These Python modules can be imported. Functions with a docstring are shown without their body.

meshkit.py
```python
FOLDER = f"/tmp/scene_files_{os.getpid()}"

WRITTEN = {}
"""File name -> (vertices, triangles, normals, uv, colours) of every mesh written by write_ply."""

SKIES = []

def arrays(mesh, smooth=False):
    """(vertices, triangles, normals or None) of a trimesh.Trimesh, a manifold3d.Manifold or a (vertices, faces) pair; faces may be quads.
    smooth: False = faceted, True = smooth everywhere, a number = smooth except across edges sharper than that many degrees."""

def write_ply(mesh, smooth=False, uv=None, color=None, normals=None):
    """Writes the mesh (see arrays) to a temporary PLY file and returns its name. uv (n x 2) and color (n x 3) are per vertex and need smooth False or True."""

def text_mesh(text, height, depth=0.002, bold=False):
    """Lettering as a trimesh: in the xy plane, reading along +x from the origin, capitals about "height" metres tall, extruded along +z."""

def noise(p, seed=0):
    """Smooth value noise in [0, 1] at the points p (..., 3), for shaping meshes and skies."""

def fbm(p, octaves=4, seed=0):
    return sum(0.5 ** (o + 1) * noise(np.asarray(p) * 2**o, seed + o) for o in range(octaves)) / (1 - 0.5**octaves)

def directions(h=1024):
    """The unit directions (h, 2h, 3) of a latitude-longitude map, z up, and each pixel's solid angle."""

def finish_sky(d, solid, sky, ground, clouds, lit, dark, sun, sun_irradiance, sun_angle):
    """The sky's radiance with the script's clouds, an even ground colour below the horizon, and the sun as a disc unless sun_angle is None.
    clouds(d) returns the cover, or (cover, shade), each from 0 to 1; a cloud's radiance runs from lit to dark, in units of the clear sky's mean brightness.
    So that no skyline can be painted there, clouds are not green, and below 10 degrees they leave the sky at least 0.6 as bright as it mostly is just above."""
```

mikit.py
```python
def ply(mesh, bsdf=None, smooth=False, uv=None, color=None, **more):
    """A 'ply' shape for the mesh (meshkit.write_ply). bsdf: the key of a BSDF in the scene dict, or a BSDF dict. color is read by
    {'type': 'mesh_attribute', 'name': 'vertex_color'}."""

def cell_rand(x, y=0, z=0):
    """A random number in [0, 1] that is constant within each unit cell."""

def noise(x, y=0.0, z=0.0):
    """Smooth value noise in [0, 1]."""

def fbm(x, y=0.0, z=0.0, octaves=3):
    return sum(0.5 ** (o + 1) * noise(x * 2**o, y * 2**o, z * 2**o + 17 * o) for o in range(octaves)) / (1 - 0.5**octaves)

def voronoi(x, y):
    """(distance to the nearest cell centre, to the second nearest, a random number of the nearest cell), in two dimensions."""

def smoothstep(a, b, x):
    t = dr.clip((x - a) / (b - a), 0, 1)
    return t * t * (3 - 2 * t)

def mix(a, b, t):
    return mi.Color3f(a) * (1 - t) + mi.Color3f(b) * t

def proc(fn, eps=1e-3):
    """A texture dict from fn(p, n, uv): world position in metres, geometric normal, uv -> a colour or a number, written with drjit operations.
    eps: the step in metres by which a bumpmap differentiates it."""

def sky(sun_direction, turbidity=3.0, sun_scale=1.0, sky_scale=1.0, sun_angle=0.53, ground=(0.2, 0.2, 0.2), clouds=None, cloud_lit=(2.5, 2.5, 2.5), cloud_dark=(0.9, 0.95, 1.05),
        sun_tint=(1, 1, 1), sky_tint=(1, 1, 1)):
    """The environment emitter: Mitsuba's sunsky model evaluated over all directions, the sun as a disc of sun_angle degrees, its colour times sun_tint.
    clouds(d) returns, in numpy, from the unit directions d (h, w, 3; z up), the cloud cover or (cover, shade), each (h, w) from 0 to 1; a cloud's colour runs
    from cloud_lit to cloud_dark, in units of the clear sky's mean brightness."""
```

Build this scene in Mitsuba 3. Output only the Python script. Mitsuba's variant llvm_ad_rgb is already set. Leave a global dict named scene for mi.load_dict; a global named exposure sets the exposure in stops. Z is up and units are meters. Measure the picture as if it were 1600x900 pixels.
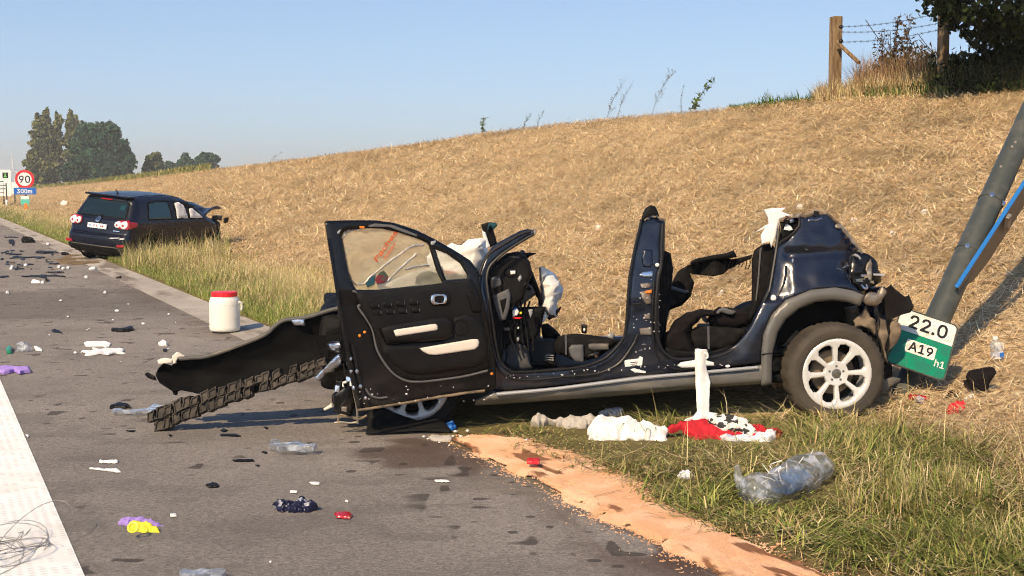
import math, random
import numpy as np, trimesh, drjit as dr, mitsuba as mi, mikit, meshkit
import shapely
from shapely.geometry import Polygon, Point, LineString
from scipy.spatial import Delaunay
from scipy.interpolate import PchipInterpolator

T = mi.ScalarTransform4f
rng = np.random.default_rng(7)
random.seed(7)
scene, labels = {}, {}

# ------------------------------------------------------------------ camera, sky, exposure
FPX, CX, CY, HOR, CAMZ = 2000.0, 800.0, 450.0, 286.0, 1.5
PITCH = math.atan((CY - HOR) / FPX)
FWD = np.array([0, math.cos(PITCH), -math.sin(PITCH)])
UPV = np.array([0, math.sin(PITCH), math.cos(PITCH)])
CAM = np.array([0, 0, CAMZ])
scene['air'] = {'type': 'homogeneous', 'albedo': {'type': 'rgb', 'value': [.93, .95, .97]}, 'sigma_t': .00062}
scene['camera'] = {'type': 'perspective', 'fov': math.degrees(2 * math.atan(800 / FPX)), 'fov_axis': 'x', 'near_clip': 0.1, 'far_clip': 9000.0,
                   'medium': {'type': 'ref', 'id': 'air'}, 'to_world': T().look_at(origin=CAM.tolist(), target=(CAM + FWD).tolist(), up=[0, 0, 1])}
SUN_EL, SUN_H = math.radians(37), np.array([-0.42, -0.91])
SUN_H = SUN_H / np.linalg.norm(SUN_H)
SUN = [SUN_H[0] * math.cos(SUN_EL), SUN_H[1] * math.cos(SUN_EL), math.sin(SUN_EL)]
scene['sky'] = mikit.sky(SUN, turbidity=3.2, sun_tint=(1.0, 0.95, 0.86), ground=(0.25, 0.2, 0.13), sky_tint=(1.04, 1.13, 1.30))
exposure = 1.85

# ------------------------------------------------------------------ photograph pixels -> places
def ray(px, py):
    px, py = np.asarray(px, float), np.asarray(py, float)
    a, b = (px - CX) / FPX, (py - CY) / FPX
    return np.stack([a, FWD[1] - b * UPV[1], FWD[2] - b * UPV[2]], -1)
def at_y(px, py, Y):
    d = ray(px, py)
    return CAM + d * (np.asarray(Y, float) / d[..., 1])[..., None]
def at_z(px, py, z=0.0):
    d = ray(px, py)
    return CAM + d * ((z - CAMZ) / d[..., 2])[..., None]
TH = math.atan(0.4645)
CT, ST = math.cos(TH), math.sin(TH)
def su(P):
    P = np.asarray(P, float)
    return -P[..., 0] * ST + P[..., 1] * CT, P[..., 0] * CT + P[..., 1] * ST
def xy(s, u):
    s, u = np.broadcast_arrays(np.asarray(s, float), np.asarray(u, float))
    return np.stack([-s * ST + u * CT, s * CT + u * ST], -1)
U_ROAD, U_GUT = 2.80, 3.24
HC = PchipInterpolator([-300, -50, 5, 13, 17, 26, 39, 51, 100, 168, 260, 400, 900], [2.2, 2.4, 2.55, 2.68, 2.83, 2.82, 2.54, 2.34, 1.60, .84, .30, .1, .0])
PR = PchipInterpolator([3.6, 5.3, 6.2, 8, 11, 13, 13.8, 14.6, 17, 60, 200], [0, .01, .055, .25, .66, .94, 1.0, 1.01, .98, .7, .15])
def gut_edge(s):
    t = np.clip((np.asarray(s, float) - 8.0) / 1.2, 0, 1)
    return U_ROAD - .04 + (U_GUT + .06 - U_ROAD) * t * t * (3 - 2 * t)
def height(s, u):
    s, u = np.broadcast_arrays(np.asarray(s, float), np.asarray(u, float))
    z = HC(np.clip(s, -300, 900)) * PR(np.clip(u, 3.6, 200))
    w = np.clip((u - 5.0) / 2.0, 0, 1)
    q = np.stack([s * .7, u * .9, s * 0], -1)
    z = z + w * (meshkit.fbm(q * .6, 4, 5) - .5) * .07 + np.clip((u - 3.3) / .5, 0, 1) * (meshkit.noise(q * 3.1, 9) - .45) * .03 + .012 * (u > 3.2)
    return np.where(u < gut_edge(s) - .02, -0.06, z)
def ground(px, py):
    """where the line of sight meets the terrain"""
    px, py = np.atleast_1d(np.asarray(px, float)), np.atleast_1d(np.asarray(py, float))
    d = ray(px, py)
    d = d / d[:, 1:2]
    Y = np.concatenate([np.arange(3, 30, .02), np.arange(30, 400, .2)])
    P = CAM + d[:, None, :] * Y[None, :, None]
    s, u = su(P)
    h = np.maximum(height(s, u), np.where(u < gut_edge(s), 0.0, -1))
    k = np.argmax(P[..., 2] < h, axis=1)
    return P[np.arange(len(px)), k]
def hz(P):
    s, u = su(P)
    return np.where(u < gut_edge(s), 0.003, height(s, u))

# the wreck's near side as an upright plane
CARA, CARB = at_y(645, 600, 7.62), at_y(1302, 600, 7.94)
EC = (CARB - CARA) * [1, 1, 0]
EC = EC / np.linalg.norm(EC)
NC = np.array([-EC[1], EC[0], 0.0])
def side(px, py, dy=0.0):
    d = ray(px, py)
    t = np.asarray(((CARB - CAM) @ NC + np.asarray(dy, float)) / (d @ NC))
    return CAM + d * t[..., None]
def tumble(P):
    return np.clip(P[..., 2] - .8, 0, 2) * .22
def body(px, py, h=0.0):
    P = side(px, py, 0.0)
    return side(px, py, h + tumble(P))

# ------------------------------------------------------------------ mesh helpers
def cat(ms):
    return trimesh.util.concatenate(list(ms))
def tm(v, f):
    return trimesh.Trimesh(np.asarray(v, float), np.asarray(f, int), process=False)
def relief(poly, mapf, thick=.03, step=8, bevel=4, bd=.012, fn=None):
    """A plate over the outline: rounded edges, front at mapf(x, y, h), back at mapf(x, y, thick); closed."""
    poly = poly if isinstance(poly, shapely.geometry.base.BaseGeometry) else Polygon(poly)
    if not poly.is_valid:
        poly = poly.buffer(0)
    if poly.geom_type != 'Polygon':
        return cat([relief(g, mapf, thick, step, bevel, bd, fn) for g in poly.geoms if g.area > step * step * .05])
    pts = []
    def rings(g):
        for q in getattr(g, 'geoms', [g]):
            if q.is_empty:
                continue
            for r in [q.exterior, *q.interiors]:
                yield np.array(shapely.segmentize(r, step * .8).coords)[:-1]
    outer = list(rings(poly))
    pts += outer
    if bevel > 0:
        for k in (.3, 1.0):
            pts += list(rings(poly.buffer(-bevel * k, join_style=1).simplify(step * .03)))
    x0, y0, x1, y1 = poly.bounds
    gx, gy = np.meshgrid(np.arange(x0, x1, step), np.arange(y0, y1, step * .87))
    gx[1::2] += step / 2
    g = np.stack([gx.ravel(), gy.ravel()], 1)
    inner = poly.buffer(-max(bevel, 0) - step * .35)
    if not inner.is_empty:
        pts.append(g[shapely.contains_xy(inner, g[:, 0], g[:, 1])])
    p = np.vstack([q for q in pts if len(q)])
    p = np.unique(np.round(p, 5), axis=0)
    tri = Delaunay(p).simplices
    c = p[tri].mean(1)
    tri = tri[shapely.contains_xy(poly.buffer(step * .001), c[:, 0], c[:, 1])]
    a2 = (lambda a, b: a[:, 0] * b[:, 1] - a[:, 1] * b[:, 0])(p[tri[:, 1]] - p[tri[:, 0]], p[tri[:, 2]] - p[tri[:, 0]])
    tri = np.where((a2 < 0)[:, None], tri[:, ::-1], tri)[np.abs(a2) > 1e-9 * step]
    d = shapely.distance(poly.boundary, shapely.points(p))
    h = np.zeros(len(p))
    if bevel > 0:
        t = 1 - np.clip(d / bevel, 0, 1)
        h = bd * (1 - np.sqrt(np.maximum(0, 1 - t * t)))
    if fn is not None:
        h = h + fn(p[:, 0], p[:, 1])
    front = mapf(p[:, 0], p[:, 1], h)
    back = mapf(p[:, 0], p[:, 1], np.full(len(p), float(thick)) + (h if fn is not None else 0))
    e = np.vstack([tri[:, [0, 1]], tri[:, [1, 2]], tri[:, [2, 0]]])
    es = np.sort(e, 1)
    _, idx, cnt = np.unique(es, axis=0, return_index=True, return_counts=True)
    be = e[idx[cnt == 1]]
    n = len(p)
    walls = np.vstack([np.stack([be[:, 0], be[:, 0] + n, be[:, 1]], 1), np.stack([be[:, 1], be[:, 0] + n, be[:, 1] + n], 1)])
    return tm(np.vstack([front, back]), np.vstack([tri, tri[:, ::-1] + n, walls]))
def smooth_path(P, n=8):
    """Catmull-Rom through the points."""
    P = np.asarray(P, float)
    if len(P) < 3:
        return np.vstack([P[0] + (P[-1] - P[0]) * t for t in np.linspace(0, 1, n + 1)])
    Q = np.vstack([2 * P[0] - P[1], P, 2 * P[-1] - P[-2]])
    out = []
    for i in range(1, len(Q) - 2):
        for t in np.arange(n) / n:
            a, b, c, d = Q[i - 1:i + 3]
            out.append(.5 * (2 * b + (c - a) * t + (2 * a - 5 * b + 4 * c - d) * t * t + (3 * b - a - 3 * c + d) * t ** 3))
    out.append(P[-1])
    return np.array(out)
def tube(P, r, sides=8, cap=True, flat=1.0):
    P = np.asarray(P, float)
    r = np.broadcast_to(np.asarray(r, float), (len(P),))
    t = np.gradient(P, axis=0)
    t /= np.linalg.norm(t, axis=1, keepdims=True) + 1e-12
    nrm = np.cross(t[0], [0, 0, 1.0] if abs(t[0, 2]) < .9 else [1.0, 0, 0])
    V = []
    a = np.arange(sides) / sides * 2 * np.pi
    for i in range(len(P)):
        nrm = nrm - t[i] * (nrm @ t[i])
        nrm /= np.linalg.norm(nrm) + 1e-12
        b = np.cross(t[i], nrm)
        V.append(P[i] + r[i] * (np.cos(a)[:, None] * nrm + flat * np.sin(a)[:, None] * b))
    V = np.vstack(V)
    F = []
    k = np.arange(sides)
    for i in range(len(P) - 1):
        A, B = i * sides + k, i * sides + (k + 1) % sides
        F += [np.stack([A, B, B + sides], 1), np.stack([A, B + sides, A + sides], 1)]
    F = np.vstack(F)
    if cap:
        n = len(V)
        V = np.vstack([V, P[0], P[-1]])
        m = (len(P) - 1) * sides
        F = np.vstack([F, np.stack([k, (k * 0) + n, (k + 1) % sides][::1], 1)[:, [0, 1, 2]], np.stack([m + k, m + (k + 1) % sides, k * 0 + n + 1], 1)])
    return tm(V, F)
def lathe(profile, n=48, axis='y'):
    """profile [(radius, along axis)], closed by the axis or not; around y or z."""
    pr = np.asarray(profile, float)
    a = np.arange(n) / n * 2 * np.pi
    c, s = np.cos(a), np.sin(a)
    V = np.vstack([np.stack([r * c, np.full(n, h), r * s], 1) if axis == 'y' else np.stack([r * c, r * s, np.full(n, h)], 1) for r, h in pr])
    k, F = np.arange(n), []
    for i in range(len(pr) - 1):
        A, B = i * n + k, i * n + (k + 1) % n
        F += [np.stack([A, B, B + n], 1), np.stack([A, B + n, A + n], 1)]
    return tm(V, np.vstack(F))
def rbox(size, r=.01, at=(0, 0, 0)):
    s = np.asarray(size, float) / 2
    r = min(r, s.min() * .98)
    ico = trimesh.creation.icosphere(subdivisions=1, radius=r).vertices
    pts = np.vstack([ico + (s - r) * np.array([a, b, c]) for a in (-1, 1) for b in (-1, 1) for c in (-1, 1)])
    m = trimesh.convex.convex_hull(pts)
    return tm(m.vertices + np.asarray(at, float), m.faces)
def xf(mesh, M=None, R=None, t=None, sc=1.0):
    v = np.asarray(mesh.vertices) * sc
    if R is not None:
        v = v @ np.asarray(R).T
    if t is not None:
        v = v + np.asarray(t)
    return tm(v, mesh.faces)
def crumple(mesh, amp, freq, seed=0, octaves=3):
    v = np.array(mesh.vertices)
    d = np.stack([meshkit.fbm(v * freq + 31.7 * k, octaves, seed + k) - .5 for k in range(3)], 1)
    return tm(v + d * 2 * amp, mesh.faces)
def blob(center, radii, sub=3, amp=.0, freq=6, seed=0):
    m = trimesh.creation.icosphere(subdivisions=sub, radius=1.0)
    return crumple(tm(m.vertices * np.asarray(radii) + np.asarray(center), m.faces), amp, freq, seed)
def rot(axis, deg):
    return trimesh.transformations.rotation_matrix(math.radians(deg), axis)[:3, :3]
def frame_basis(e, n, z):
    return np.stack([e, n, z], 1)

# ------------------------------------------------------------------ naming
USED = set()
def unique(k):
    i, q = 0, k
    while q in USED or q in scene or q in labels:
        i += 1
        q = f'{k}_{i:03d}'
    USED.add(q)
    return q
def put(name, mesh, bsdf, parent=None, smooth=35, label=None, **kw):
    key = unique((parent + '__' if parent else '') + name)
    scene[key] = mikit.ply(mesh, bsdf, smooth, **kw)
    if label:
        labels[key] = {'label': label}
    return key
def thing(name, label, cat_, group=None):
    key = unique(name)
    labels[key] = {'label': label, 'category': cat_}
    if group:
        labels[key]['group'] = group
    return key
def single(name, mesh, bsdf, label, cat_, group=None, smooth=35, **kw):
    key = put(name, mesh, bsdf, None, smooth, **kw)
    labels[key] = {'label': label, 'category': cat_}
    if group:
        labels[key]['group'] = group
    return key
def struct(name, mesh, bsdf, smooth=35, label=None, **kw):
    key = put(name, mesh, bsdf, None, smooth, **kw)
    labels[key] = {'kind': 'structure'}
    if label:
        labels[key]['label'] = label
    return key
def stuff(key, label, cat_):
    labels[key] = {'kind': 'stuff', 'label': label, 'category': cat_}

# ------------------------------------------------------------------ materials
def two(b):
    return {'type': 'twosided', 'b': b}
def col(c):
    return {'type': 'rgb', 'value': list(map(float, c))}
def mat(name, base, rough=.5, metallic=0.0, spec=.5, clearcoat=0.0, bump=None, bscale=.002, **kw):
    b = {'type': 'principled', 'base_color': base if isinstance(base, dict) else col(base), 'roughness': rough if isinstance(rough, dict) else float(rough), 'metallic': float(metallic), 'specular': float(spec)}
    if clearcoat:
        b['clearcoat'] = float(clearcoat)
        b['clearcoat_gloss'] = .95
    b.update(kw)
    if bump is not None:
        b = {'type': 'bumpmap', 'arbitrary': mikit.proc(bump), 'scale': float(bscale), 'bsdf': b}
    scene[name] = two(b)
    return name
fbm, noise, mix, sst, vor, crand = mikit.fbm, mikit.noise, mikit.mix, mikit.smoothstep, mikit.voronoi, mikit.cell_rand
def suf(p):
    return p.y * CT - p.x * ST, p.x * CT + p.y * ST
def dusty(c, dust, lo=.45, hi=.75, f=9.0, amount=1.0):
    return mikit.proc(lambda p, n, uv: mix(c, dust, amount * sst(lo, hi, fbm(p.x * f, p.y * f, p.z * f, 3))))

S_STAIN = su(at_z(np.array([150.0, 690.0, 640.0]), np.array([470.0, 708.0, 690.0])))
def asphalt(p, n, uv):
    s, u = suf(p)
    g = crand(p.x * 160, p.y * 160)
    g2 = noise(p.x * 75, p.y * 75)
    m = fbm(p.x * 1.3, p.y * 1.3, 0.0, 4)
    st = fbm(p.x * 2.6, p.y * 4.5, 3.0, 4)
    c = mix((.120, .108, .098), (.275, .247, .222), dr.clip(.5 * g + .5 * g2, 0, 1))
    c = c * (0.78 + .44 * m)
    c = mix(c, (.075, .068, .062), .26 * sst(.54, .72, st))
    band = sst(2.9, 1.2, dr.abs(s - float(S_STAIN[0][0]) + 1.2 * (m - .5))) * sst(-.4, .8, u)
    c = mix(c, c * .62, band * .8)
    edge = sst(2.2, 2.85, u) * sst(.4, .7, fbm(s * 2.3, u * 3, 1.0, 3))
    c = mix(c, (.10, .075, .055), .55 * edge)
    c = mix(c, (.06, .032, .022), .85 * sst(2.30, 2.72, u + .35 * (fbm(s * 3, u * 6, 5.0, 3) - .5)) * sst(5.6, 4.2, s) * sst(.40, .58, fbm(s * 2.2, u * 9, 2.0, 4)))
    d = dr.sqrt(dr.square((s - float(S_STAIN[0][1])) / .55) + dr.square((u - float(S_STAIN[1][1])) / .55)) + 1.1 * (fbm(p.x * 5, p.y * 5, 2.0, 3) - .5)
    c = mix(c, (.055, .03, .022), .7 * sst(1.1, .5, d))
    sp = noise(p.x * 12, p.y * 12, 4.0)
    return mix(c, (.04, .034, .03), .75 * sst(.79, .88, sp) * sst(.42, .55, m))
mat('asphalt_material', mikit.proc(asphalt), .85, spec=.25, bump=lambda p, n, uv: crand(p.x * 120, p.y * 120) * .6 + noise(p.x * 60, p.y * 60), bscale=.003)
def concrete(p, n, uv):
    s, u = suf(p)
    m = fbm(p.x * 3, p.y * 3, 0.0, 4)
    c = mix((.20, .175, .15), (.36, .33, .29), m)
    c = mix(c, (.11, .09, .07), .8 * sst(.5, .75, fbm(s * .8, u * 4, 7.0, 3)))
    return c * (.85 + .3 * crand(p.x * 130, p.y * 130))
mat('concrete_material', mikit.proc(concrete), .9, spec=.2, bump=lambda p, n, uv: noise(p.x * 50, p.y * 50), bscale=.002)
def linepaint(p, n, uv):
    s, u = suf(p)
    w = fbm(p.x * 14, p.y * 14, 0.0, 3)
    c = mix((.88, .87, .83), (.78, .75, .68), sst(.4, .8, fbm(p.x * 2, p.y * 5, 0.0, 3)))
    ru, rs = u * 24, s * 30
    hole = sst(.42, .22, dr.sqrt(dr.square(ru - dr.floor(ru) - .5) + dr.square(rs - dr.floor(rs) - .5)))
    return mix(c, (.42, .38, .32), .36 * hole * sst(.35, .55, w))
mat('line_paint', mikit.proc(linepaint), .6, spec=.4)
def soil(p, n, uv):
    s, u = suf(p)
    m = fbm(p.x * 1.1, p.y * 1.1, p.z, 4)
    k = fbm(p.x * 34, p.y * 34, p.z * 34, 3)
    straw = mix((.29, .20, .11), (.56, .43, .26), sst(.25, .75, k))
    straw = straw * (.72 + .5 * m)
    verge = mix((.06, .05, .022), (.20, .165, .075), k)
    green = mix((.05, .075, .02), (.11, .13, .04), k)
    a = sst(4.0, 5.2, u + 1.2 * (m - .5) - .45 * sst(6, 9, s) + .9 * sst(9, 13, s))
    c = mix(verge, straw, a)
    return mix(c, green, sst(14.4, 17.0, u) * .9)
mat('soil_material', mikit.proc(soil), .95, spec=.1, bump=lambda p, n, uv: fbm(p.x * 30, p.y * 30, p.z * 30, 2), bscale=.03)
scene['straw_material'] = two({'type': 'diffuse', 'reflectance': {'type': 'mesh_attribute', 'name': 'vertex_color'}})
scene['leaf_material'] = {'type': 'principledthin', 'base_color': {'type': 'mesh_attribute', 'name': 'vertex_color'}, 'roughness': .6, 'spec_trans': 0.0, 'diff_trans': .5}
scene['crown_material'] = two({'type': 'diffuse', 'reflectance': {'type': 'mesh_attribute', 'name': 'vertex_color'}})
def sandc(p, n, uv):
    m = fbm(p.x * 7, p.y * 7, 0.0, 4)
    c = mix((.67, .37, .205), (.75, .475, .295), sst(.3, .7, m)) * (.88 + .24 * crand(p.x * 220, p.y * 220))
    return mix(c, (.17, .07, .035), (.9 * sst(.57, .66, fbm((p.y * CT - p.x * ST) * 2.6, (p.x * CT + p.y * ST) * 12, 1.0, 4))))
mat('sand_material', mikit.proc(sandc), .95, spec=.1, bump=lambda p, n, uv: noise(p.x * 60, p.y * 60), bscale=.003)
mat('dirt_material', mikit.proc(lambda p, n, uv: mix((.07, .045, .025), (.2, .15, .09), fbm(p.x * 12, p.y * 12, p.z * 9, 4))), .95, spec=.1)
# vehicle materials
PAINT_B = lambda p, n, uv: fbm(p.x * 7, p.y * 7, p.z * 7, 2)
mat('navy_paint', mikit.proc(lambda p, n, uv: mix((.0035, .008, .025), (.085, .07, .052), .10 * sst(.5, .8, fbm(p.x * 9, p.y * 9, p.z * 9, 3)) + .45 * sst(.62, .22, p.z) * sst(.35, .7, fbm(p.x * 6, p.y * 6, p.z * 14, 3)))), .22, metallic=.3, spec=.65, clearcoat=1.0, bump=PAINT_B, bscale=.014)
mat('black_metal', mikit.proc(lambda p, n, uv: mix((.003, .003, .004), (.06, .05, .038), .35 * sst(.60, .15, p.z) * sst(.4, .75, fbm(p.x * 8, p.y * 8, p.z * 10, 3)))), .30, spec=.35, clearcoat=.4, bump=PAINT_B, bscale=.006)
mat('black_plastic', mikit.proc(lambda p, n, uv: mix((.005, .005, .006), (.012, .011, .010), fbm(p.x * 18, p.y * 18, p.z * 18, 3))), .5, spec=.22)
mat('soft_black', (.005, .005, .0055), .65, spec=.18)
mat('rubber_seal', (.012, .012, .013), .42, spec=.35)
mat('grey_plastic', dusty((.10, .098, .092), (.19, .165, .135), .4, .75, 8), .6, spec=.35)
mat('sill_plastic', dusty((.125, .122, .116), (.20, .185, .16), .4, .8, 4), .40, spec=.6)
mat('carpet', dusty((.085, .085, .085), (.13, .125, .115), .4, .8, 20), .95, spec=.1)
mat('absorber_plastic', dusty((.035, .031, .027), (.078, .066, .054), .3, .65, 20), .7, spec=.3)
mat('trim_grey', (.11, .11, .113), .55, spec=.4)
mat('seat_fabric', dusty((.010, .0095, .0095), (.02, .018, .017), .4, .8, 25), .9, spec=.12)
mat('jacket_fabric', (.009, .007, .0075), .85, spec=.15)
mat('bumper_black', (.0045, .0045, .0048), .75, spec=.12)
mat('cream_trim', (.78, .72, .62), .5, spec=.4)
mat('tyre_rubber', dusty((.048, .042, .036), (.085, .072, .058), .3, .7, 6), .85, spec=.25, bump=lambda p, n, uv: fbm(p.x * 60, p.y * 60, p.z * 60, 2), bscale=.003)
mat('dark_rubber', (.007, .007, .0075), .7, spec=.2)
mat('alloy', (.78, .78, .77), .32, metallic=.25, spec=.6, clearcoat=.3)
mat('dull_alloy', (.45, .46, .47), .4, metallic=.4, spec=.5)
mat('chrome', (.85, .85, .86), .12, metallic=1.0)
mat('steel', dusty((.32, .29, .25), (.16, .10, .06), .4, .75, 14), .5, metallic=.6)
mat('rust_dirt', dusty((.12, .095, .07), (.26, .2, .14), .35, .7, 16), .85, spec=.2)
mat('white_fabric', mikit.proc(lambda p, n, uv: mix((.86, .85, .82), (.72, .70, .66), sst(.5, .8, fbm(p.x * 9, p.y * 9, p.z * 9, 3)))), .9, spec=.15)
mat('stained_fabric', mikit.proc(lambda p, n, uv: mix((.84, .80, .72), (.42, .06, .04), .75 * sst(.62, .70, fbm(p.x * 7, p.y * 5, p.z * 7 + 2, 3)) * sst(-.28, -.40, p.x))), .9, spec=.15)
mat('white_plastic', (.84, .83, .80), .4, spec=.5)
mat('jar_plastic', mikit.proc(lambda p, n, uv: mix((.86, .84, .76), (.62, .58, .48), .7 * sst(.62, .8, fbm(p.x * 14, p.y * 14, p.z * 14, 3)))), .42, spec=.45)
mat('red_plastic', (.72, .02, .03), .4, spec=.5)
mat('red_fabric', mikit.proc(lambda p, n, uv: mix((.62, .035, .05), (.45, .02, .03), fbm(p.x * 25, p.y * 25, p.z * 25, 3))), .9, spec=.15)
mat('grey_fabric', mikit.proc(lambda p, n, uv: mix((.40, .36, .32), (.55, .52, .47), fbm(p.x * 9, p.y * 9, p.z * 9, 3))), .9, spec=.15)
mat('blue_white_fabric', mikit.proc(lambda p, n, uv: mix((.78, .78, .82), (.42, .44, .55), sst(.5, .62, fbm(p.x * 16, p.y * 16, p.z * 16, 3)))), .9, spec=.15)
mat('print_fabric', mikit.proc(lambda p, n, uv: mix((.80, .78, .74), (.05, .05, .05), sst(.50, .56, fbm(p.x * 42, p.y * 26, p.z * 42, 2)))), .9, spec=.15)
mat('purple_fabric', (.36, .24, .62), .8, spec=.2)
mat('yellow_plastic', (.86, .78, .05), .4, spec=.5)
mat('blue_plastic', (.02, .16, .55), .4, spec=.5)
mat('navy_wrapper', mikit.proc(lambda p, n, uv: mix((.012, .014, .05), (.35, .36, .42), sst(.58, .66, fbm(p.x * 30, p.y * 30, p.z * 30, 2)))), .25, spec=.6)
mat('white_paint', (.82, .82, .80), .4, spec=.5)
mat('sign_white', mikit.proc(lambda p, n, uv: mix((.80, .77, .68), (.52, .48, .40), .7 * sst(.52, .72, fbm(p.x * 26, p.y * 26, p.z * 26, 3)))), .4, spec=.5)
mat('sign_green', mikit.proc(lambda p, n, uv: mix((.003, .23, .12), (.015, .18, .11), sst(.4, .7, fbm(p.x * 20, p.y * 20, p.z * 20, 3)))), .35, spec=.5)
mat('sign_black', (.012, .012, .012), .45, spec=.4)
mat('sign_red', (.62, .02, .03), .4, spec=.5)
mat('sign_blue', (.01, .13, .50), .4, spec=.5)
mat('edge_blue', (.02, .17, .50), .4, spec=.5)
mat('sign_back', (.13, .115, .10), .5, metallic=.3)
mat('sign_teal', (.10, .50, .40), .4, spec=.5)
mat('light_green', (.16, .55, .10), .5)
mat('orange_plastic', (.80, .22, .02), .4)
mat('pole_paint', dusty((.065, .075, .069), (.11, .11, .098), .4, .8, 11), .5, metallic=.1, spec=.4, bump=lambda p, n, uv: fbm(p.x * 9, p.y * 9, p.z * 9, 2), bscale=.002)
mat('post_wood', mikit.proc(lambda p, n, uv: mix((.30, .21, .12), (.17, .11, .06), sst(.35, .65, fbm(p.x * 30, p.y * 30, p.z * 4, 3)))), .9, spec=.15)
mat('bark', mikit.proc(lambda p, n, uv: mix((.05, .038, .026), (.11, .085, .06), fbm(p.x * 16, p.y * 16, p.z * 4, 3))), .95, spec=.1)
mat('wire_metal', (.12, .11, .10), .5, metallic=.7)
mat('bright_wire', (.26, .25, .24), .5, metallic=.4)
mat('tail_red', (.42, .008, .02), .18, spec=.6, clearcoat=1.0)
mat('lamp_white', (.86, .80, .80), .15, spec=.6, clearcoat=1.0)
mat('car_paint_far', (.0035, .0055, .017), .25, metallic=.1, spec=.4, clearcoat=.6)
mat('tinted_glass', (.006, .016, .02), .05, spec=.7)
mat('teal_glass', (.010, .05, .055), .08, spec=.7)
scene['clear_film'] = {'type': 'thindielectric', 'int_ior': 1.5}
def dustw(p, n, uv):
    return .26 + .34 * sst(.35, .75, fbm(p.x * 5, p.y * 5, p.z * 9, 3))
scene['dusty_glass'] = {'type': 'blendbsdf', 'weight': mikit.proc(dustw), 'a': {'type': 'thindielectric', 'int_ior': 1.5},
                        'b': two({'type': 'principled', 'base_color': col((.42, .40, .29)), 'roughness': .35, 'specular': .5})}
scene['plastic_film'] = {'type': 'blendbsdf', 'weight': mikit.proc(lambda p, n, uv: .15 + .5 * sst(.48, .75, fbm(p.x * 24, p.y * 24, p.z * 24, 3))), 'a': {'type': 'thindielectric', 'int_ior': 1.45},
                         'b': two({'type': 'principled', 'base_color': col((.55, .60, .68)), 'roughness': .15, 'specular': .6})}
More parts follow.
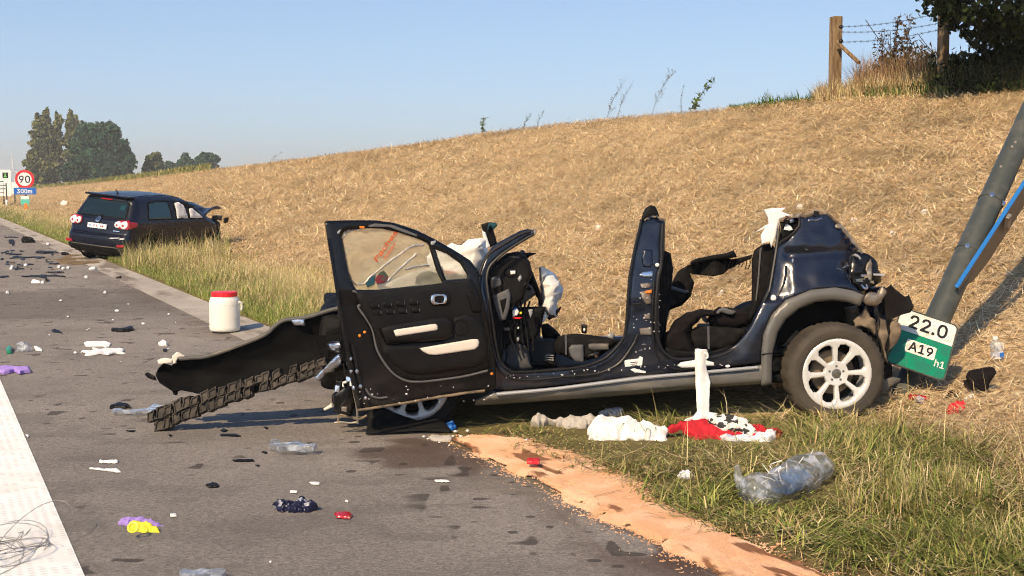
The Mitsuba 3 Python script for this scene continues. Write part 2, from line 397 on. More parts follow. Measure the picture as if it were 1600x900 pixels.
scene['blue_film'] = {'type': 'blendbsdf', 'weight': .45, 'a': {'type': 'thindielectric', 'int_ior': 1.45},
                      'b': two({'type': 'principled', 'base_color': col((.08, .26, .60)), 'roughness': .2, 'specular': .6})}


scene['haze'] = {'type': 'cube', 'to_world': T().translate([0, 0, 24]).scale([2600, 2600, 26]), 'bsdf': {'type': 'null'}, 'interior': {'type': 'ref', 'id': 'air'}}
labels['haze'] = {'kind': 'stuff', 'label': 'thin morning haze over the land', 'category': 'haze'}

# ================================================================== the setting
def grid_sheet(S, Uv, zf):
    s, u = np.meshgrid(S, Uv, indexing='ij')
    p = xy(s, u)
    z = zf(s, u)
    V = np.concatenate([p, z[..., None]], -1).reshape(-1, 3)
    n, m = len(S), len(Uv)
    i, j = np.meshgrid(np.arange(n - 1), np.arange(m - 1), indexing='ij')
    a = (i * m + j).ravel()
    return tm(V, np.vstack([np.stack([a, a + 1, a + m + 1], 1)[:, ::-1], np.stack([a, a + m + 1, a + m], 1)[:, ::-1]]))
S_G = np.concatenate([[-2400, -800, -250, -100, -50, -25, -12], np.arange(-6, 30, .2), np.arange(30, 80, .6), np.arange(80, 200, 2.5), [220, 260, 300, 350, 400, 500, 650, 900, 1500, 2400]])
U_G = np.concatenate([[-2400, -1200, -400, -150, -60, -20, 0, 2, 2.70, 2.735, 2.745], np.arange(2.80, 15.4, .12), np.arange(15.6, 24, .6), [27, 32, 40, 55, 80, 120, 200, 400, 900, 2000, 2400]])
struct('ground', grid_sheet(S_G, U_G, lambda s, u: np.where(u < -20, -.05, height(s, u))), 'soil_material', True, 'mown dry embankment and verge rising beside the road')
S_R = np.concatenate([[-60, -20], np.arange(-5, 40, .5), np.arange(40, 240, 4), [300, 400]])
def road_z(s, u):
    return 0.0 + 0 * s
struct('road', grid_sheet(S_R, np.array([-16, -8, -3, 0, 1, 2, 2.6, U_ROAD + .01]), road_z), 'asphalt_material', True, 'worn grey asphalt hard shoulder of the motorway')
struct('road_marking', grid_sheet(S_R, np.array([.17, .36, .535]), lambda s, u: .005 + 0 * s), 'line_paint', True, 'white ribbed edge line on the asphalt')
_s = np.arange(8.2, 240, 3.0)
gut = []
def gutter_slab(s0, s1):
    v = []
    for s_ in (s0 + .006, s1 - .006):
        for u_, z_ in ((U_ROAD, -.05), (U_ROAD, .006), (U_GUT - .1, .016), (U_GUT, .03), (U_GUT, -.05)):
            v.append([*xy(s_, u_), z_])
    f = []
    for k in range(5):
        a, b = k, (k + 1) % 5
        f += [[a, b, b + 5], [a, b + 5, a + 5]]
    f += [[0, 2, 1], [0, 3, 2], [0, 4, 3], [5, 6, 7], [5, 7, 8], [5, 8, 9]]
    return tm(v, f)
labels['gutter'] = {'kind': 'structure', 'label': 'concrete gutter strip between asphalt and verge'}
for i, a in enumerate(_s):
    key = 'gutter__concrete_slab' + (f'_{i:03d}' if i else '')
    scene[key] = mikit.ply(gutter_slab(a, a + 3), 'concrete_material', False)

# spilled absorbent sand along the gutter
sand_px = [(708, 690), (735, 684), (770, 684), (812, 688), (850, 700), (905, 716), (960, 735), (1015, 757), (1060, 795), (1105, 828), (1160, 852), (1225, 880), (1290, 908), (1300, 930), (1190, 925), (1127, 899), (1070, 872), (1015, 843), (955, 815), (897, 787), (840, 752), (770, 722)]
def on_flat(base):
    return lambda x, y, h: np.stack([x, y, base - np.asarray(h)], -1)
_q = at_z(np.array([p[0] for p in sand_px]), np.array([p[1] for p in sand_px]))[:, :2]
_poly = Polygon(_q).buffer(0)
_k = np.array(shapely.segmentize(_poly.exterior, .012).coords)[:-1]
_n = np.stack([meshkit.fbm(np.stack([_k[:, 0] * 7, _k[:, 1] * 7, _k[:, 0] * 0 + o], -1), 5, 3) - .5 for o in (0, 9)], 1)
_poly = Polygon(_k + _n * .10).buffer(0)
_poly = max(getattr(_poly, "geoms", [_poly]), key=lambda g: g.area)
_edge = _poly.exterior
_r = np.random.default_rng(5)
x0, y0, x1, y1 = _poly.bounds
for _ in range(300):                                   # bare spots and blown crumbs
    c = np.array([_r.uniform(x0, x1), _r.uniform(y0, y1)])
    dd = _edge.distance(Point(c))
    a = np.linspace(0, 2 * np.pi, 9)[:-1]
    if dd < .13:
        rr = _r.uniform(.005, .024) * (1.3 - dd * 6)
        sp = Polygon(c + np.stack([np.cos(a) * rr * 1.6, np.sin(a) * rr], 1) * _r.uniform(.5, 1.2, (8, 1)))
        _poly = _poly.difference(sp) if _poly.contains(Point(c)) else _poly.union(sp.buffer(-rr * .3))
_parts = [q for q in getattr(_poly, 'geoms', [_poly]) if q.area > 1e-5]
def sand_map(x, y, h):
    s, u = su(np.stack([x, y], -1))
    g = np.maximum(np.where(u > U_ROAD - .02, .012, .0), np.where(u > U_ROAD - .04, height(s, u), -1))
    return np.stack([x, y, g + .014 + .007 * (meshkit.fbm(np.stack([x * 16, y * 16, x * 0], -1), 3) - .5) - np.asarray(h)], -1)
sand = cat([relief(q, sand_map, .02, .03, .03, .012) for q in _parts])
_gr = np.random.default_rng(15)
_pts = []
_el = np.array(shapely.segmentize(_edge, .01).coords)
_pc = _el[_gr.integers(0, len(_el), 5000)] + _gr.normal(0, 1, (5000, 2)) * np.abs(_gr.normal(0, .05, (5000, 1)))
_rz = _gr.uniform(.002, .0075, 5000) * np.exp(-_edge.distance(shapely.points(_pc)) * 3)
_an = np.arange(6) / 6 * 2 * np.pi
_rr = _rz[:, None] * _gr.uniform(.6, 1.3, (5000, 6))
_zz = sand_map(_pc[:, 0], _pc[:, 1], .012 * np.ones(5000))[:, 2]
_vv = np.concatenate([np.stack([_pc[:, :1] + _rr * np.cos(_an), _pc[:, 1:] + _rr * np.sin(_an), np.repeat(_zz[:, None] - .002, 6, 1)], -1), np.concatenate([_pc, (_zz + _rz * .6)[:, None]], 1)[:, None, :]], 1)
_ff = (np.arange(5000) * 7)[:, None, None] + np.array([[k, (k + 1) % 6, 6] for k in range(6)])[None]
sand = cat([sand, tm(_vv.reshape(-1, 3), _ff.reshape(-1, 3))])
single('absorbent_sand', sand, 'sand_material', 'spilled orange sand strewn along the road edge beside the wreck', 'sand', smooth=True)
labels['absorbent_sand']['kind'] = 'stuff'
# churned earth dragged behind the second car
_q = at_z(np.array([78., 100, 120, 150, 170, 160, 140, 112, 88]), np.array([406., 399, 394, 402, 412, 418, 416, 415, 413]))[:, :2]
dirt = relief(Polygon(_q), lambda x, y, h: np.stack([x, y, -.006 + .075 * meshkit.fbm(np.stack([x * 2.2, y * 2.2, x * 0], -1), 5) - np.asarray(h)], -1), .06, .07, .5, .06)
single('churned_soil', dirt, 'dirt_material', 'brown earth dragged onto the asphalt behind the far car', 'soil', smooth=True)
labels['churned_soil']['kind'] = 'stuff'

# ================================================================== grass, straw, trees
def slope_normal(P):
    s, u = su(P)
    e = .15
    ds, du = (height(s + e, u) - height(s - e, u)) / (2 * e), (height(s, u + e) - height(s, np.maximum(u - e, 2.8))) / (u + e - np.maximum(u - e, 2.8))
    n = np.stack([-(-ds * ST + du * CT), -(ds * CT + du * ST), np.ones(len(P))], 1)
    return n / np.linalg.norm(n, axis=1, keepdims=True)
def blades(P, h, w, az, tilt, bend, col_, N=None):
    """Curved five-vertex blades; tilt and bend in radians from upright."""
    n = len(P)
    if N is None:
        N = np.tile([0, 0, 1.0], (n, 1))
    T_ = np.stack([np.cos(az), np.sin(az), np.zeros(n)], 1)
    T_ -= N * (T_ * N).sum(1, keepdims=True)
    T_ /= np.linalg.norm(T_, axis=1, keepdims=True)
    d0 = T_ * np.sin(tilt)[:, None] + N * np.cos(tilt)[:, None]
    t2 = tilt + bend
    d1 = T_ * np.sin(t2)[:, None] + N * np.cos(t2)[:, None]
    sd = np.cross(N, T_) * (w / 2)[:, None]
    m = P + d0 * (h * .55)[:, None]
    t = m + d1 * (h * .45)[:, None]
    V = np.stack([P - sd, P + sd, m - sd * .8, m + sd * .8, t], 1).reshape(-1, 3)
    b = np.arange(n)[:, None] * 5
    F = np.concatenate([b + [0, 1, 3], b + [0, 3, 2], b + [2, 3, 4]], 0)
    return V, F, np.repeat(col_, 5, 0)
def put_blades(key, parts, bsdf, label, cat_):
    off, V, F, C = 0, [], [], []
    for v, f, c in parts:
        V.append(v); F.append(f + off); C.append(c); off += len(v)
    scene[key] = mikit.ply(tm(np.vstack(V), np.vstack(F)), bsdf, False, color=np.clip(np.vstack(C), 0, 1))
    stuff(key, label, cat_)
def pick(n, pal, var=.15):
    pal = np.asarray(pal, float)
    c = pal[rng.integers(0, len(pal), n)]
    return c * rng.uniform(1 - var * 2, 1 + var, (n, 1)) * rng.uniform(1 - var * .4, 1 + var * .4, (n, 3))
def sprinkle(n, s0, s1, u0, u1, power=1.6, s_off=-1.0):
    """n places; thinner with distance along the road."""
    a, b = (s0 - s_off) ** (1 - power), (s1 - s_off) ** (1 - power)
    s = (a + (b - a) * rng.random(n)) ** (1 / (1 - power)) + s_off
    u = u0 + (u1 - u0) * rng.random(n)
    return s, u
def placed(s, u, lift=0.0):
    return np.concatenate([xy(s, u), (height(s, u) + lift)[:, None]], 1)
def keep(s, u, f, thr):
    q = np.stack([s * f, u * f, s * 0], -1)
    return meshkit.fbm(q, 3, 21) > thr
CAR_C = (side(700, 600, .1), side(1340, 600, 1.6))
def under_car(P, m=.0):
    q = P - side(1302, 655, 0)
    e, n_ = q @ EC, q @ NC
    return (e > -2.9) & (e < .35) & (n_ > .12 + m) & (n_ < 1.6)

STRAW = [(.78, .57, .305), (.68, .485, .255), (.87, .69, .43), (.46, .31, .155), (.77, .58, .33), (.27, .165, .07), (.92, .77, .51), (.56, .38, .18)]
EXCL = [(ground(x, y)[0], r) for x, y, r in ((870, 668, .17), (905, 672, .15), (940, 690, .16), (975, 692, .17), (1010, 694, .16), (1035, 692, .12), (1070, 680, .12), (1100, 688, .17), (1140, 692, .17), (1180, 692, .15), (1205, 688, .12), (1175, 792, .11), (1205, 790, .12), (1240, 775, .13), (1275, 758, .12), (1068, 748, .08), (1098, 662, .1))]
def flattened(P):
    """1 where the grass stands free, 0 where something lies on it; pressed down just in front"""
    k = np.ones(len(P))
    for c, r in EXCL:
        d = np.hypot(P[:, 0] - c[0], P[:, 1] - c[1])
        d2 = np.hypot(P[:, 0] - c[0] * .965, (P[:, 1] - c[1] * .965) * .8)
        k = np.where(d < r, 0, np.where(d2 < r * 1.5, np.minimum(k, .35), k))
    return k
# cut straw lying on the embankment
parts = []
for n, s0, s1, lo, hi, ww in ((260000, 1.5, 42, .04, .16, .0058), (330000, 7, 105, .06, .20, .0085), (130000, 22, 230, .12, .40, .018)):
    s, u = sprinkle(n, s0, s1, 4.1, 14.6, 1.35)
    edge = 4.7 + .5 * (meshkit.fbm(np.stack([s * .8, u * .8, s * 0], -1), 3, 2) - .5) * 2 + np.where(s < 7.5, .35, 0) - np.clip((7 - s) * .1, 0, .4) + np.clip((s - 8) * .1, 0, .9)
    k = (u > edge + rng.normal(0, .25, n)) & (u < 14.3 + rng.normal(0, .2, n))
    k &= (rng.random(n) < np.clip((s1 - s) / (.55 * s1), 0, 1)) & (rng.random(n) < np.clip((s - s0) / (.8 * s0), 0, 1) + (s0 < 2))
    P = placed(s[k], u[k], .004)
    P = P[~under_car(P)]
    n = len(P)
    ph = meshkit.fbm(P * .35, 3, 8)[:, None]
    dark = np.where(meshkit.fbm(P * [2.2, 2.2, 2.2], 3, 12) > .57, .72, 1.0)[:, None]
    P[:, 2] += rng.random(n) ** 2 * .045 * (1 if ww < .006 else 1.6)
    parts.append(blades(P, rng.uniform(lo, hi, n), ww * rng.uniform(.7, 1.4, n), rng.uniform(0, 2 * np.pi, n), np.radians(rng.uniform(68, 93, n)), np.radians(rng.normal(2, 22, n)), pick(n, STRAW) * (.80 + .40 * ph) * dark, slope_normal(P)))
put_blades('cut_straw', parts, 'straw_material', 'dry golden mown straw lying all over the embankment', 'straw')

GREEN = [(.24, .29, .065), (.31, .35, .09), (.16, .21, .05), (.38, .37, .12), (.43, .39, .14)]
DRY = [(.68, .55, .30), (.57, .45, .23), (.50, .41, .19), (.76, .63, .38)]
MIXG = GREEN + [(.55, .45, .20), (.66, .53, .27), (.42, .31, .14), (.58, .46, .22)]
parts = []
# matted verge around the wreck and in the foreground
s, u = sprinkle(210000, .2, 9.5, 2.86, 6.3, 1.3)
edge = 4.95 + (meshkit.fbm(np.stack([s * .9, u * .9, s * 0], -1), 3, 2) - .5) * 1.6 - .22 * np.clip(s - 5.5, 0, 5)
grow = 2.93 + .34 * np.clip((4.6 - s) / 1.5, 0, 1) + .40 * meshkit.fbm(np.stack([s * 2.2, s * 0, s * 0], -1), 3, 4)
k = (u < edge + rng.normal(0, .25, len(s))) & (u > grow + rng.normal(0, .05, len(s)))
P = placed(s[k], u[k]); s, u = s[k], u[k]
k = ~under_car(P, -.15) & (flattened(P) > 0); P, s, u = P[k], s[k], u[k]
n = len(P)
fl = flattened(P)
lush = sst_np = np.clip((meshkit.fbm(np.stack([s * 1.5, u * 1.5, s * 0], -1), 3, 31) - .42) / .2, 0, 1)
near = np.clip((5.2 - s) / 2.5, 0, 1)
hh = rng.uniform(.05, .15, n) * (.6 + .7 * lush) * fl * (.45 + 1.1 * meshkit.fbm(P * 1.7, 3, 91))
swirl = 2 * np.pi * meshkit.fbm(np.stack([s * 1.1, u * 1.1, s * 0 + 4], -1), 2, 55) * 2 + rng.normal(0, .8, n)
g = pick(n, GREEN) ; d = pick(n, MIXG)
c = np.where((rng.random(n) < .25 + .55 * lush)[:, None], g, d)
flat = rng.random(n) < .86
P[:, 2] += flat * rng.random(n) ** 1.5 * .06
parts.append(blades(P, hh * np.where(flat, 1.7, .9), rng.uniform(.0034, .0078, n), swirl, np.radians(np.where(flat, rng.uniform(58, 96, n), rng.uniform(5, 45, n))), np.radians(rng.uniform(5, 60, n)), c * ((.5 + .9 * meshkit.fbm(P * 2.4, 3, 77)) * rng.choice([.45, 1.0, 1.15], n))[:, None]))
# taller clumps in the right foreground
cs, cu = rng.uniform(1.2, 5.2, 150), rng.uniform(3.75, 6.2, 150)
q = xy(cs, cu)
ok = (q[:, 0] / q[:, 1] > .235 + .02 * (q[:, 1] - 5)) & (cs + .55 * (cu - 3.7) < 5.3)
cs, cu = cs[ok], cu[ok]
for a, b in zip(cs, cu):
    m = rng.integers(60, 150)
    r = np.abs(rng.normal(0, .085, m)); t = rng.uniform(0, 2 * np.pi, m)
    P = placed(a + r * np.cos(t), b + r * np.sin(t))
    k = flattened(P); P, t = P[k > .5], t[k > .5]; m = len(P)
    if m < 3:
        continue
    H = rng.uniform(.10, .29)
    parts.append(blades(P, H * rng.uniform(.5, 1.1, m), rng.uniform(.003, .0058, m), t + rng.normal(0, .7, m), np.radians(rng.uniform(4, 38, m)), np.radians(rng.uniform(0, 55, m)), np.where(rng.random((m, 1)) < .6, pick(m, GREEN), pick(m, DRY))))
# dry stalks lying over the verge
s, u = sprinkle(26000, .3, 9.2, 3.15, 5.8, 1.2)
P = placed(s, u); k = ~under_car(P, -.15) & (flattened(P) > .5); P = P[k]; n = len(P)
P[:, 2] += rng.random(n) * .075
parts.append(blades(P, rng.uniform(.05, .22, n), rng.uniform(.0028, .0050, n), rng.uniform(0, 6.3, n), np.radians(rng.uniform(66, 98, n)), np.radians(rng.normal(4, 24, n)), pick(n, DRY + STRAW[:5])))
# single long stalks
s, u = sprinkle(1500, .8, 9, 3.6, 6.2, 1.2)
P = placed(s, u); P = P[~under_car(P, -.15) & (flattened(P) > .5)]; n = len(P)
parts.append(blades(P, rng.uniform(.15, .34, n), rng.uniform(.003, .005, n), rng.uniform(0, 6.3, n), np.radians(rng.uniform(5, 70, n)), np.radians(rng.uniform(0, 50, n)), pick(n, DRY)))
# the tall verge running away to the far car
for n, s0, s1, wmul in ((120000, 9.3, 26, 1.0), (70000, 24, 62, 1.9), (26000, 60, 200, 4.5)):
    s, u = sprinkle(n, s0, s1, 3.12, 6.6, 1.5)
    w = np.clip((u - 3.2) / 1.9, 0, 1) + .35 * (meshkit.fbm(np.stack([s * .8, u * 1.2, s * 0], -1), 3, 6) - .5)
    top = 5.55 + .9 * (meshkit.fbm(np.stack([s * .5, u * 0, s * 0], -1), 3, 16) - .5) - .8 * np.clip((12 - s) / 3, 0, 1)
    k = (u < top + rng.normal(0, .35, n)) & (u > 3.22 + .16 * meshkit.noise(np.stack([s * 3, s * 0, s * 0], -1), 5))
    P = placed(s[k], np.maximum(u[k], 3.31)); w, s, u = w[k], s[k], u[k]
    n = len(P)
    clump = meshkit.fbm(np.stack([s * 1.4, u * 1.6, s * 0], -1), 3, 66)
    tall = (.09 + .19 * np.exp(-((w - .55) / .33) ** 2)) * rng.uniform(.5, 1.25, n) * (.35 + 1.3 * clump)
    c = np.where((rng.random(n) < np.clip(1.05 - 1.55 * w, .12, .92))[:, None], pick(n, [(.26, .32, .08), (.34, .38, .11), (.19, .24, .06), (.42, .41, .16)]), pick(n, DRY)) * (.65 + .7 * clump)[:, None]
    parts.append(blades(P, tall, wmul * rng.uniform(.004, .0075, n), rng.uniform(0, 2 * np.pi, n), np.radians(rng.uniform(2, 42, n)), np.radians(rng.uniform(0, 70, n)), c))
# tall dry stand before the far car
a = at_z(rng.uniform(192, 360, 4200), rng.uniform(398, 424, 4200) - 0, .0)
s, u = su(a); k = (u > 3.3) & (u < 6.4); P = placed(s[k], u[k]); n = len(P)
parts.append(blades(P, rng.uniform(.20, .56, n) * np.clip(.75 + .3 * rng.normal(0, 1, n), .3, 1.3), rng.uniform(.005, .010, n), rng.uniform(0, 6.3, n), np.radians(rng.uniform(1, 22, n)), np.radians(rng.uniform(0, 45, n)), pick(n, DRY + [(.42, .30, .17), (.33, .34, .11), (.25, .30, .08), (.36, .37, .12)])))
put_blades('verge_grass', parts, 'straw_material', 'tufted green and yellow grass growing along the road verge', 'grass')

# growth on the crest
parts = []
def crest(px0, px1, n, u0, u1, h0, h1, pal, wd=.012, tilt=35, bend=45):
    r0, r1 = (px0 - CX) / FPX, (px1 - CX) / FPX
    t = rng.uniform(r0, r1, n); u = rng.uniform(u0, u1, n)
    Y = u / (t * CT + ST)
    s, u = su(np.stack([t * Y, Y], -1))
    P = placed(s, u)
    parts.append(blades(P, rng.uniform(h0, h1, n), wd * rng.uniform(.6, 1.3, n), rng.uniform(0, 6.3, n), np.radians(rng.uniform(0, tilt, n)), np.radians(rng.uniform(0, bend, n)), pick(n, pal)))
CG = [(.10, .17, .035), (.13, .20, .05), (.07, .12, .03)]
crest(1135, 1300, 2600, 14.0, 14.9, .05, .20, CG, .02)
crest(1180, 1290, 260, 14.2, 14.8, .15, .36, CG, .02)
crest(1270, 1440, 5200, 13.75, 14.9, .12, .5, DRY + [(.30, .17, .09)], .011)
crest(1330, 1450, 2600, 14.2, 15.2, .35, .95, [(.42, .27, .15), (.34, .2, .11), (.46, .33, .18)], .010, 25)
crest(1330, 1480, 2600, 13.7, 14.4, .1, .30, CG + DRY[:2], .018)
crest(1440, 1640, 5200, 13.8, 15.6, .15, .65, [(.05, .065, .02), (.07, .07, .03), (.10, .09, .04)], .016)
crest(50, 330, 9000, 13.6, 14.9, .15, .6, [(.30, .30, .12), (.38, .34, .15), (.22, .24, .09)], .09)
crest(330, 1140, 1500, 13.9, 14.4, .02, .10, STRAW[:4], .010)
put_blades('crest_grass', parts, 'straw_material', 'wild green and dry grass growing along the embankment crest', 'grass')

# weeds standing on the crest against the sky
def crest_point(px, u=14.0):
    t = (px - CX) / FPX
    Y = u / (t * CT + ST)
    s, uu = su(np.array([t * Y, Y]))
    return np.array([t * Y, Y, float(height(s, uu)) - .02]), Y
def panicle(base, top, n, spread, thick, leafy=0.0, seed=0):
    r = np.random.default_rng(seed)
    base, top = np.asarray(base, float), np.asarray(top, float)
    L = np.linalg.norm(top - base)
    P = smooth_path([base, base + (top - base) * .5 + [-.05 * L, 0, .06 * L], top], 8)
    st = [tube(P, np.linspace(thick, thick * .4, len(P)), 5)]
    lf = []
    for i in range(n):
        k = r.uniform(.35 if not leafy else .1, 1.0)
        a = P[int(k * (len(P) - 1))]
        d = (top - base) / L + r.normal(0, spread, 3)
        b = a + d * L * r.uniform(.08, .22) * (1.2 - .5 * k)
        st.append(tube([a, (a + b) / 2 + [0, 0, .01], b], [thick * .5, thick * .45, thick * .3], 3))
        for _ in range(3):
            c = a + (b - a) * r.uniform(.4, 1) + r.normal(0, .012, 3)
            o, q = r.normal(0, 1, 3), r.normal(0, 1, 3)
            z = (.010 + .016 * leafy) * L / .6 * (1.7 if leafy > 1 else 1)
            lf.append(tm([c, c + o / np.linalg.norm(o) * z * 1.6, c + q / np.linalg.norm(q) * z], [[0, 1, 2]]))
    return cat(st), cat(lf)
for i, (px, ptop, lean, n, lf, label) in enumerate([(945, 122, 35, 22, .3, 'thin pale weed with feathery seed heads, leftmost of the tall ones on the crest'), (962, 132, 26, 16, .2, 'feathery dry weed leaning right beside the leftmost tall weed'),
        (1015, 112, 38, 22, .5, 'tallest feathery weed in the middle of the crest skyline'), (1063, 135, 5, 10, .3, 'short upright weed left of the dark leaning weed'), (1072, 128, 45, 24, 1.4, 'dark leafy weed leaning right on the crest skyline'),
        (755, 186, 0, 26, 2.2, 'small bushy green weed standing alone on the crest'), (815, 180, 14, 20, 1.2, 'low spreading weed on the crest right of the lone green one'), (838, 174, 12, 16, 1.0, 'slim green weed beside the low spreading weed'),
        (1196, 141, 3, 12, .8, 'thin dark weed rising from the green patch on the crest'), (420, 238, 20, 10, .4, 'faint thin weed on the far left of the crest')]):
    b, Y = crest_point(px, 14.05)
    top = at_y(px + lean, ptop, Y)
    stem, leaf = panicle(b, top, int(n * .8), .42, .0045 * Y / 25, lf * .75, 40 + i)
    t = thing('weed', label, 'weed')
    nm = put('stem', stem, 'bark', t)
    c = [(.10, .14, .04)] if lf >= 1 else [(.20, .17, .09)]
    scene[unique(t + '__foliage')] = mikit.ply(leaf, 'crown_material', False, color=np.repeat(np.array(c), len(leaf.vertices), 0))

# trees
def leaf_cloud(C, R, n, size, pal, seed, shell=.55, aspect=.7, droop=0):
    """Leaf cards through the volumes of clumps (centres C, radii R)."""
    r = np.random.default_rng(seed)
    C, R = np.asarray(C, float), np.asarray(R, float)
    vol = (R[:, 0] * R[:, 1] * R[:, 2]) ** .66
    k = r.choice(len(C), n, p=vol / vol.sum())
    d = r.normal(0, 1, (n, 3)); d /= np.linalg.norm(d, axis=1, keepdims=True)
    rad = (shell + (1 - shell) * r.random(n)) ** .8 * r.uniform(.55, 1.1, n)
    p = C[k] + d * R[k] * rad[:, None]
    o = d * .8 + r.normal(0, .7, (n, 3)); o /= np.linalg.norm(o, axis=1, keepdims=True)
    a = np.cross(o, r.normal(0, 1, (n, 3))); a /= np.linalg.norm(a, axis=1, keepdims=True)
    b = np.cross(o, a)
    sz = size * r.uniform(.6, 1.4, n)[:, None]
    V = np.stack([p - a * sz, p + b * sz * aspect, p + a * sz, p - b * sz * aspect], 1).reshape(-1, 3)
    q = np.arange(n)[:, None] * 4
    F = np.concatenate([q + [0, 1, 2], q + [0, 2, 3]], 0)
    pal = np.asarray(pal, float)
    tone = r.uniform(.75, 1.25, len(C))[k][:, None]
    c = pal[r.integers(0, len(pal), n)] * tone * r.uniform(.8, 1.2, (n, 1))
    return tm(V, F), np.repeat(np.clip(c, 0, 1), 4, 0)
def tree(name, label, base, H, trunk_r, C, R, n, size, pal, seed, group=None, limbs=6, aspect=.7, bs='crown_material'):
    r = np.random.default_rng(seed)
    t = thing(name, label, 'tree', group)
    base = np.asarray(base, float)
    tips = [base, base + [0.02 * H, 0, H * .35], base + [-.01 * H, .01 * H, H * .8]]
    P = smooth_path(tips, 8)
    ms = [tube(P, np.linspace(trunk_r, trunk_r * .35, len(P)), 9)]
    for i in range(limbs):
        a = P[int(len(P) * r.uniform(.3, .9)) - 1]
        c = np.asarray(C)[r.integers(0, len(C))]
        ms.append(tube(smooth_path([a, (a + c) / 2 + [0, 0, .06 * H * r.uniform(0, 1)], c], 5), np.linspace(trunk_r * .4, trunk_r * .1, 11), 6))
    put('trunk', cat(ms), 'bark', t)
    m, c = leaf_cloud(C, R, n, size, pal, seed)
    scene[unique(t + '__crown')] = mikit.ply(m, bs, False, color=c)
    return t
def far_at(px, Y):
    t = (px - CX) / FPX
    return np.array([t * Y, Y, 0.0])
def zpx(py, Y):
    return CAMZ + (HOR - py) / FPX * Y
Yt = 260.0
POP = [(.12, .14, .05), (.15, .165, .06), (.19, .18, .08), (.08, .10, .04)]
for i, (px, top, wpx, lab) in enumerate([(66, 173, 19, 'leftmost tall columnar poplar with sunlit olive leaves'), (77, 165, 16, 'tallest columnar poplar of the row, second from the left'), (94, 173, 15, 'olive columnar poplar in the middle of the row'),
                                   (114, 169, 15, 'pointed columnar poplar right of the middle of the row'), (124, 180, 11, 'slim columnar poplar half behind the round dark tree'), (134, 187, 9, 'rightmost small poplar tip above the round dark tree'),
                                   (52, 232, 14, 'short poplar on the left edge of the row'), (84, 240, 16, 'low olive poplar shoot in front of the row')]):
    Y = Yt + 6 * ((i * 7) % 3) - (14 if i > 5 else 0)
    b, zt = far_at(px, Y), zpx(top, Y)
    w = wpx / FPX * Y
    r = np.random.default_rng(90 + i)
    C, R = [], []
    for k in range(16):
        f = (k + .5) / 16
        prof = w * (.85 * math.sin(math.pi * min(1, .18 + .82 * f) ** 1.1) ** .7 + .12)
        C.append(b + [r.normal(0, .25) * prof, r.normal(0, .25) * prof, zt * (.08 + .86 * f)])
        R.append([prof * .75, prof * .75, zt * .075])
    tree('poplar_tree', lab, b, zt, .35, C, R, 3400, .42, POP, 60 + i, 'poplars beyond the embankment', 3)
DARK = [(.024, .062, .038), (.032, .08, .045), (.045, .095, .05), (.018, .048, .03)]
def round_tree(label, px, top, wpx, bot, Y, pal, n, seed, size, name='broadleaf_tree', nc=26):
    b, zt = far_at(px, Y), zpx(top, Y)
    w = wpx / FPX * Y
    z0 = zpx(bot, Y)
    r = np.random.default_rng(seed)
    C, R = [], []
    for k in range(nc):
        th, f = r.uniform(0, 2 * np.pi), r.uniform(0, 1)
        rr = w * math.sqrt(max(.02, 1 - (f * 1.02 - .12) ** 2 if f > .12 else 1)) * r.uniform(.55, .88)
        C.append(b + [rr * math.cos(th) * .92, rr * math.sin(th) * .92, z0 + (zt - z0) * f * .90])
        R.append(np.array([w, w, (zt - z0) * .55]) * r.uniform(.22, .34))
    C.append(b + [0, 0, (zt + z0) / 2]); R.append([w * .7, w * .7, (zt - z0) * .42])
    tree(name, label, b, (zt + 0) * .9, .4, C, R, n, size, pal, seed, None, 5)
round_tree('large round dark green tree right of the poplars', 158, 196, 59, 292, 240.0, DARK, 26000, 5, .42, nc=44)
round_tree('small olive tree between the round dark tree and the far pair', 241, 240, 20, 285, 250.0, POP[:2] + DARK[:1], 5000, 6, .4)
round_tree('left tree of the far bluish green pair on the skyline', 293, 241, 17, 280, 300.0, DARK, 4200, 8, .5)
round_tree('right tree of the far bluish green pair on the skyline', 325, 239, 23, 276, 300.0, DARK, 5200, 9, .5)
round_tree('low far tree between the olive tree and the far pair', 268, 252, 12, 284, 310.0, DARK, 2400, 10, .5)

# the tree overhanging the right end of the crest, and the brambles in its shade
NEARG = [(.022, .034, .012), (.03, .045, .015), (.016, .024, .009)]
r = np.random.default_rng(77)
b0, Y0 = crest_point(1598, 15.2)
C, R = [], []
for k in range(60):
    th, f = r.uniform(0, 2 * np.pi), r.random()
    rr = 4.3 * math.sqrt(max(.05, 1 - (2 * f - .75) ** 2 * .55)) * math.sqrt(r.uniform(.15, 1))
    c = np.array([b0[0] + 1.9 + rr * math.cos(th), b0[1] + .8 + rr * math.sin(th), 4.75 + 4.2 * f])
    C.append(c); R.append(np.array([1.0, 1.0, .7]) * r.uniform(.7, 1.15))
for k in range(26):
    C.append(np.array([r.uniform(5.3, 9.5), r.uniform(15.6, 18.0), r.uniform(4.55, 6.2)])); R.append(np.array([.8, .7, .45]) * r.uniform(.7, 1.1))
low = [(1475, 8, 17.6), (1495, 26, 18.2), (1530, 34, 17.9), (1560, 46, 18.3), (1590, 40, 17.5), (1620, 46, 18.0), (1600, 88, 19.2), (1640, 70, 18.2), (1545, 62, 19.0), (1515, 4, 17.2), (1575, 10, 17.0), (1620, 5, 16.9), (1470, -20, 17.3), (1505, -40, 17), (1560, -40, 16.8), (1610, -45, 16.6)]
for px, py, Y in low:
    C.append(at_y(px, py, Y)); R.append(np.array([.42, .5, .28]) * r.uniform(.8, 1.15))
tree('overhanging_tree', 'dark leafy tree overhanging the fence at the top right', b0 - [0, 0, .1], 5.6, .20, C, R, 80000, .052, NEARG, 70, None, 14, .62)
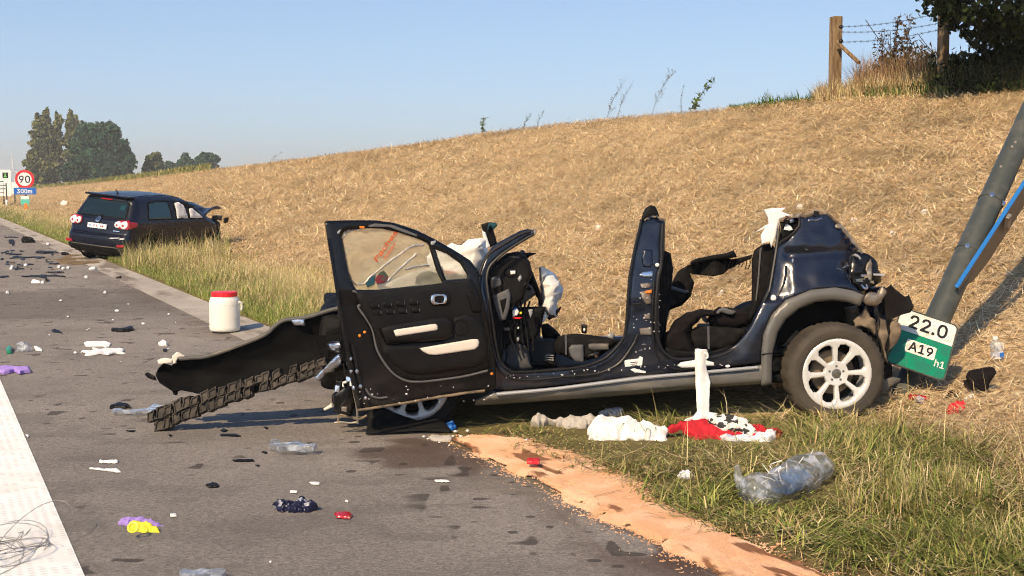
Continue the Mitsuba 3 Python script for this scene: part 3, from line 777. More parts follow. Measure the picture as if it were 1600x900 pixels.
def bush(label, spots, n, size, pal, seed, name='bramble_bush'):
    t = thing(name, label, 'bush')
    C, R, st = [], [], []
    rr = np.random.default_rng(seed)
    for px, u, hgt, rad in spots:
        b, Y = crest_point(px, u)
        C.append(b + [0, 0, hgt * .55]); R.append([rad, rad, hgt * .5])
        for k in range(5):
            st.append(tube(smooth_path([b, b + rr.normal(0, .12, 3) * [1, 1, 0] + [0, 0, hgt * .5], b + rr.normal(0, .3, 3) * [1, 1, 0] + [0, 0, hgt * rr.uniform(.8, 1.15)]], 4), .006, 4))
    put('stem', cat(st), 'bark', t)
    m, c = leaf_cloud(C, R, n, size, pal, seed, .3)
    scene[unique(t + '__foliage')] = mikit.ply(m, 'crown_material', False, color=c)
bush('twiggy dark bramble tangled in the wire fence', [(1375, 14.6, .9, .28), (1398, 14.7, 1.15, .3), (1425, 14.7, 1.0, .3), (1448, 14.7, .9, .3)], 900, .035, [(.04, .045, .02), (.08, .055, .035)], 81)
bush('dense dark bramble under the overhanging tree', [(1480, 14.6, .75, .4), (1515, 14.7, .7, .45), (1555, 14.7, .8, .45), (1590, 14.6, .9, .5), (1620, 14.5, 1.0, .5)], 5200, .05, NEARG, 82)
bush('low green weeds at the foot of the dark bramble', [(1440, 14.0, .3, .35), (1475, 14.0, .35, .4), (1510, 14.0, .3, .4), (1560, 14.0, .3, .45), (1600, 14.0, .3, .4)], 1500, .04, [(.05, .07, .02), (.03, .05, .015)], 83, 'weed_patch')
for i, (px, u, hgt, lean) in enumerate([(1393, 14.5, 1.35, .05), (1417, 14.5, 1.25, -.03), (1382, 14.5, 1.1, -.08)]):
    b, Y = crest_point(px, u)
    stem, leaf = panicle(b, b + [lean, 0, hgt], 26, .5, .008, .8, 130 + i)
    t = thing('dead_weed', ['tallest brown umbel weed in front of the fence wires', 'brown branching weed right of the tallest in front of the fence', 'brown branching weed leaning left nearest the fence post'][i], 'weed')
    put('stem', stem, 'bark', t)
    scene[unique(t + '__foliage')] = mikit.ply(leaf, 'crown_material', False, color=np.repeat([[.10, .07, .04]], len(leaf.vertices), 0))

# the wire fence on the crest
def fence_xyz(px, py, u):
    t = (px - CX) / FPX
    Y = u / (t * CT + ST)
    return at_y(px, py, Y)
FU = 14.45
f = thing('wire_fence', 'wooden post and barbed wire fence on the embankment crest', 'fence')
bt, bb = fence_xyz(1305, 26, FU), fence_xyz(1305, 165, FU)
post = rbox([.165, .165, bt[2] - bb[2] + .3], .012)
post = xf(tm(post.vertices, post.faces), R=rot([0, 0, 1], 18), t=(bt + bb) / 2 - [0, 0, .15])
put('post', crumple(post, .006, 8), 'post_wood', f, label='thick sunlit wooden end post of the fence')
bt2, bb2 = fence_xyz(1474, -30, FU), fence_xyz(1474, 150, FU)
post = xf(rbox([.13, .13, bt2[2] - bb2[2]], .01), R=rot([0, 0, 1], 25), t=(bt2 + bb2) / 2)
put('post', crumple(post, .006, 8, 3), 'post_wood', f, label='thin fence post in the shade of the tree')
bt3 = bt2 + (bt2 - bt) * .75
post = xf(rbox([.13, .13, 1.6], .01), t=bt3 * [1, 1, 0] + [0, 0, bb2[2] + .55])
put('post', crumple(post, .006, 8, 4), 'post_wood', f)
brace = tube([fence_xyz(1308, 66, FU - .1), fence_xyz(1342, 98, FU - .1)], .035, 8)
put('brace', brace, 'post_wood', f)
for py0, py1 in ((42, 20), (66, 46), (50, 36)):
    a, b = fence_xyz(1311, py0, FU - .09), fence_xyz(1470, py1, FU - .07)
    c = b + (b - a) * .8
    P = np.vstack([a + (b - a) * k + [0, 0, -.05 * math.sin(math.pi * k)] for k in np.linspace(0, 1, 18)] + [b + (c - b) * k for k in np.linspace(.1, 1, 6)])
    ms = [tube(P, .0042, 5)]
    for k in np.linspace(.04, .96, 15):
        q = a + (b - a) * k + [0, 0, -.05 * math.sin(math.pi * k)]
        ms += [tube([q + [-.02, 0, -.022], q + [.02, 0, .022]], .0025, 4), tube([q + [.02, 0, -.02], q + [-.02, 0, .02]], .0025, 4)]
    put('barbed_wire', cat(ms), 'wire_metal', f)
for py in (42, 64):
    put('insulator', blob(fence_xyz(1314, py, FU - .1), [.035, .035, .035], 2), 'sign_black', f)

# ================================================================== the wreck in front
W = thing('wrecked_car', 'wrecked dark hatchback with its roof cut off and front door swung open', 'car')
def bput(name, poly, bsdf, mapf=body, thick=.05, step=9, bevel=5, bd=.014, fn=None, parent=None, smooth=40, label=None, cr=0.0, crf=9, hole=None):
    g = Polygon(poly) if not hasattr(poly, 'geom_type') else poly
    g = g.buffer(0)
    if hole is not None:
        for q in hole:
            g = g.difference(Polygon(q).buffer(0))
    m = relief(g, mapf, thick, step, bevel, bd, fn)
    if cr:
        m = crumple(m, cr, crf, len(scene))
    return put(name, m, bsdf, parent or W, smooth, label)
def at(dy):
    return lambda x, y, h: side(x, y, dy + np.asarray(h))
def bat(dy):
    return lambda x, y, h: body(x, y, dy + np.asarray(h))
def zoomed(x0, y0, k, pts):
    return [(x0 + x / k, y0 + y / k) for x, y in pts]
A_ = lambda *p: zoomed(500, 330, 5.625, p)
B_ = lambda *p: zoomed(500, 480, 4.09, p)
C_ = lambda *p: zoomed(730, 330, 5.294, p)
D_ = lambda *p: zoomed(740, 480, 5.623, p)
E_ = lambda *p: zoomed(980, 310, 6.0, p)
F_ = lambda *p: zoomed(980, 440, 5.625, p)
G_ = lambda *p: zoomed(1150, 310, 5.293, p)
H_ = lambda *p: zoomed(1190, 440, 3.912, p)
def spath(pts, dy=0.0, n=6, mp=body):
    q = smooth_path(np.array(pts, float), n)
    return mp(q[:, 0], q[:, 1], dy)

# outer side: pillar stubs, sill and rear quarter in one pressed panel
open_front = D_((140, 0), (160, 200), (180, 350), (220, 480), (290, 540), (380, 565), (800, 540), (1000, 510), (1150, 450), (1250, 360), (1310, 280), (1340, 180), (1360, 0)) + E_((30, 700), (60, 520), (100, 340), (125, 230), (145, 140), (165, 100))
pillar_a_in = C_((555, 180), (480, 225), (400, 280), (300, 340), (235, 400), (180, 460), (158, 540), (160, 620), (180, 740), (195, 830))
pillar_a_out = C_((200, 300), (150, 380), (110, 480), (100, 540))
pillar_a_top = C_((555, 160), (500, 145), (430, 165), (330, 220), (260, 255))
rear_open = F_((285, 0), (285, 400), (300, 560), (350, 630), (440, 668), (700, 655), (850, 615), (960, 545), (1050, 440), (1110, 330), (1160, 220), (1220, 90), (1260, 0)) + G_((290, 700), (320, 480), (340, 330), (365, 190))
b_top = E_((165, 100), (180, 85), (220, 62), (265, 75), (290, 130), (305, 180), (345, 190), (355, 230), (352, 480), (338, 620))
quarter_top = [(1221, 342), (1240, 338), (1247, 336), (1256, 339), (1272, 334), (1288, 331), (1297, 335), (1310, 350), (1318, 362), (1326, 372), (1334, 381), (1341, 391), (1336, 394), (1329, 398), (1326.6, 416), (1328, 440)]
arch_outer = H_((630, 85), (560, 55), (450, 38), (300, 53), (150, 113), (60, 203), (10, 320), (0, 450))
side_poly = pillar_a_top[::-1][::-1] + pillar_a_out + [(748, 455), (752, 500), (760, 550), (767, 590), (772, 612), (864, 603), (1000, 588), (1100, 578), (1189, 566)] + arch_outer[::-1] + quarter_top[::-1] + rear_open[::-1] + [(1030, 440)] + b_top[::-1] + open_front[::-1][1:] + pillar_a_in[::-1]
P_side = Polygon(side_poly).buffer(0)
glass_hole = G_((380, 185), (480, 150), (525, 150), (520, 230), (470, 290), (350, 372), (345, 300))
lamp_hole = G_((470, 470), (900, 470), (920, 500), (925, 640), (905, 690), (640, 690))
def side_fn(x, y):
    # pressed shape: belt crease, flared arch, shut faces set back next to the openings
    d = np.full(len(x), 0.0)
    r = np.hypot(x - 1300, (y - 582) * 1.0)
    d -= .035 * np.exp(-((r - 128) / 26) ** 2) * (y < 575)
    d += .022 * np.exp(-((y - 398 + .04 * (x - 1230)) / 7.0) ** 2) * (x > 1225)
    d += .030 * np.clip((1240 - x) / 22, 0, 1) * (x > 1100) * (y < 470)
    d += .028 * (x < 1100)
    d += .022 * (meshkit.fbm(np.stack([x * .07, y * .09, x * 0 + 3], -1), 3, 8) - .5) * np.clip((x - 1240) / 20, 0, 1) * np.clip((405 - y) / 40, 0, 1)
    d += .05 * np.clip((x - 1300) / 30, 0, 1) * np.abs(np.sin(x * .30 + y * .11)) * (y < 440)
    d += .015 * (meshkit.noise(np.stack([x * .05, y * .05, x * 0], -1), 4) - .5) * (x > 1225)
    return d
m = relief(P_side.difference(Polygon(glass_hole)), body, .085, 6, 4, .016, side_fn)
put('body_side', m, 'navy_paint', W, 45)
# cut ends and pressed details of the pillars
bput('pillar_cap', E_((125, 235), (145, 140), (180, 88), (220, 62), (265, 75), (290, 130), (305, 180), (240, 170), (190, 190), (150, 215)), 'soft_black', bat(-.022), .06, 5, 5, .02)
bput('pillar_recess', E_((135, 560), (160, 480), (235, 480), (240, 620), (215, 645), (150, 640)), 'navy_paint', bat(.015), .03, 4, 3, .008)
bput('latch_plate', E_((105, 715), (150, 685), (235, 680), (240, 735), (160, 735)), 'chrome', bat(.018), .02, 4, 2, .004, cr=.004)
bput('lock_striker', F_((110, 20), (190, 10), (215, 40), (190, 60), (130, 60)), 'steel', bat(.012), .03, 4, 2, .006, cr=.006)
bput('belt_reel', F_((115, 90), (215, 85), (215, 195), (170, 200), (130, 150)), 'steel', bat(.010), .04, 4, 2, .008, cr=.010)
bput('orange_clip', F_((155, 82), (215, 70), (218, 100), (160, 105)), 'orange_plastic', bat(.0), .02, 3, 2, .004)
bput('hinge', F_((150, 285), (205, 285), (205, 330), (150, 330)), 'steel', bat(.008), .03, 3, 2, .006)
bput('hinge', F_((105, 410), (215, 405), (215, 470), (120, 465)), 'steel', bat(.008), .03, 3, 2, .006, cr=.004)
bput('check_strap', F_((40, 190), (130, 180), (130, 205), (45, 212)), 'sign_black', bat(-.03), .03, 3, 2, .004)
put('bolt_cap', blob(body(1027, 414, -.0), [.013, .008, .013], 2), 'white_plastic', W)
put('bolt_cap', blob(body(1208.5, 466, .0), [.018, .01, .022], 2), 'white_plastic', W)
put('bolt_cap', blob(body(1137, 572, .0), [.016, .01, .010], 2), 'white_plastic', W)
# stickers and bits of torn paper on the sill
for q, b in ((D_((1325, 465), (1450, 450), (1462, 430), (1490, 440), (1480, 510), (1330, 525)), 'white_paint'), (F_((25, 770), (60, 760), (165, 790), (160, 805), (70, 800)), 'white_paint')):
    bput('paper_label', q, b, bat(.018), .006, 4, 1, .002, cr=.003)
for k in range(3):
    bput('label_print', [(985 + 1.2 * k, 566 + 2.6 * k), (996, 565 + 2.6 * k), (996, 566.2 + 2.6 * k), (985, 567.2 + 2.6 * k)], 'trim_grey', bat(.0155), .003, 3, 0, 0)
# rubber seals round both openings
put('door_seal', tube(spath(C_((550, 190), (470, 235), (390, 285), (300, 345), (235, 402), (182, 462), (160, 545), (165, 640), (185, 760)) + D_((175, 200), (200, 360), (235, 480), (300, 545), (390, 572), (800, 545), (1000, 512), (1150, 452), (1250, 362), (1312, 280), (1340, 180)) + E_((18, 800), (40, 640), (75, 460), (110, 310), (135, 200)), .0), .012, 8, flat=.8), 'rubber_seal', W)
put('door_seal', tube(spath(C_((100, 540), (115, 470), (155, 385), (205, 330), (330, 255), (440, 190), (520, 165)), -.012), .010, 7), 'rubber_seal', W)
put('door_seal', tube(spath(D_((190, 480), (240, 570), (330, 620), (500, 640), (800, 610), (1050, 590), (1200, 540), (1300, 470), (1400, 330), (1440, 240)), .012), .008, 6), 'rubber_seal', W)
put('door_seal', tube(spath(E_((335, 240), (325, 420), (318, 620)) + F_((268, 0), (250, 300), (262, 480), (300, 590), (360, 650), (450, 682), (700, 672), (860, 630), (975, 560), (1065, 450), (1125, 340), (1175, 225), (1235, 95)) + G_((275, 760), (310, 560), (335, 400), (352, 250)), .0), .013, 8, flat=.8), 'rubber_seal', W)
put('door_seal', tube(spath(F_((238, 0), (222, 300), (232, 520), (270, 660), (350, 740), (470, 770), (700, 750), (900, 700), (1020, 620), (1110, 500), (1180, 360)), .018), .007, 6), 'rubber_seal', W)
put('trim_line', tube(spath(G_((470, 500), (460, 600), (440, 720), (400, 820), (330, 890)), .008), .006, 5), 'chrome', W)
put('trim_line', tube(spath(G_((415, 560), (410, 640), (385, 740), (330, 840), (280, 900)), .014), .008, 5), 'rubber_seal', W)
# jagged ends where the pillars and roof were cut
for i, (q, b_) in enumerate(((C_((545, 150), (562, 158), (556, 170), (566, 178), (552, 186)), 'steel'), (E_((160, 205), (185, 180), (195, 195), (215, 172), (250, 178), (275, 160), (300, 185)), 'steel'), (G_((365, 185), (400, 172), (420, 150), (445, 168), (470, 140), (490, 152), (520, 140)), 'steel'), (E_((300, 178), (318, 196), (345, 190), (352, 210)), 'rust_dirt'))):
    put('torn_edge', crumple(tube(spath(q, -.012, 4), .007, 5), .008, 45, 70 + i), b_, W, False)
for i in range(12):
    r_ = np.random.default_rng(640 + i)
    bx_, by_ = [(1016, 338), (1250, 337), (1275, 334), (830, 362), (1310, 352), (1228, 346)][i % 6]
    a_ = r_.uniform(0, 6.3)
    put('torn_flap', crumple(relief(Polygon([(bx_ + 7 * r_.uniform(.3, 1) * math.cos(a_ + t), by_ + 6 * r_.uniform(.3, 1) * math.sin(a_ + t)) for t in np.linspace(0, 5.2, 6)]).buffer(0), bat(r_.uniform(-.03, .03)), .004, 2.5, 0, 0), .014, 38, i), ['navy_paint', 'steel', 'black_plastic'][i % 3], W, False)
# crumbs of broken window glass and scratches
rg_ = np.random.default_rng(77)
cr_ = []
for i in range(100):
    k_ = rg_.random()
    if k_ < .55:
        x_ = rg_.uniform(790, 1180); y_ = 606 - (x_ - 780) * .062 + rg_.uniform(-20, -13)
        c_ = side(x_, y_, rg_.uniform(-.02, .02))
    elif k_ < .8:
        c_ = body(rg_.uniform(985, 1032), rg_.uniform(430, 575), -.008)
    else:
        c_ = side(rg_.uniform(560, 770), rg_.uniform(600, 632), -.34)
    m_ = trimesh.creation.icosphere(subdivisions=0, radius=rg_.uniform(.0025, .006))
    cr_.append(tm(m_.vertices * rg_.uniform(.5, 1.3, 3) + c_, m_.faces))
labels[put('glass_crumbs', cat(cr_), 'lamp_white', W, False)] = {'kind': 'stuff'}
for i in range(16):
    x_, y_ = rg_.uniform(1235, 1325), rg_.uniform(345, 445)
    if i > 9:
        x_, y_ = rg_.uniform(990, 1030), rg_.uniform(350, 560)
    a_, l_ = rg_.uniform(-.6, 1.2), rg_.uniform(4, 14)
    put('scratch', tube(spath([(x_, y_), (x_ + l_ * .5 * math.cos(a_), y_ + l_ * .5 * math.sin(a_) + .6), (x_ + l_ * math.cos(a_), y_ + l_ * math.sin(a_))], .004 if i < 10 else .022, 3), .0016, 3), 'dull_alloy', W)
# quarter details
bput('quarter_glass_frame', G_((375, 195), (480, 158), (515, 160), (512, 225), (465, 285), (352, 372)), 'soft_black', bat(.05), .03, 4, 3, .01)
bput('torn_bracket', G_((410, 205), (450, 230), (470, 262), (440, 270), (390, 262)), 'white_plastic', bat(.03), .02, 3, 2, .005, cr=.006)
put('rivet', blob(body(*G_((460, 185))[0], .03), [.016, .01, .014], 2, .004, 60), 'chrome', W)
put('window_seal', tube(spath(G_((525, 150), (522, 225), (470, 292), (350, 378)), -.002), .010, 6), 'rubber_seal', W)
put('torn_edge', crumple(tube(spath(G_((560, 150), (620, 120), (660, 100), (720, 125), (745, 110)), .01), .016, 6), .012, 40, 3), 'rust_dirt', W)
put('torn_edge', crumple(tube(spath(G_((600, 180), (660, 178), (712, 165)), -.004), .006, 5), .003, 40, 4), 'chrome', W)
put('torn_edge', crumple(tube(spath(G_((745, 110), (800, 165), (860, 215), (920, 290), (975, 370), (1050, 450)), .004), .009, 6), .006, 30, 5), 'steel', W)
# roof pillar trim torn off and hanging white
bput('pillar_trim', [(1192.6, 327), (1205, 325), (1228, 325), (1222, 331), (1236, 337), (1219, 344), (1212, 372), (1205, 386), (1203, 377), (1190, 381), (1188, 368), (1196, 357), (1180, 363), (1195, 353), (1202, 350), (1200, 340)], 'white_fabric', bat(.03), .03, 4, 3, .012, cr=.012, label='torn cream pillar trim sticking up behind the rear door opening')
# sill and arch mouldings
bput('sill_cladding', D_((10, 862), (15, 815), (180, 735), (200, 745), (700, 705), (1462, 600)) + F_((600, 790), (1000, 770), (1150, 735), (1188, 715)) + [(1193, 560), (1206, 560), (1206, 599), (1100, 606), (1000, 616), (918, 622), (830, 628), (760, 633)], 'sill_plastic', lambda x, y, h: side(x, y, -.03 + np.asarray(h)), .14, 7, 7, .045, lambda x, y: .045 * np.clip((y - (608 - (x - 775) * .056) - 13) / 9, 0, 1))
put('sill_strip', tube(spath([(776, 616), (864, 608), (1000, 591), (1087, 583), (1184, 574)], -.045, 8, side), .011, 8), 'dull_alloy', W)
arch_in = H_((600, 150), (520, 125), (430, 115), (330, 125), (230, 165), (150, 230), (100, 310), (70, 430), (65, 480), (64, 625))
arch_out = H_((630, 85), (560, 55), (450, 35), (300, 50), (150, 110), (60, 200), (10, 320), (-2, 430), (-4, 640))
bput('wheel_arch_moulding', arch_out + arch_in[::-1], 'sill_plastic', lambda x, y, h: side(x, y, -.05 + np.asarray(h)), .11, 6, 8, .03, smooth=50)
put('moulding_joint', tube(spath([(1189.5, 554), (1207, 551.5)], -.052, 4, side), .004, 4), 'sign_black', W)
# wheel housing: dark liner
lin = []
q = np.array(H_((600, 150), (520, 125), (430, 115), (330, 125), (230, 165), (150, 230), (100, 310), (70, 430), (65, 560)))
q = smooth_path(q, 5)
A0, A1 = side(q[:, 0], q[:, 1], .0), side(q[:, 0], q[:, 1], .0) + NC * .42
nq = len(q)
lin = tm(np.vstack([A0, A1]), [[i, i + 1, i + nq + 1] for i in range(nq - 1)] + [[i, i + nq + 1, i + nq] for i in range(nq - 1)])
put('wheel_liner', lin, 'soft_black', W)
bput('wheel_liner', list(q) + [(1209, 600), (1395, 600), (1390, 500), (1360, 470)], 'soft_black', at(.36), .03, 20, 0, 0)
put('suspension_arm', cat([rbox([.5, .08, .10], .03, side(1262, 560, .3)), tube([side(1290, 590, .3), side(1215, 596, .3)], .035, 8), tube([side(1345, 560, .3), side(1330, 480, .3)], .045, 9)]), 'rust_dirt', W)
bput('mud_guard', [(1206, 566), (1222, 540), (1245, 515), (1250, 520), (1228, 560), (1216, 590), (1214, 610), (1206, 603)], 'rust_dirt', at(.22), .04, 8, 4, .01)

# ---- wheels
def wheel(center, R=.316, width=.205, rim_m='alloy', tyre_m='tyre_rubber', spin=0.0, tilt=None):
    wt = {}
    M = np.stack([EC, NC, [0, 0, 1.0]], 1)
    if tilt is not None:
        M = tilt @ M
    go = lambda m: xf(m, R=M, t=center)
    w2, rr = width / 2, R * .705
    key = unique(W + '__wheel')
    prof = [(rr - .012, -w2 + .02), (rr + .004, -w2 + .008), (rr + .02, -w2 - .004), (rr + .05, -w2 - .008), (R - .035, -w2 - .004), (R - .014, -w2 + .012), (R - .004, -w2 + .03), (R, -w2 + .06), (R, w2 - .06), (R - .004, w2 - .03), (R - .016, w2 - .01), (rr + .04, w2), (rr - .01, w2 - .02)]
    ty = lathe(prof, 96)
    # tread: grooves cut as steps between shoulder blocks
    v = np.array(ty.vertices)
    rad = np.hypot(v[:, 0], v[:, 2]); ang = np.arctan2(v[:, 2], v[:, 0])
    gr = (np.mod(ang / (2 * np.pi) * 48 + .5 * np.sign(v[:, 1]), 1) < .34) & (rad > R - .02)
    v[gr, 0] *= .975; v[gr, 2] *= .975
    scene[key + '__tyre'] = mikit.ply(go(tm(v, ty.faces)), tyre_m, 40)
    face = Point(0, 0).buffer(rr + .004, 48)
    for k in range(8):
        a0 = math.radians(48 - 44.6 * k - 22.4 + spin)
        big = k % 2 == 0
        inner, outer, wi, wo = .082, .186, .014 if not big else .018, .046 if big else .037
        pts = [(inner, -wi), (outer - .03, -wo), (outer - .008, -wo * .8), (outer, 0), (outer - .008, wo * .8), (outer - .03, wo), (inner, wi)]
        h = Polygon([(r_ * math.cos(a0) - t_ * math.sin(a0), r_ * math.sin(a0) + t_ * math.cos(a0)) for r_, t_ in pts]).buffer(.008).buffer(-.004)
        face = face.difference(h)
    def mp(x, y, h):
        r_ = np.hypot(x, y)
        dish = .020 * np.clip(1 - r_ / .20, 0, 1) ** 1.2 - .006 * np.exp(-((r_ - .205) / .012) ** 2)
        return np.stack([x, -w2 + .012 + dish + np.asarray(h), y], -1)
    scene[key + '__rim'] = mikit.ply(go(relief(face, mp, .03, .016, .007, .007)), rim_m, 40)
    scene[key + '__rim_barrel'] = mikit.ply(go(lathe([(rr, -w2 + .015), (rr - .012, -w2 + .05), (rr - .02, w2 - .03)], 48)), 'dull_alloy', 40)
    scene[key + '__brake_disc'] = mikit.ply(go(lathe([(.0, .0), (.135, .0), (.14, .006), (.14, .02), (0, .025)], 40)), 'rust_dirt', 40)
    scene[key + '__hub'] = mikit.ply(go(lathe([(0, w2 - .02), (rr - .02, w2 - .02), (rr - .02, w2 - .01), (0, w2)], 40)), 'soft_black', 40)
    cap = cat([lathe([(0, -w2 + .019), (.024, -w2 + .020), (.030, -w2 + .026), (.030, -w2 + .05)], 32)])
    scene[key + '__centre_cap'] = mikit.ply(go(cap), 'trim_grey', 40)
    chev = []
    for dz in (.0035, -.0125):
        chev.append(relief(Polygon([(-.018, dz - .003), (0, dz + .010), (.018, dz - .003), (.018, dz - .011), (0, dz + .002), (-.018, dz - .011)]), lambda x, y, h: np.stack([x, -w2 + .0145 + np.asarray(h), y], -1), .006, .006, 0, 0))
    scene[key + '__emblem'] = mikit.ply(go(cat(chev)), 'chrome', False)
    for k in range(5):
        a0 = math.radians(18 + 72 * k)
        scene[unique(key + '__wheel_bolt')] = mikit.ply(go(xf(lathe([(0, -w2 + .024), (.0085, -w2 + .026), (.0085, -w2 + .05)], 10), t=[.047 * math.cos(a0), 0, .047 * math.sin(a0)])), 'trim_grey', 40)
wheel(side(1300.5, 581, .045), tilt=rot([0, 0, 1], -2))
wheel(side(645, 597, .14), rim_m='dull_alloy', tyre_m='dark_rubber', spin=15)
for s_, dy in ((1300, 1.48),):
    scene[unique(W + '__far_wheel')] = mikit.ply(xf(lathe([(.2, -.1), (.30, -.1), (.316, -.05), (.316, .05), (.30, .1), (.2, .1), (0, .08)], 48), R=np.stack([EC, NC, [0, 0, 1.0]], 1), t=side(1300, 581, .045) + NC * dy), 'dark_rubber', 40)
scene[unique(W + '__far_wheel')] = mikit.ply(xf(lathe([(.2, -.1), (.30, -.1), (.316, -.05), (.316, .05), (.30, .1), (.2, .1), (0, .08)], 48), R=np.stack([EC, NC, [0, 0, 1.0]], 1), t=side(645, 597, .14) + NC * 1.3), 'dark_rubber', 40)

# ---- underbody, far side and tail: all in the car's own frame
ORI = side(1302, 581, 0)
MC = np.stack([EC, NC, [0, 0, 1.0]], 1)
def cbox(x0, x1, y0, y1, z0, z1, r=.02):
    """box in the car's frame: x metres behind (+) the rear axle, y inward, z above the road"""
    c = np.array([(x0 + x1) / 2, (y0 + y1) / 2, 0])
    return xf(rbox([x1 - x0, y1 - y0, z1 - z0], r), R=MC, t=ORI * [1, 1, 0] + MC @ c + [0, 0, (z0 + z1) / 2])
put('floor_pan', cbox(-2.12, .35, .10, 1.62, .24, .30), 'soft_black', W)
put('far_sill', cbox(-2.1, -.35, 1.56, 1.68, .22, .37), 'navy_paint', W)
put('tail_panel', crumple(trimesh.remesh.subdivide_to_size(np.array(cbox(.30, .40, .12, 1.6, .36, .84).vertices), cbox(.30, .40, .12, 1.6, .36, .84).faces, .08)[0:2] and tm(*trimesh.remesh.subdivide_to_size(cbox(.30, .40, .12, 1.6, .36, .84).vertices, cbox(.30, .40, .12, 1.6, .36, .84).faces, .08)), .04, 5, 2), 'navy_paint', W)
put('boot_floor', cbox(-.45, .34, .12, 1.6, .40, .46), 'soft_black', W)
# far rear quarter, the same pressing turned over
fq = relief(Polygon([(1312, 470), (1314, 430), (1320, 412), (1330, 408), (1342, 424), (1342, 470)]), lambda x, y, h: side(x, y, tumble(side(x, y, 0)) * .6 + np.asarray(h)) , .05, 12, 5, .014)
fq = tm(np.array(fq.vertices) + NC * 1.58 - [0, 0, .06], fq.faces)
put('far_quarter', fq, 'navy_paint', W)
# ---- rear lamp wreckage and tail
bput('lamp_housing', G_((940, 470), (975, 440), (1030, 455), (1085, 460), (1130, 490), (1165, 540), (1190, 620), (1200, 690), (1150, 720), (1100, 740), (1040, 760), (960, 720), (938, 600)), 'black_metal', bat(.02), .12, 5, 6, .03, cr=.018, crf=14)
bput('lamp_bezel', G_((1085, 545), (1110, 500), (1130, 540), (1120, 640), (1125, 690), (1095, 670), (1075, 600)), 'steel', bat(-.01), .03, 3, 2, .006, cr=.012, crf=25)
put('lamp_tube', crumple(tube(spath(G_((975, 465), (1010, 480), (1030, 505)), -.01), .008, 6), .006, 30), 'dull_alloy', W)
put('lamp_tube', crumple(tube(spath(G_((960, 455), (945, 500), (940, 560), (942, 640), (930, 690)), -.002), .006, 6), .003, 30), 'rubber_seal', W)
put('bulb_holder', crumple(tube(spath(G_((1035, 715), (1060, 745), (1085, 740), (1075, 715)), -.01), .007, 6), .006, 30), 'chrome', W)
for i in range(11):
    r_ = np.random.default_rng(500 + i)
    x, y = r_.uniform(1338, 1380), r_.uniform(418, 470)
    put('lamp_shard', crumple(rbox([r_.uniform(.015, .06), .006, r_.uniform(.008, .03)], .002, (0, 0, 0)), .022, 40, i).apply_translation(body(x, y, r_.uniform(-.03, .03))), ['steel', 'black_metal', 'chrome', 'dull_alloy', 'black_plastic'][i % 5], W)
bput('bent_bracket', H_((620, 110), (650, 60), (700, 70), (735, 30), (755, 60), (740, 120), (690, 140), (640, 135)), 'steel', bat(-.01), .05, 4, 4, .015, cr=.02, crf=16)
bput('torn_liner', H_((600, 210), (640, 150), (660, 220), (700, 240), (690, 330), (640, 290), (610, 270), (575, 285), (565, 240)), 'rust_dirt', bat(.06), .04, 5, 4, .012, cr=.02, crf=12)
bput('torn_liner', H_((720, 220), (760, 240), (775, 330), (750, 420), (770, 500), (745, 470), (735, 380), (715, 330)), 'rust_dirt', bat(.05), .04, 5, 4, .012, cr=.015, crf=12)
bput('torn_liner', H_((760, 280), (800, 230), (850, 260), (855, 300), (820, 370), (780, 430), (765, 350)), 'rust_dirt', at(.14), .04, 5, 4, .012, cr=.015, crf=12)
bput('crushed_bumper', H_((720, 120), (760, 100), (800, 230), (780, 330), (770, 440), (745, 480), (740, 560), (720, 560), (690, 470), (640, 400), (640, 300), (680, 320), (700, 240)), 'black_plastic', at(.12), .12, 6, 6, .03, cr=.02, crf=10)
bput('bumper_flap', H_((745, 60), (790, 20), (880, 95), (900, 80), (930, 150), (905, 190), (860, 200), (800, 225), (765, 230), (750, 150)), 'black_plastic', at(.06), .02, 6, 2, .006, lambda x, y: .10 * np.sin((x - 1380) / 22), cr=.01, crf=8, label='black plastic bumper flap bent outwards at the tail')
bput('exhaust_shield', H_((740, 600), (800, 580), (850, 590), (845, 610), (790, 640), (740, 690), (720, 690)), 'grey_plastic', at(.12), .05, 5, 4, .012, cr=.006)
bput('crushed_tail', H_((590, 380), (640, 300), (700, 340), (740, 480), (760, 560), (740, 640), (700, 640), (690, 560), (660, 470)), 'soft_black', at(.26), .25, 8, 6, .03, cr=.02, crf=7)
put('hanging_wire', tube(smooth_path(spath(H_((690, 140), (715, 220), (700, 300), (730, 390), (742, 470)), .02), 2), .005, 5), 'sign_black', W)

# ---- cabin
dash = relief(Polygon(C_((165, 620), (165, 500), (220, 430), (320, 350), (420, 330), (480, 365), (520, 420), (540, 520), (500, 600), (470, 720), (380, 800), (250, 830), (180, 760))), at(.16), 1.30, 10, 6, .03)
put('dashboard', dash, 'black_plastic', W, 40)
put('dash_vent', cat([relief(Polygon(C_((185, 545), (270, 540), (285, 600), (270, 625), (200, 635))), at(.128), .04, 5, 3, .01)] + [relief(Polygon(C_((200, 570 + 20 * k), (262, 562 + 20 * k), (264, 570 + 20 * k), (200, 578 + 20 * k))), at(.118), .02, 4, 1, .003) for k in range(3)]), 'trim_grey', W)
bput('dash_end_cap', C_((210, 700), (345, 640), (362, 700), (350, 800), (320, 900), (270, 905), (230, 800)), 'trim_grey', at(.125), .05, 6, 4, .012)
put('dash_end_slot', relief(Polygon(C_((270, 740), (325, 715), (318, 780), (295, 860))), at(.119), .02, 4, 2, .005), 'soft_black', W)
bput('column_shroud', C_((370, 700), (420, 640), (430, 590), (480, 570), (520, 610), (575, 650), (570, 690), (500, 740), (420, 800), (385, 790)), 'trim_grey', at(.36), .14, 6, 6, .025)
put('ignition_lock', xf(lathe([(0, 0), (.02, 0), (.022, .012), (.022, .03)], 20), R=MC, t=side(*C_((460, 630))[0], .345)), 'chrome', W)
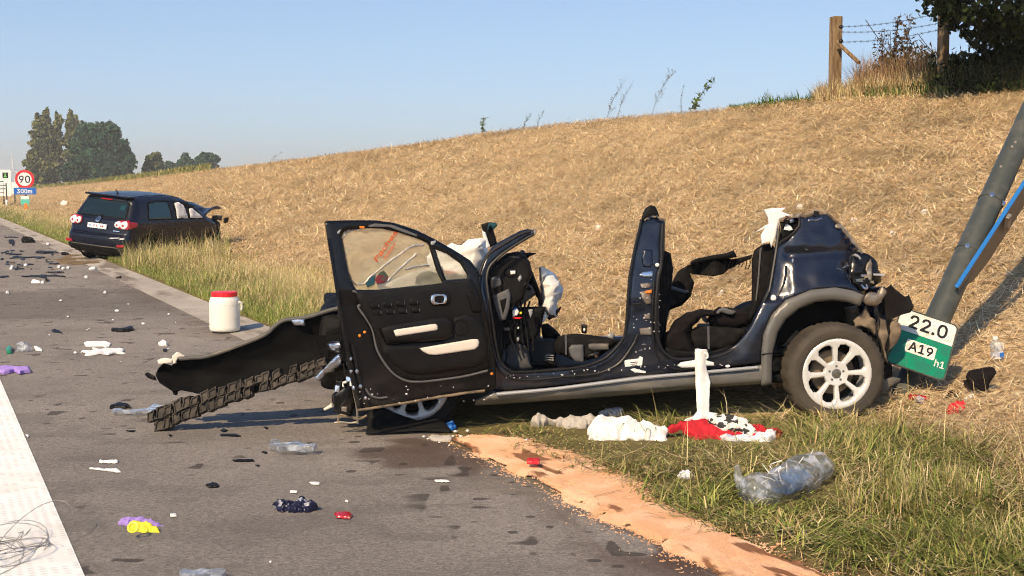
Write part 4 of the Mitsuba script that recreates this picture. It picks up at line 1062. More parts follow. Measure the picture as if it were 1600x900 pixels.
put('column_stalk', tube([side(*C_((520, 650))[0], .40), side(*C_((470, 600))[0], .16)], .012, 8), 'soft_black', W)
bput('instrument_hood', C_((310, 400), (400, 350), (440, 345), (520, 345), (575, 352), (520, 372), (470, 420), (400, 430), (310, 470)), 'soft_black', at(.25), .38, 6, 4, .015, cr=.006)
for i, q in enumerate((C_((300, 480), (350, 470), (410, 490), (405, 530), (350, 545), (310, 520)), C_((355, 495), (400, 490), (400, 520), (360, 525)), C_((415, 560), (440, 525), (455, 560), (430, 590)), C_((350, 370), (430, 375), (435, 392), (340, 380)))):
    bput('switch_panel', q, ['black_plastic', 'white_plastic', 'dull_alloy', 'trim_grey'][i], at(.145 - .012 * (i == 1)), .04, 4, 2, .006, cr=.004)
# steering wheel, its rim nearly edge-on to the road side
sc_ = side(*C_((540, 560))[0], .48)
ax = MC @ np.array([.93, -.10, .36]); ax /= np.linalg.norm(ax)
e1 = np.cross(ax, NC); e1 /= np.linalg.norm(e1); e2 = np.cross(ax, e1)
a = np.linspace(0, 2 * np.pi, 49)
SW = unique(W + '__steering_wheel')
scene[SW] = mikit.ply(tube(sc_ + .182 * (np.cos(a)[:, None] * e1 + np.sin(a)[:, None] * e2), .0165, 12, cap=False), 'soft_black', True)
for ang in (0.2, 2.9, 4.7):
    scene[unique(SW + '__spoke')] = mikit.ply(tube([sc_ - ax * .02, sc_ + .175 * (math.cos(ang) * e1 + math.sin(ang) * e2)], [.03, .015], 8, flat=.5), 'soft_black', 40)
# burst airbag hanging from the wheel
bag = relief(Polygon(C_((600, 470), (640, 465), (720, 520), (760, 590), (770, 690), (745, 780), (750, 870), (700, 860), (650, 830), (605, 770), (610, 680), (620, 560))), at(.34), .22, 5, 10, .08)
AB = put('airbag', crumple(crumple(bag, .035, 10, 5), .018, 26, 7), 'white_fabric', W, 60, 'white burst airbag hanging from the steering wheel')
bput('airbag_flap', C_((590, 850), (640, 830), (660, 870), (650, 900)) + D_((650, 60), (640, 110), (590, 150), (570, 60)), 'white_fabric', at(.36), .02, 4, 2, .006, cr=.012, crf=18)
put('airbag_seam', tube(spath(D_((600, 0), (650, 50), (700, 90), (740, 70)), .33, 6, side), .004, 5), 'sign_black', W)
bput('wheel_boss', C_((640, 860), (700, 850), (760, 800), (780, 790), (770, 820), (740, 860), (680, 900)), 'soft_black', at(.40), .06, 5, 4, .012, cr=.01)
# under the dash
DK = [(D_((340, 30), (375, 0), (400, 40), (385, 70), (345, 85)), 'white_plastic'), (D_((350, 5), (378, 0), (385, 30), (360, 35)), 'blue_plastic'), (D_((405, 40), (425, 40), (425, 62), (405, 62)), 'yellow_plastic'),
      (D_((480, 20), (520, 15), (515, 60), (500, 95), (488, 60)), 'dull_alloy'), (D_((265, 180), (315, 175), (315, 205), (268, 208)), 'grey_plastic'), (D_((380, 265), (402, 260), (398, 300), (380, 300)), 'dull_alloy'), (D_((385, 175), (400, 170), (398, 192), (386, 190)), 'white_plastic'), (D_((340, 85), (430, 90), (400, 105), (345, 100)), 'red_plastic')]
for q, b in DK:
    bput('fuse_clip', q, b, at(.20), .03, 3, 1.5, .004)
bput('dash_underside', D_((150, 0), (640, 0), (600, 150), (560, 250), (480, 320), (330, 320), (260, 360), (210, 440), (180, 300)), 'soft_black', at(.30), .5, 10, 5, .02, cr=.01)
for i in range(5):
    x = 800 + 7 * i
    put('wiring', tube(spath([(x, 470), (x + 6 - 3 * i, 495), (x - 4 + 2 * i, 520), (x + 5, 548)], .22 + .02 * i, 5, side), .006, 5), 'sign_black', W)
bput('kick_panel', D_((265, 490), (285, 430), (278, 380), (310, 310), (360, 305), (450, 330), (480, 400), (500, 500), (520, 540), (400, 560), (310, 545)), 'carpet', at(.30), .10, 7, 7, .04)
bput('centre_console', D_((475, 310), (490, 250), (480, 170), (530, 150), (575, 160), (590, 270), (720, 280), (730, 330), (720, 520), (520, 520), (490, 430)), 'carpet', at(.62), .30, 7, 6, .03)
bput('gear_gaiter', D_((490, 190), (520, 150), (575, 160), (590, 220), (500, 225)), 'soft_black', at(.58), .12, 5, 4, .02)
put('pedal', cat([relief(Polygon(D_((600, 480), (630, 415), (720, 430), (715, 500), (700, 510))), at(.50), .05, 5, 3, .01)]), 'sign_black', W)
for k in range(3):
    bput('pedal_rib', D_((612, 478 - 20 * k), (640, 455 - 20 * k), (705, 460 - 20 * k), (705, 470 - 20 * k), (640, 465 - 20 * k)), 'dull_alloy', at(.49), .02, 3, 1, .003)
bput('far_door_remains', D_((590, 150), (650, 140), (720, 200), (760, 250), (740, 300), (600, 270)), 'soft_black', at(1.05), .2, 6, 4, .02, cr=.01)
ST_ = unique(W + '__front_seat')
def sput(name, poly, b, dy, th, step=7, bev=8, bd=.05, cr=0):
    m = relief(Polygon(poly).buffer(0), at(dy), th, step, bev, bd)
    if cr:
        m = crumple(m, cr, 9, len(scene))
    scene[unique(ST_ + '__' + name)] = mikit.ply(m, b, 50)
sput('cushion', D_((705, 360), (715, 300), (750, 255), (800, 240), (900, 232), (1000, 240), (1180, 265), (1275, 300), (1240, 340), (1100, 440), (980, 470), (850, 460), (800, 430), (730, 415)), 'seat_fabric', .20, .52, 6, 9, .06)
sput('side_shield', D_((835, 360), (860, 330), (965, 328), (972, 485), (900, 482), (850, 430)), 'trim_grey', .165, .05, 5, 5, .015)
sput('recline_handle', D_((1005, 330), (1030, 318), (1185, 320), (1190, 375), (1040, 380), (1010, 365)), 'grey_plastic', .15, .04, 5, 4, .014)
sput('rail', D_((990, 380), (1110, 390), (1105, 440), (1080, 460), (1060, 425), (1000, 440)), 'steel', .20, .05, 5, 3, .01, .008)
sput('seam', D_((800, 242), (822, 240), (820, 420), (806, 418)), 'trim_grey', .185, .02, 4, 2, .004)
sput('backrest', [(1005, 560), (1000, 470), (1010, 410), (1024, 392), (1038, 391), (1048, 396), (1052, 420), (1050, 440), (1045, 485), (1040, 520), (1030, 560)], 'seat_fabric', .26, .44, 7, 9, .05)
sput('tilted_backrest', E_((385, 1150), (395, 830), (470, 690), (560, 635), (600, 735), (630, 790), (600, 900)) + F_((560, 130), (480, 210), (375, 250)), 'seat_fabric', .95, .40, 6, 8, .05)
sput('backrest_stripe', F_((385, 35), (545, 85), (520, 110), (375, 70)), 'trim_grey', .935, .02, 4, 2, .005)
sput('seat_bracket', D_((1170, 250), (1210, 215), (1240, 240), (1230, 280), (1190, 290)), 'dull_alloy', .70, .05, 4, 3, .01, .01)
put('seat_belt_buckle', crumple(rbox([.035, .03, .06], .01, side(*D_((972, 190))[0], .74)), .004, 30), 'sign_black', W)
put('buckle_button', blob(side(*D_((972, 198))[0], .715), [.008, .006, .012], 2), 'white_plastic', W)
# torn lining and belt hanging across the far side
bput('torn_lining', E_((460, 700), (500, 660), (600, 610), (840, 560)) + [(1145, 405), (1176, 398), (1174, 404), (1160, 410), (1150, 415), (1145, 419), (1138, 421), (1130, 428), (1115, 432), (1095, 430), (1078, 427), (1070, 435), (1058, 436)], 'seat_fabric', at(1.12), .02, 5, 2, .006, lambda x, y: .04 * np.sin(x / 9.0), cr=.006)
bput('belt_guide', E_((600, 590), (640, 565), (840, 525), (900, 520)) + [(1146, 391), (1152, 401), (1140, 404), (1110, 408), (1083, 414), (1078, 412)], 'soft_black', at(1.06), .07, 5, 4, .016)
for k in range(9):
    x = 1128 + 5.4 * k
    put('torn_thread', tube(spath([(x, 404), (x + 1, 411), (x - 2, 417 + (k * 5) % 6)], 1.11, 4, side), .003, 4), 'seat_fabric', W)
# rear seats
RS = unique(W + '__rear_seat')
def rput(name, poly, b, dy, th, step=7, bev=8, bd=.05, cr=0):
    m = relief(Polygon(poly).buffer(0), at(dy), th, step, bev, bd)
    scene[unique(RS + '__' + name)] = mikit.ply(crumple(m, cr, 9, 3) if cr else m, b, 50)
rput('cushion', F_((545, 430), (600, 400), (710, 390), (860, 400), (1010, 410), (1060, 440), (960, 560), (840, 600), (715, 600), (610, 600), (560, 520)), 'seat_fabric', .20, .90, 6, 7, .04)
rput('cushion_seam', F_((702, 392), (722, 390), (728, 590), (708, 600)), 'trim_grey', .186, .02, 4, 2, .004)
rput('backrest', G_((130, 500), (150, 430), (210, 385), (290, 370), (330, 420), (320, 520), (290, 700), (260, 820)) + F_((1150, 250), (1080, 360), (1060, 330), (1090, 220), (1095, 60)), 'seat_fabric', .17, .95, 7, 7, .03)
rput('backrest_seam', G_((195, 420), (215, 400), (205, 500), (190, 700), (170, 850), (160, 840), (180, 640)), 'trim_grey', .158, .02, 4, 2, .004)
rput('buckle', F_((650, 295), (755, 262), (760, 285), (690, 310), (720, 350), (700, 372), (665, 340)), 'dull_alloy', .50, .04, 4, 3, .01, .006)
bput('door_sill_plate', F_((390, 672), (700, 662), (860, 625), (960, 560), (900, 560), (760, 610), (560, 610), (420, 600), (330, 560), (330, 620)), 'soft_black', at(.11), .10, 7, 4, .012)

# ---- a jacket thrown over the rear seat
JK = thing('jacket', 'dark brown jacket thrown over the rear seat of the wreck', 'jacket')
jm = relief(Polygon(F_((290, 520), (310, 470), (380, 410), (430, 350), (520, 290), (640, 255), (760, 250), (770, 300), (660, 320), (560, 400), (545, 450), (570, 540), (590, 610), (560, 650), (440, 652), (360, 630), (310, 580))), at(.16), .30, 5, 7, .07)
put('left_side', crumple(crumple(jm, .030, 9, 5), .010, 30, 6), 'jacket_fabric', JK, 55)
jm = relief(Polygon(F_((700, 330), (770, 255), (810, 225), (880, 235), (960, 255), (1060, 300), (1090, 320), (1060, 400), (1000, 410), (860, 396), (720, 388))), at(.24), .5, 5, 7, .06)
put('right_side', crumple(crumple(jm, .026, 9, 8), .010, 30, 9), 'jacket_fabric', JK, 55)
jm = relief(Polygon(F_((775, 280), (810, 240), (860, 235), (960, 262), (930, 290), (880, 285), (830, 268), (800, 290))), at(.20), .03, 4, 3, .01)
put('lining', crumple(jm, .008, 25, 3), 'trim_grey', JK, 50)
# ---- the front end behind the door
eng = cbox(-3.18, -2.12, .30, 1.45, .22, .74, .05)
v, f = trimesh.remesh.subdivide_to_size(eng.vertices, eng.faces, .12)
put('engine_bay', crumple(tm(v, f), .06, 4, 9), 'soft_black', W, False)
put('firewall', cbox(-2.16, -2.06, .14, 1.55, .26, .92), 'soft_black', W)
hood = relief(Polygon([(590, 440), (640, 428), (700, 418), (748, 410), (748, 455), (600, 470)]), at(.35), .03, 8, 3, .008, lambda x, y: (450 - y) * .02)
put('crumpled_hood', crumple(hood, .03, 6, 8), 'grey_plastic', W)
put('windscreen_airbag', crumple(relief(Polygon(A_((955, 400), (1010, 335), (1130, 285), (1220, 300), (1290, 260), (1390, 225), (1430, 260), (1470, 330), (1400, 520), (1350, 600), (1250, 620), (1050, 620), (980, 520))), at(.52), .30, 3, 12, .10), .05, 8, 3), 'stained_fabric', W, 60, 'cream airbag cloth bulging over the dashboard')
put('crushed_screen', crumple(relief(Polygon([(600, 448), (618, 436), (632, 428), (660, 420), (690, 416), (700, 440), (694, 452), (610, 455)]), at(.36), .08, 5, 5, .03), .02, 12, 6), 'grey_fabric', W, 40)
bput('far_pillar_stub', C_((115, 110), (180, 90), (215, 150), (250, 270), (190, 300), (170, 240), (125, 150)), 'soft_black', at(1.20), .06, 5, 3, .012)
bput('far_pillar_glass', C_((185, 90), (245, 95), (250, 120), (220, 150), (195, 120), (170, 160), (165, 140)), 'teal_glass', at(1.17), .02, 4, 2, .004, cr=.006)
bput('far_pillar_trim', C_((120, 160), (150, 170), (190, 290), (160, 310), (135, 220)), 'white_fabric', at(1.16), .02, 4, 2, .006, cr=.006)
# torn front bumper reaching forward onto the road
Z5 = lambda *p: zoomed(200, 440, 3.4625, p)
bum = Z5((160, 470), (190, 440), (240, 460), (270, 420), (340, 410), (420, 405), (560, 360), (700, 305), (760, 275), (790, 245), (850, 205), (880, 210), (900, 195), (960, 192), (1110, 148), (1180, 140), (1190, 420), (1130, 450), (1000, 490), (850, 545), (700, 595), (560, 625), (480, 642), (400, 630), (390, 610), (290, 590), (250, 600), (175, 550), (150, 510))
def bum_fn(x, y):
    top = np.interp(x, [240, 321, 362, 402, 428, 445, 521], [572, 556, 543, 527, 511, 499, 482])
    bot = np.interp(x, [240, 290, 340, 402, 489, 526], [595, 612, 626, 612, 581, 568])
    f = np.clip((y - top) / np.maximum(bot - top, 5), 0, 1)
    return .05 * np.sin(np.pi * np.clip(f, 0, 1)) + .02 * (meshkit.noise(np.stack([x * .03, y * .08, x * 0], -1), 2) - .5) - .10 * np.clip((300 - x) / 70, 0, 1)
BM = unique(W + '__front_bumper')
scene[BM] = mikit.ply(crumple(relief(Polygon(bum).buffer(0), at(.30), .018, 7, 3, .006, bum_fn), .014, 9, 3), 'bumper_black', 45)
labels[BM] = {'label': 'long black bumper shell torn off the front and reaching over the asphalt'}
scene[BM + '__rolled_edge'] = mikit.ply(tube(spath(Z5((275, 418), (340, 412), (425, 404), (560, 360), (700, 306), (760, 274), (795, 240), (850, 208), (960, 194), (1110, 150), (1185, 140)), .285, 6, side), .013, 8), 'grey_plastic', 40)
for i, q in enumerate((Z5((160, 425), (200, 415), (240, 418), (235, 440), (170, 450)), Z5((240, 400), (265, 380), (310, 405), (270, 412), (262, 440), (245, 445)), Z5((90, 500), (110, 490), (150, 510), (155, 535), (110, 520)), Z5((880, 205), (955, 200), (960, 235), (900, 240)), Z5((240, 590), (270, 580), (265, 615), (245, 612)), Z5((400, 615), (460, 635), (400, 632)))):
    m = crumple(relief(Polygon(q).buffer(0), at(.27 if i != 2 else .22), .03, 4, 2, .006), .008, 20, i)
    scene[unique(BM + '__torn_tab')] = mikit.ply(m, ['cream_trim', 'cream_trim', 'black_plastic', 'chrome', 'black_plastic', 'black_plastic'][i], 40)
# splash shield and broken suspension below the door
bput('splash_shield', B_((300, 760), (310, 660), (420, 650), (520, 690), (640, 730), (740, 700), (800, 740), (850, 800), (620, 790), (480, 800), (290, 812)), 'soft_black', at(.02), .02, 7, 3, .006, lambda x, y: -.10 * np.clip((y - 650) / 30, 0, 1.2))
bput('bent_subframe', B_((80, 560), (150, 500), (180, 470), (210, 520), (225, 640), (200, 700), (150, 690), (90, 660)), 'black_metal', at(.10), .2, 6, 5, .03, cr=.02, crf=10)
bput('bent_subframe', B_((20, 650), (75, 615), (82, 640), (30, 662)), 'cream_trim', at(.06), .02, 4, 2, .005)
bput('bent_subframe', B_((138, 480), (180, 462), (182, 485), (150, 490), (158, 512), (142, 510)), 'white_plastic', at(.06), .02, 4, 2, .005)
for i, q in enumerate((B_((120, 700), (130, 640), (165, 590), (180, 510), (160, 420), (150, 360)), B_((180, 330), (200, 430), (215, 540), (235, 640), (240, 745)), B_((115, 745), (125, 690), (180, 700), (250, 715), (300, 690)), B_((90, 740), (130, 735), (190, 740), (240, 735)))):
    put('brake_hose', tube(spath(q, .0, 6, side), .007 if i else .005, 6), ['sign_black', 'steel', 'rust_dirt', 'steel'][i], W)
bput('crushed_headlamp', B_((45, 235), (70, 225), (130, 222), (130, 280), (90, 285), (50, 265)), 'chrome', at(.12), .05, 4, 3, .012, cr=.016, crf=25)
bput('crushed_headlamp', B_((30, 385), (70, 345), (110, 310), (135, 298), (130, 345), (70, 390), (35, 402)), 'chrome', at(.12), .05, 4, 3, .012, cr=.016, crf=25)
for i in range(10):
    r_ = np.random.default_rng(300 + i)
    put('broken_fitting', crumple(rbox([r_.uniform(.015, .045), .02, r_.uniform(.015, .04)], .004), .008, 40, i).apply_translation(side(r_.uniform(512, 552), r_.uniform(535, 650), r_.uniform(-.1, .1))), ['chrome', 'black_metal', 'white_plastic', 'steel'][i % 4], W)

# ---- the opened front door, swung round towards the road
def door(x, y, h=0.0):
    x = np.asarray(x, float)
    d = -.10 - .20 * np.clip((770 - x) / 240, 0, 1.1)
    P = side(x, y, 0)
    return side(x, y, d + .55 * tumble(P) + np.asarray(h))
DR = unique(W + '__front_door')
labels[DR] = {'label': 'opened black front door showing its inner trim'}
def dput(name, poly, b, h0, th, step=7, bev=4, bd=.012, fn=None, smooth=40, cr=0, label=None, raw=None):
    g = Polygon(poly).buffer(0) if not hasattr(poly, 'geom_type') else poly
    m = relief(g, lambda x, y, h: door(x, y, h0 + np.asarray(h)), th, step, bev, bd, fn)
    key = unique(DR + '__' + name)
    scene[key] = mikit.ply(crumple(m, cr, 12, len(scene)) if cr else m, b, smooth)
    if label:
        labels[key] = {'label': label}
    return key
outline = [(507, 347), (511, 345), (545, 344), (585, 344), (615, 348), (650, 359), (680, 374), (710, 391), (735, 407), (746, 422), (752, 455), (760, 490), (770, 540), (775, 575), (775, 607), (750, 614), (720, 617), (666, 626), (602.7, 637), (558.7, 642), (552.6, 617), (541.6, 565.6), (530, 504), (524, 455), (518, 410), (511, 370)]
glass = A_((190, 230), (205, 190), (245, 165), (400, 150), (550, 155), (700, 190), (850, 240), (960, 290), (1000, 440), (1030, 540), (1080, 640), (840, 655), (500, 690), (320, 690), (290, 640), (270, 600), (230, 450))
quarter = A_((1015, 335), (1120, 380), (1230, 460), (1290, 560), (1290, 590), (1095, 605), (1060, 500))
frame = Polygon(outline).difference(Polygon(glass)).difference(Polygon(quarter))
dput('shell', frame, 'black_metal', 0.02, .055, 6, 5, .018, lambda x, y: .02 * np.clip((y - 455) / 20, 0, 1))
gl = relief(Polygon(glass).buffer(2), lambda x, y, h: door(x, y, .05 + np.asarray(h)), .004, 10, 0, 0)
nv = len(gl.vertices) // 2
def sheet(poly, mapf, step=10):
    m = relief(poly, mapf, .001, step, 0, 0)
    n = len(m.vertices) // 2
    f = m.faces[(m.faces < n).all(1)]
    return tm(m.vertices[:n], f)
scene[DR + '__window'] = mikit.ply(sheet(Polygon(glass).buffer(2), lambda x, y, h: door(x, y, .05 + np.asarray(h))), 'dusty_glass', True)
scene[DR + '__window_001'] = mikit.ply(sheet(Polygon(quarter).buffer(2), lambda x, y, h: door(x, y, .05 + np.asarray(h))), 'dusty_glass', True)
mat('window_print', mikit.proc(lambda p, n, uv: mix((.16, .02, .03), (.05, .07, .05), sst(.4, .6, fbm(p.x * 40, p.y * 40, p.z * 40, 2)))), .5, spec=.3)
# creased protective film clinging to the glass
for i, q in enumerate((A_((300, 640), (380, 640), (440, 580), (560, 480), (700, 380), (800, 310), (910, 295)), A_((200, 230), (240, 180), (300, 160), (380, 148)), A_((740, 510), (800, 495), (880, 480), (960, 470)), A_((195, 240), (230, 440), (275, 600), (320, 650)), A_((590, 620), (640, 560), (740, 470), (820, 400), (850, 370)))):
    P = smooth_path(np.array(q), 6)
    m = crumple(tube(door(P[:, 0], P[:, 1], .044), np.linspace(.0035, .006, len(P)), 5), .005, 45, i)
    scene[unique(DR + '__window__film_crease')] = mikit.ply(m, 'dull_alloy' if i != 3 else 'grey_plastic', 40)
def lettering(text, hgt, org, ux, uy, bsdf, key, depth=.002, bold=True):
    m = meshkit.text_mesh(text, hgt, depth, bold)
    v = np.array(m.vertices)
    nn = np.cross(ux, uy)
    scene[key] = mikit.ply(tm(org + v[:, :1] * ux + v[:, 1:2] * uy + v[:, 2:] * nn, m.faces), bsdf, False)
a0, a1 = door(*A_((498, 452))[0], .040), door(*A_((640, 250))[0], .040)
ux = (a1 - a0) / np.linalg.norm(a1 - a0)
uy = np.cross(np.cross(ux, [0, 0, 1.0]), ux); nrm = np.cross(ux, uy)
if nrm[1] > 0:
    uy, nrm = -uy, -nrm
mat('print_red', (.62, .11, .03), .6)
lettering("Pachese", .046, a0, ux, uy, 'print_red', DR + '__window__lettering')
b0_ = door(*A_((572, 428))[0], .040)
lettering("SMART", .024, b0_, ux, uy, 'print_red', DR + '__window__lettering_001')
dput('window_sticker', A_((480, 600), (520, 540), (560, 520), (600, 570), (595, 600), (560, 630), (500, 640)), 'window_print', .040, .004, 4, 1, .002, cr=.002)
dput('window_sticker', A_((400, 640), (450, 580), (490, 560), (480, 640), (420, 670)), 'teal_glass', .040, .004, 4, 1, .002, cr=.002)
# outside mirror seen through the glass
dput('door_mirror', A_((835, 640), (845, 580), (880, 540), (960, 525), (1030, 545), (1075, 590), (1070, 640)), 'black_plastic', .14, .14, 5, 7, .03)
dput('mirror_foot', A_((885, 650), (890, 620), (930, 615), (960, 650)), 'grey_plastic', .10, .05, 5, 3, .01)
dput('window_divider', A_((950, 285), (1000, 290), (1060, 480), (1110, 610), (1080, 640), (1020, 520)), 'soft_black', .03, .03, 5, 3, .008)
dput('frame_channel', A_((420, 125), (480, 105), (640, 120), (760, 165), (860, 205), (850, 225), (740, 190), (600, 140), (430, 140)), 'trim_grey', .015, .02, 4, 3, .008)
dput('frame_clip', A_((975, 265), (1010, 258), (1025, 262), (1000, 295), (975, 295)), 'dull_alloy', .005, .015, 3, 1, .003, cr=.003)
dput('frame_clip', A_((150, 185), (190, 150), (170, 195), (155, 200)), 'dull_alloy', .012, .01, 3, 1, .003)
dput('frame_clip', A_((345, 130), (395, 130), (385, 155), (350, 150)), 'orange_plastic', .012, .01, 3, 1, .003)
# inner trim
trim = [(553, 456), (600, 453), (650, 447), (700, 441), (737, 436), (746, 452), (752, 490), (760, 540), (765, 575), (720, 588), (659, 596), (632, 593), (610, 579), (590.5, 549), (580.7, 513), (566, 488)]
TR = dput('inner_trim', trim, 'black_plastic', -.012, .05, 6, 7, .022, lambda x, y: .014 * (meshkit.noise(np.stack([x * .02, y * .02, x * 0], -1), 3) - .5))
dput('inner_trim__lower_pad', B_((330, 130), (380, 230), (400, 300), (470, 370), (560, 425), (650, 432), (1000, 382), (1075, 330), (1070, 180), (1000, 60), (940, 40), (850, 60), (840, 180), (780, 210), (430, 235), (380, 130)), 'black_plastic', -.034, .04, 6, 8, .022)
dput('inner_trim__armrest', B_((380, 130), (470, 105), (600, 85), (740, 65), (820, 62), (855, 100), (850, 185), (800, 208), (620, 225), (430, 232), (405, 195)), 'black_plastic', -.07, .07, 5, 7, .03)
dput('inner_trim__armrest_strip', B_((470, 150), (490, 142), (735, 106), (750, 115), (752, 140), (740, 148), (490, 187), (482, 182)), 'cream_trim', -.076, .02, 4, 3, .006, label='cream strip on the door armrest')
dput('inner_trim__pocket_strip', B_((635, 262), (980, 203), (1010, 205), (1018, 225), (1012, 250), (990, 270), (745, 306), (700, 304), (660, 286)), 'cream_trim', -.048, .02, 4, 3, .008, label='cream strip along the door pocket')
dput('inner_trim__handle_bowl', A_((950, 770), (960, 730), (1000, 710), (1120, 705), (1150, 740), (1150, 800), (1120, 830), (1000, 835), (960, 815)), 'soft_black', -.018, .02, 4, 4, .012)
ring = Polygon(A_((972, 775), (980, 740), (1010, 728), (1090, 728), (1115, 745), (1118, 785), (1105, 812), (1000, 822), (978, 805)))
dput('inner_trim__door_handle', ring.difference(Polygon(A_((1005, 775), (1015, 752), (1040, 745), (1080, 745), (1092, 765), (1085, 800), (1060, 806), (1015, 800)))), 'chrome', -.026, .012, 3, 2, .004)
for k, (x, y) in enumerate([(480, 830), (590, 820), (705, 810), (820, 798), (500, 890), (615, 885), (725, 878), (840, 868)]):
    dput('inner_trim__pad', A_((x - 36, y - 18), (x - 20, y - 26), (x + 28, y - 28), (x + 38, y - 18), (x + 40, y + 14), (x + 26, y + 24), (x - 24, y + 26), (x - 38, y + 14)), 'black_plastic', -.026, .02, 3, 3, .008)
    dput('inner_trim__pad_edge', A_((x + 33, y - 14), (x + 39, y - 14), (x + 41, y + 12), (x + 35, y + 14)), 'trim_grey', -.029, .01, 3, 1, .002)
sp = Point(*B_((900, 130))[0]).buffer(13)
dput('inner_trim__speaker_ring', sp.difference(Point(*B_((900, 130))[0]).buffer(10.5)), 'soft_black', -.040, .01, 3, 1, .003)
dput('inner_trim__trim_corner', A_((1290, 740), (1330, 700), (1400, 740), (1425, 800), (1425, 890), (1340, 890)), 'soft_black', -.022, .02, 4, 4, .01)
Pt = smooth_path(np.array(A_((285, 700), (320, 720), (380, 820)) + B_((245, 0), (330, 130), (368, 280), (450, 405), (540, 465), (650, 475), (900, 445), (1070, 405))), 6)
scene[DR + '__trim_seam'] = mikit.ply(tube(door(Pt[:, 0], Pt[:, 1], .006), .007, 6), 'trim_grey', 40)
Pt = smooth_path(np.array([(513, 372), (521, 420), (529, 470), (540, 530), (551, 585), (560, 632)]), 6)
scene[DR + '__edge_fold'] = mikit.ply(tube(door(Pt[:, 0], Pt[:, 1], .005), .008, 6), 'black_metal', 40)
Pt = smooth_path(np.array(B_((205, 240), (225, 330), (240, 420), (262, 510), (280, 560))), 6)
scene[DR + '__door_seal'] = mikit.ply(tube(door(Pt[:, 0], Pt[:, 1], .008), .008, 6), 'rubber_seal', 40)
Pt = smooth_path(np.array(B_((290, 520), (320, 560), (370, 580), (430, 575))), 6)
scene[DR + '__door_seal_001'] = mikit.ply(tube(door(Pt[:, 0], Pt[:, 1], .03), .006, 6), 'trim_grey', 40)
Pt = smooth_path(np.array(B_((240, 658), (420, 632), (680, 588), (900, 552), (1050, 534))), 6)
scene[DR + '__bottom_flange'] = mikit.ply(crumple(tube(door(Pt[:, 0], Pt[:, 1], .01), .008, 6), .003, 20), 'rust_dirt', 40)
for x, y in ((200, 410), (235, 410), (195, 330), (215, 515), (258, 505), (290, 580)):
    scene[unique(DR + '__bolt')] = mikit.ply(blob(door(*B_((x, y))[0], .005), [.011, .008, .013], 2, .003, 80), 'chrome', 40)
for x, y in ((252, 182), (285, 160), (1098, 425)):
    scene[unique(DR + '__clip')] = mikit.ply(blob(door(*B_((x, y))[0], .0), [.009, .006, .009], 2, .003, 80), 'orange_plastic', 40)

# ================================================================== the second crashed car, up on the verge
G2 = thing('crashed_car', 'dark blue hatchback with a crushed front standing half on the verge far behind', 'car')
labels[G2]['label'] = 'dark blue hatchback with a crushed nose, stopped half on the verge further up the road'
GS = .855
_yaw, _roll = math.radians(21.0), math.radians(5.5)
gx = np.array([math.sin(_yaw), math.cos(_yaw), 0.0])          # forwards
gyl = np.array([-math.cos(_yaw), math.sin(_yaw), 0.0])         # to its left
gz = np.array([0, 0, 1.0])
Rr = trimesh.transformations.rotation_matrix(_roll, gx)[:3, :3]
gyl, gz = Rr @ gyl, Rr @ gz
MG = np.stack([gx, gyl, gz], 1)
OG = at_y(147, 392, 24.8) * [1, 1, 0] + [0, 0, -.05]
def gl_(m):
    return xf(m, R=MG, t=OG, sc=GS)
def gput(name, m, b, smooth=40, parent=None, label=None):
    return put(name, gl_(m), b, parent or G2, smooth, label)
def gw(z):
    """half width at a height"""
    return np.interp(z, [.18, .35, .55, .85, .98, 1.05, 1.25, 1.45, 1.58], [.80, .86, .885, .885, .865, .83, .76, .68, .60])
prof = [(.10, .26), (.03, .34), (.0, .48), (.0, .62), (.05, .68), (.10, .74), (.13, .98), (.20, 1.05), (.42, 1.42), (.40, 1.50), (.62, 1.555), (1.2, 1.585), (1.9, 1.575), (2.35, 1.50), (2.8, 1.30), (3.22, 1.06), (3.35, 1.00), (3.50, .90), (3.52, .30), (3.2, .22), (.5, .20)]
pg = Polygon(prof)
wells = Point(.78, .31).buffer(.36).union(Point(3.30, .31).buffer(.36))
half = relief(pg.difference(wells), lambda x, y, h: np.stack([x + .10 * 0, -(gw(y) - np.asarray(h) * 1.0 - .10 * np.clip((.5 - x) / .5, 0, 1) ** 2), y], -1), .20, .07, .13, .10)
# both flanks, joined across by the lofted middle
hv = np.array(half.vertices)
left = tm(hv * [1, -1, 1], half.faces[:, ::-1])
q = smooth_path(np.array(prof + prof[:1]), 5)
ny = 13
rows = []
for x, z in q:
    w = float(gw(z)) - .09 - .10 * max(0, (.5 - x) / .5) ** 2
    yy = np.linspace(-w, w, ny)
    bow = .06 * (1 - (yy / w) ** 2)
    cx, cz = 1.8, .8
    dx = -bow if x < .5 else bow * (x > 3.3)
    rows.append(np.stack([x + dx + 0 * yy, yy, z + (bow * .5 if z > 1.4 else 0) + 0 * yy], 1))
V = np.vstack(rows)
n = len(q)
F = []
for i in range(n - 1):
    for j in range(ny - 1):
        a = i * ny + j
        F += [[a, a + 1, a + ny + 1], [a, a + ny + 1, a + ny]]
skin = tm(V, F)
gput('body', cat([half, left, skin]), 'car_paint_far', 35)
gput('underbody', rbox([3.1, 1.3, .2], .04, (1.75, 0, .28)), 'soft_black')
def rear(y, z, h=0.0):
    """a place on the rear face: h metres proud of it"""
    y, z = np.asarray(y, float), np.asarray(z, float)
    x = np.interp(z, [.26, .34, .48, .62, .68, .74, .98, 1.05, 1.42, 1.50], [.10, .03, 0, 0, .05, .10, .13, .20, .42, .40])
    w = np.array(gw(z)) - .09
    return np.stack([x - .06 * (1 - np.clip(np.abs(y) / w, 0, 1.05) ** 2) + .10 * 0 - .012 + np.asarray(h), y, z], -1)
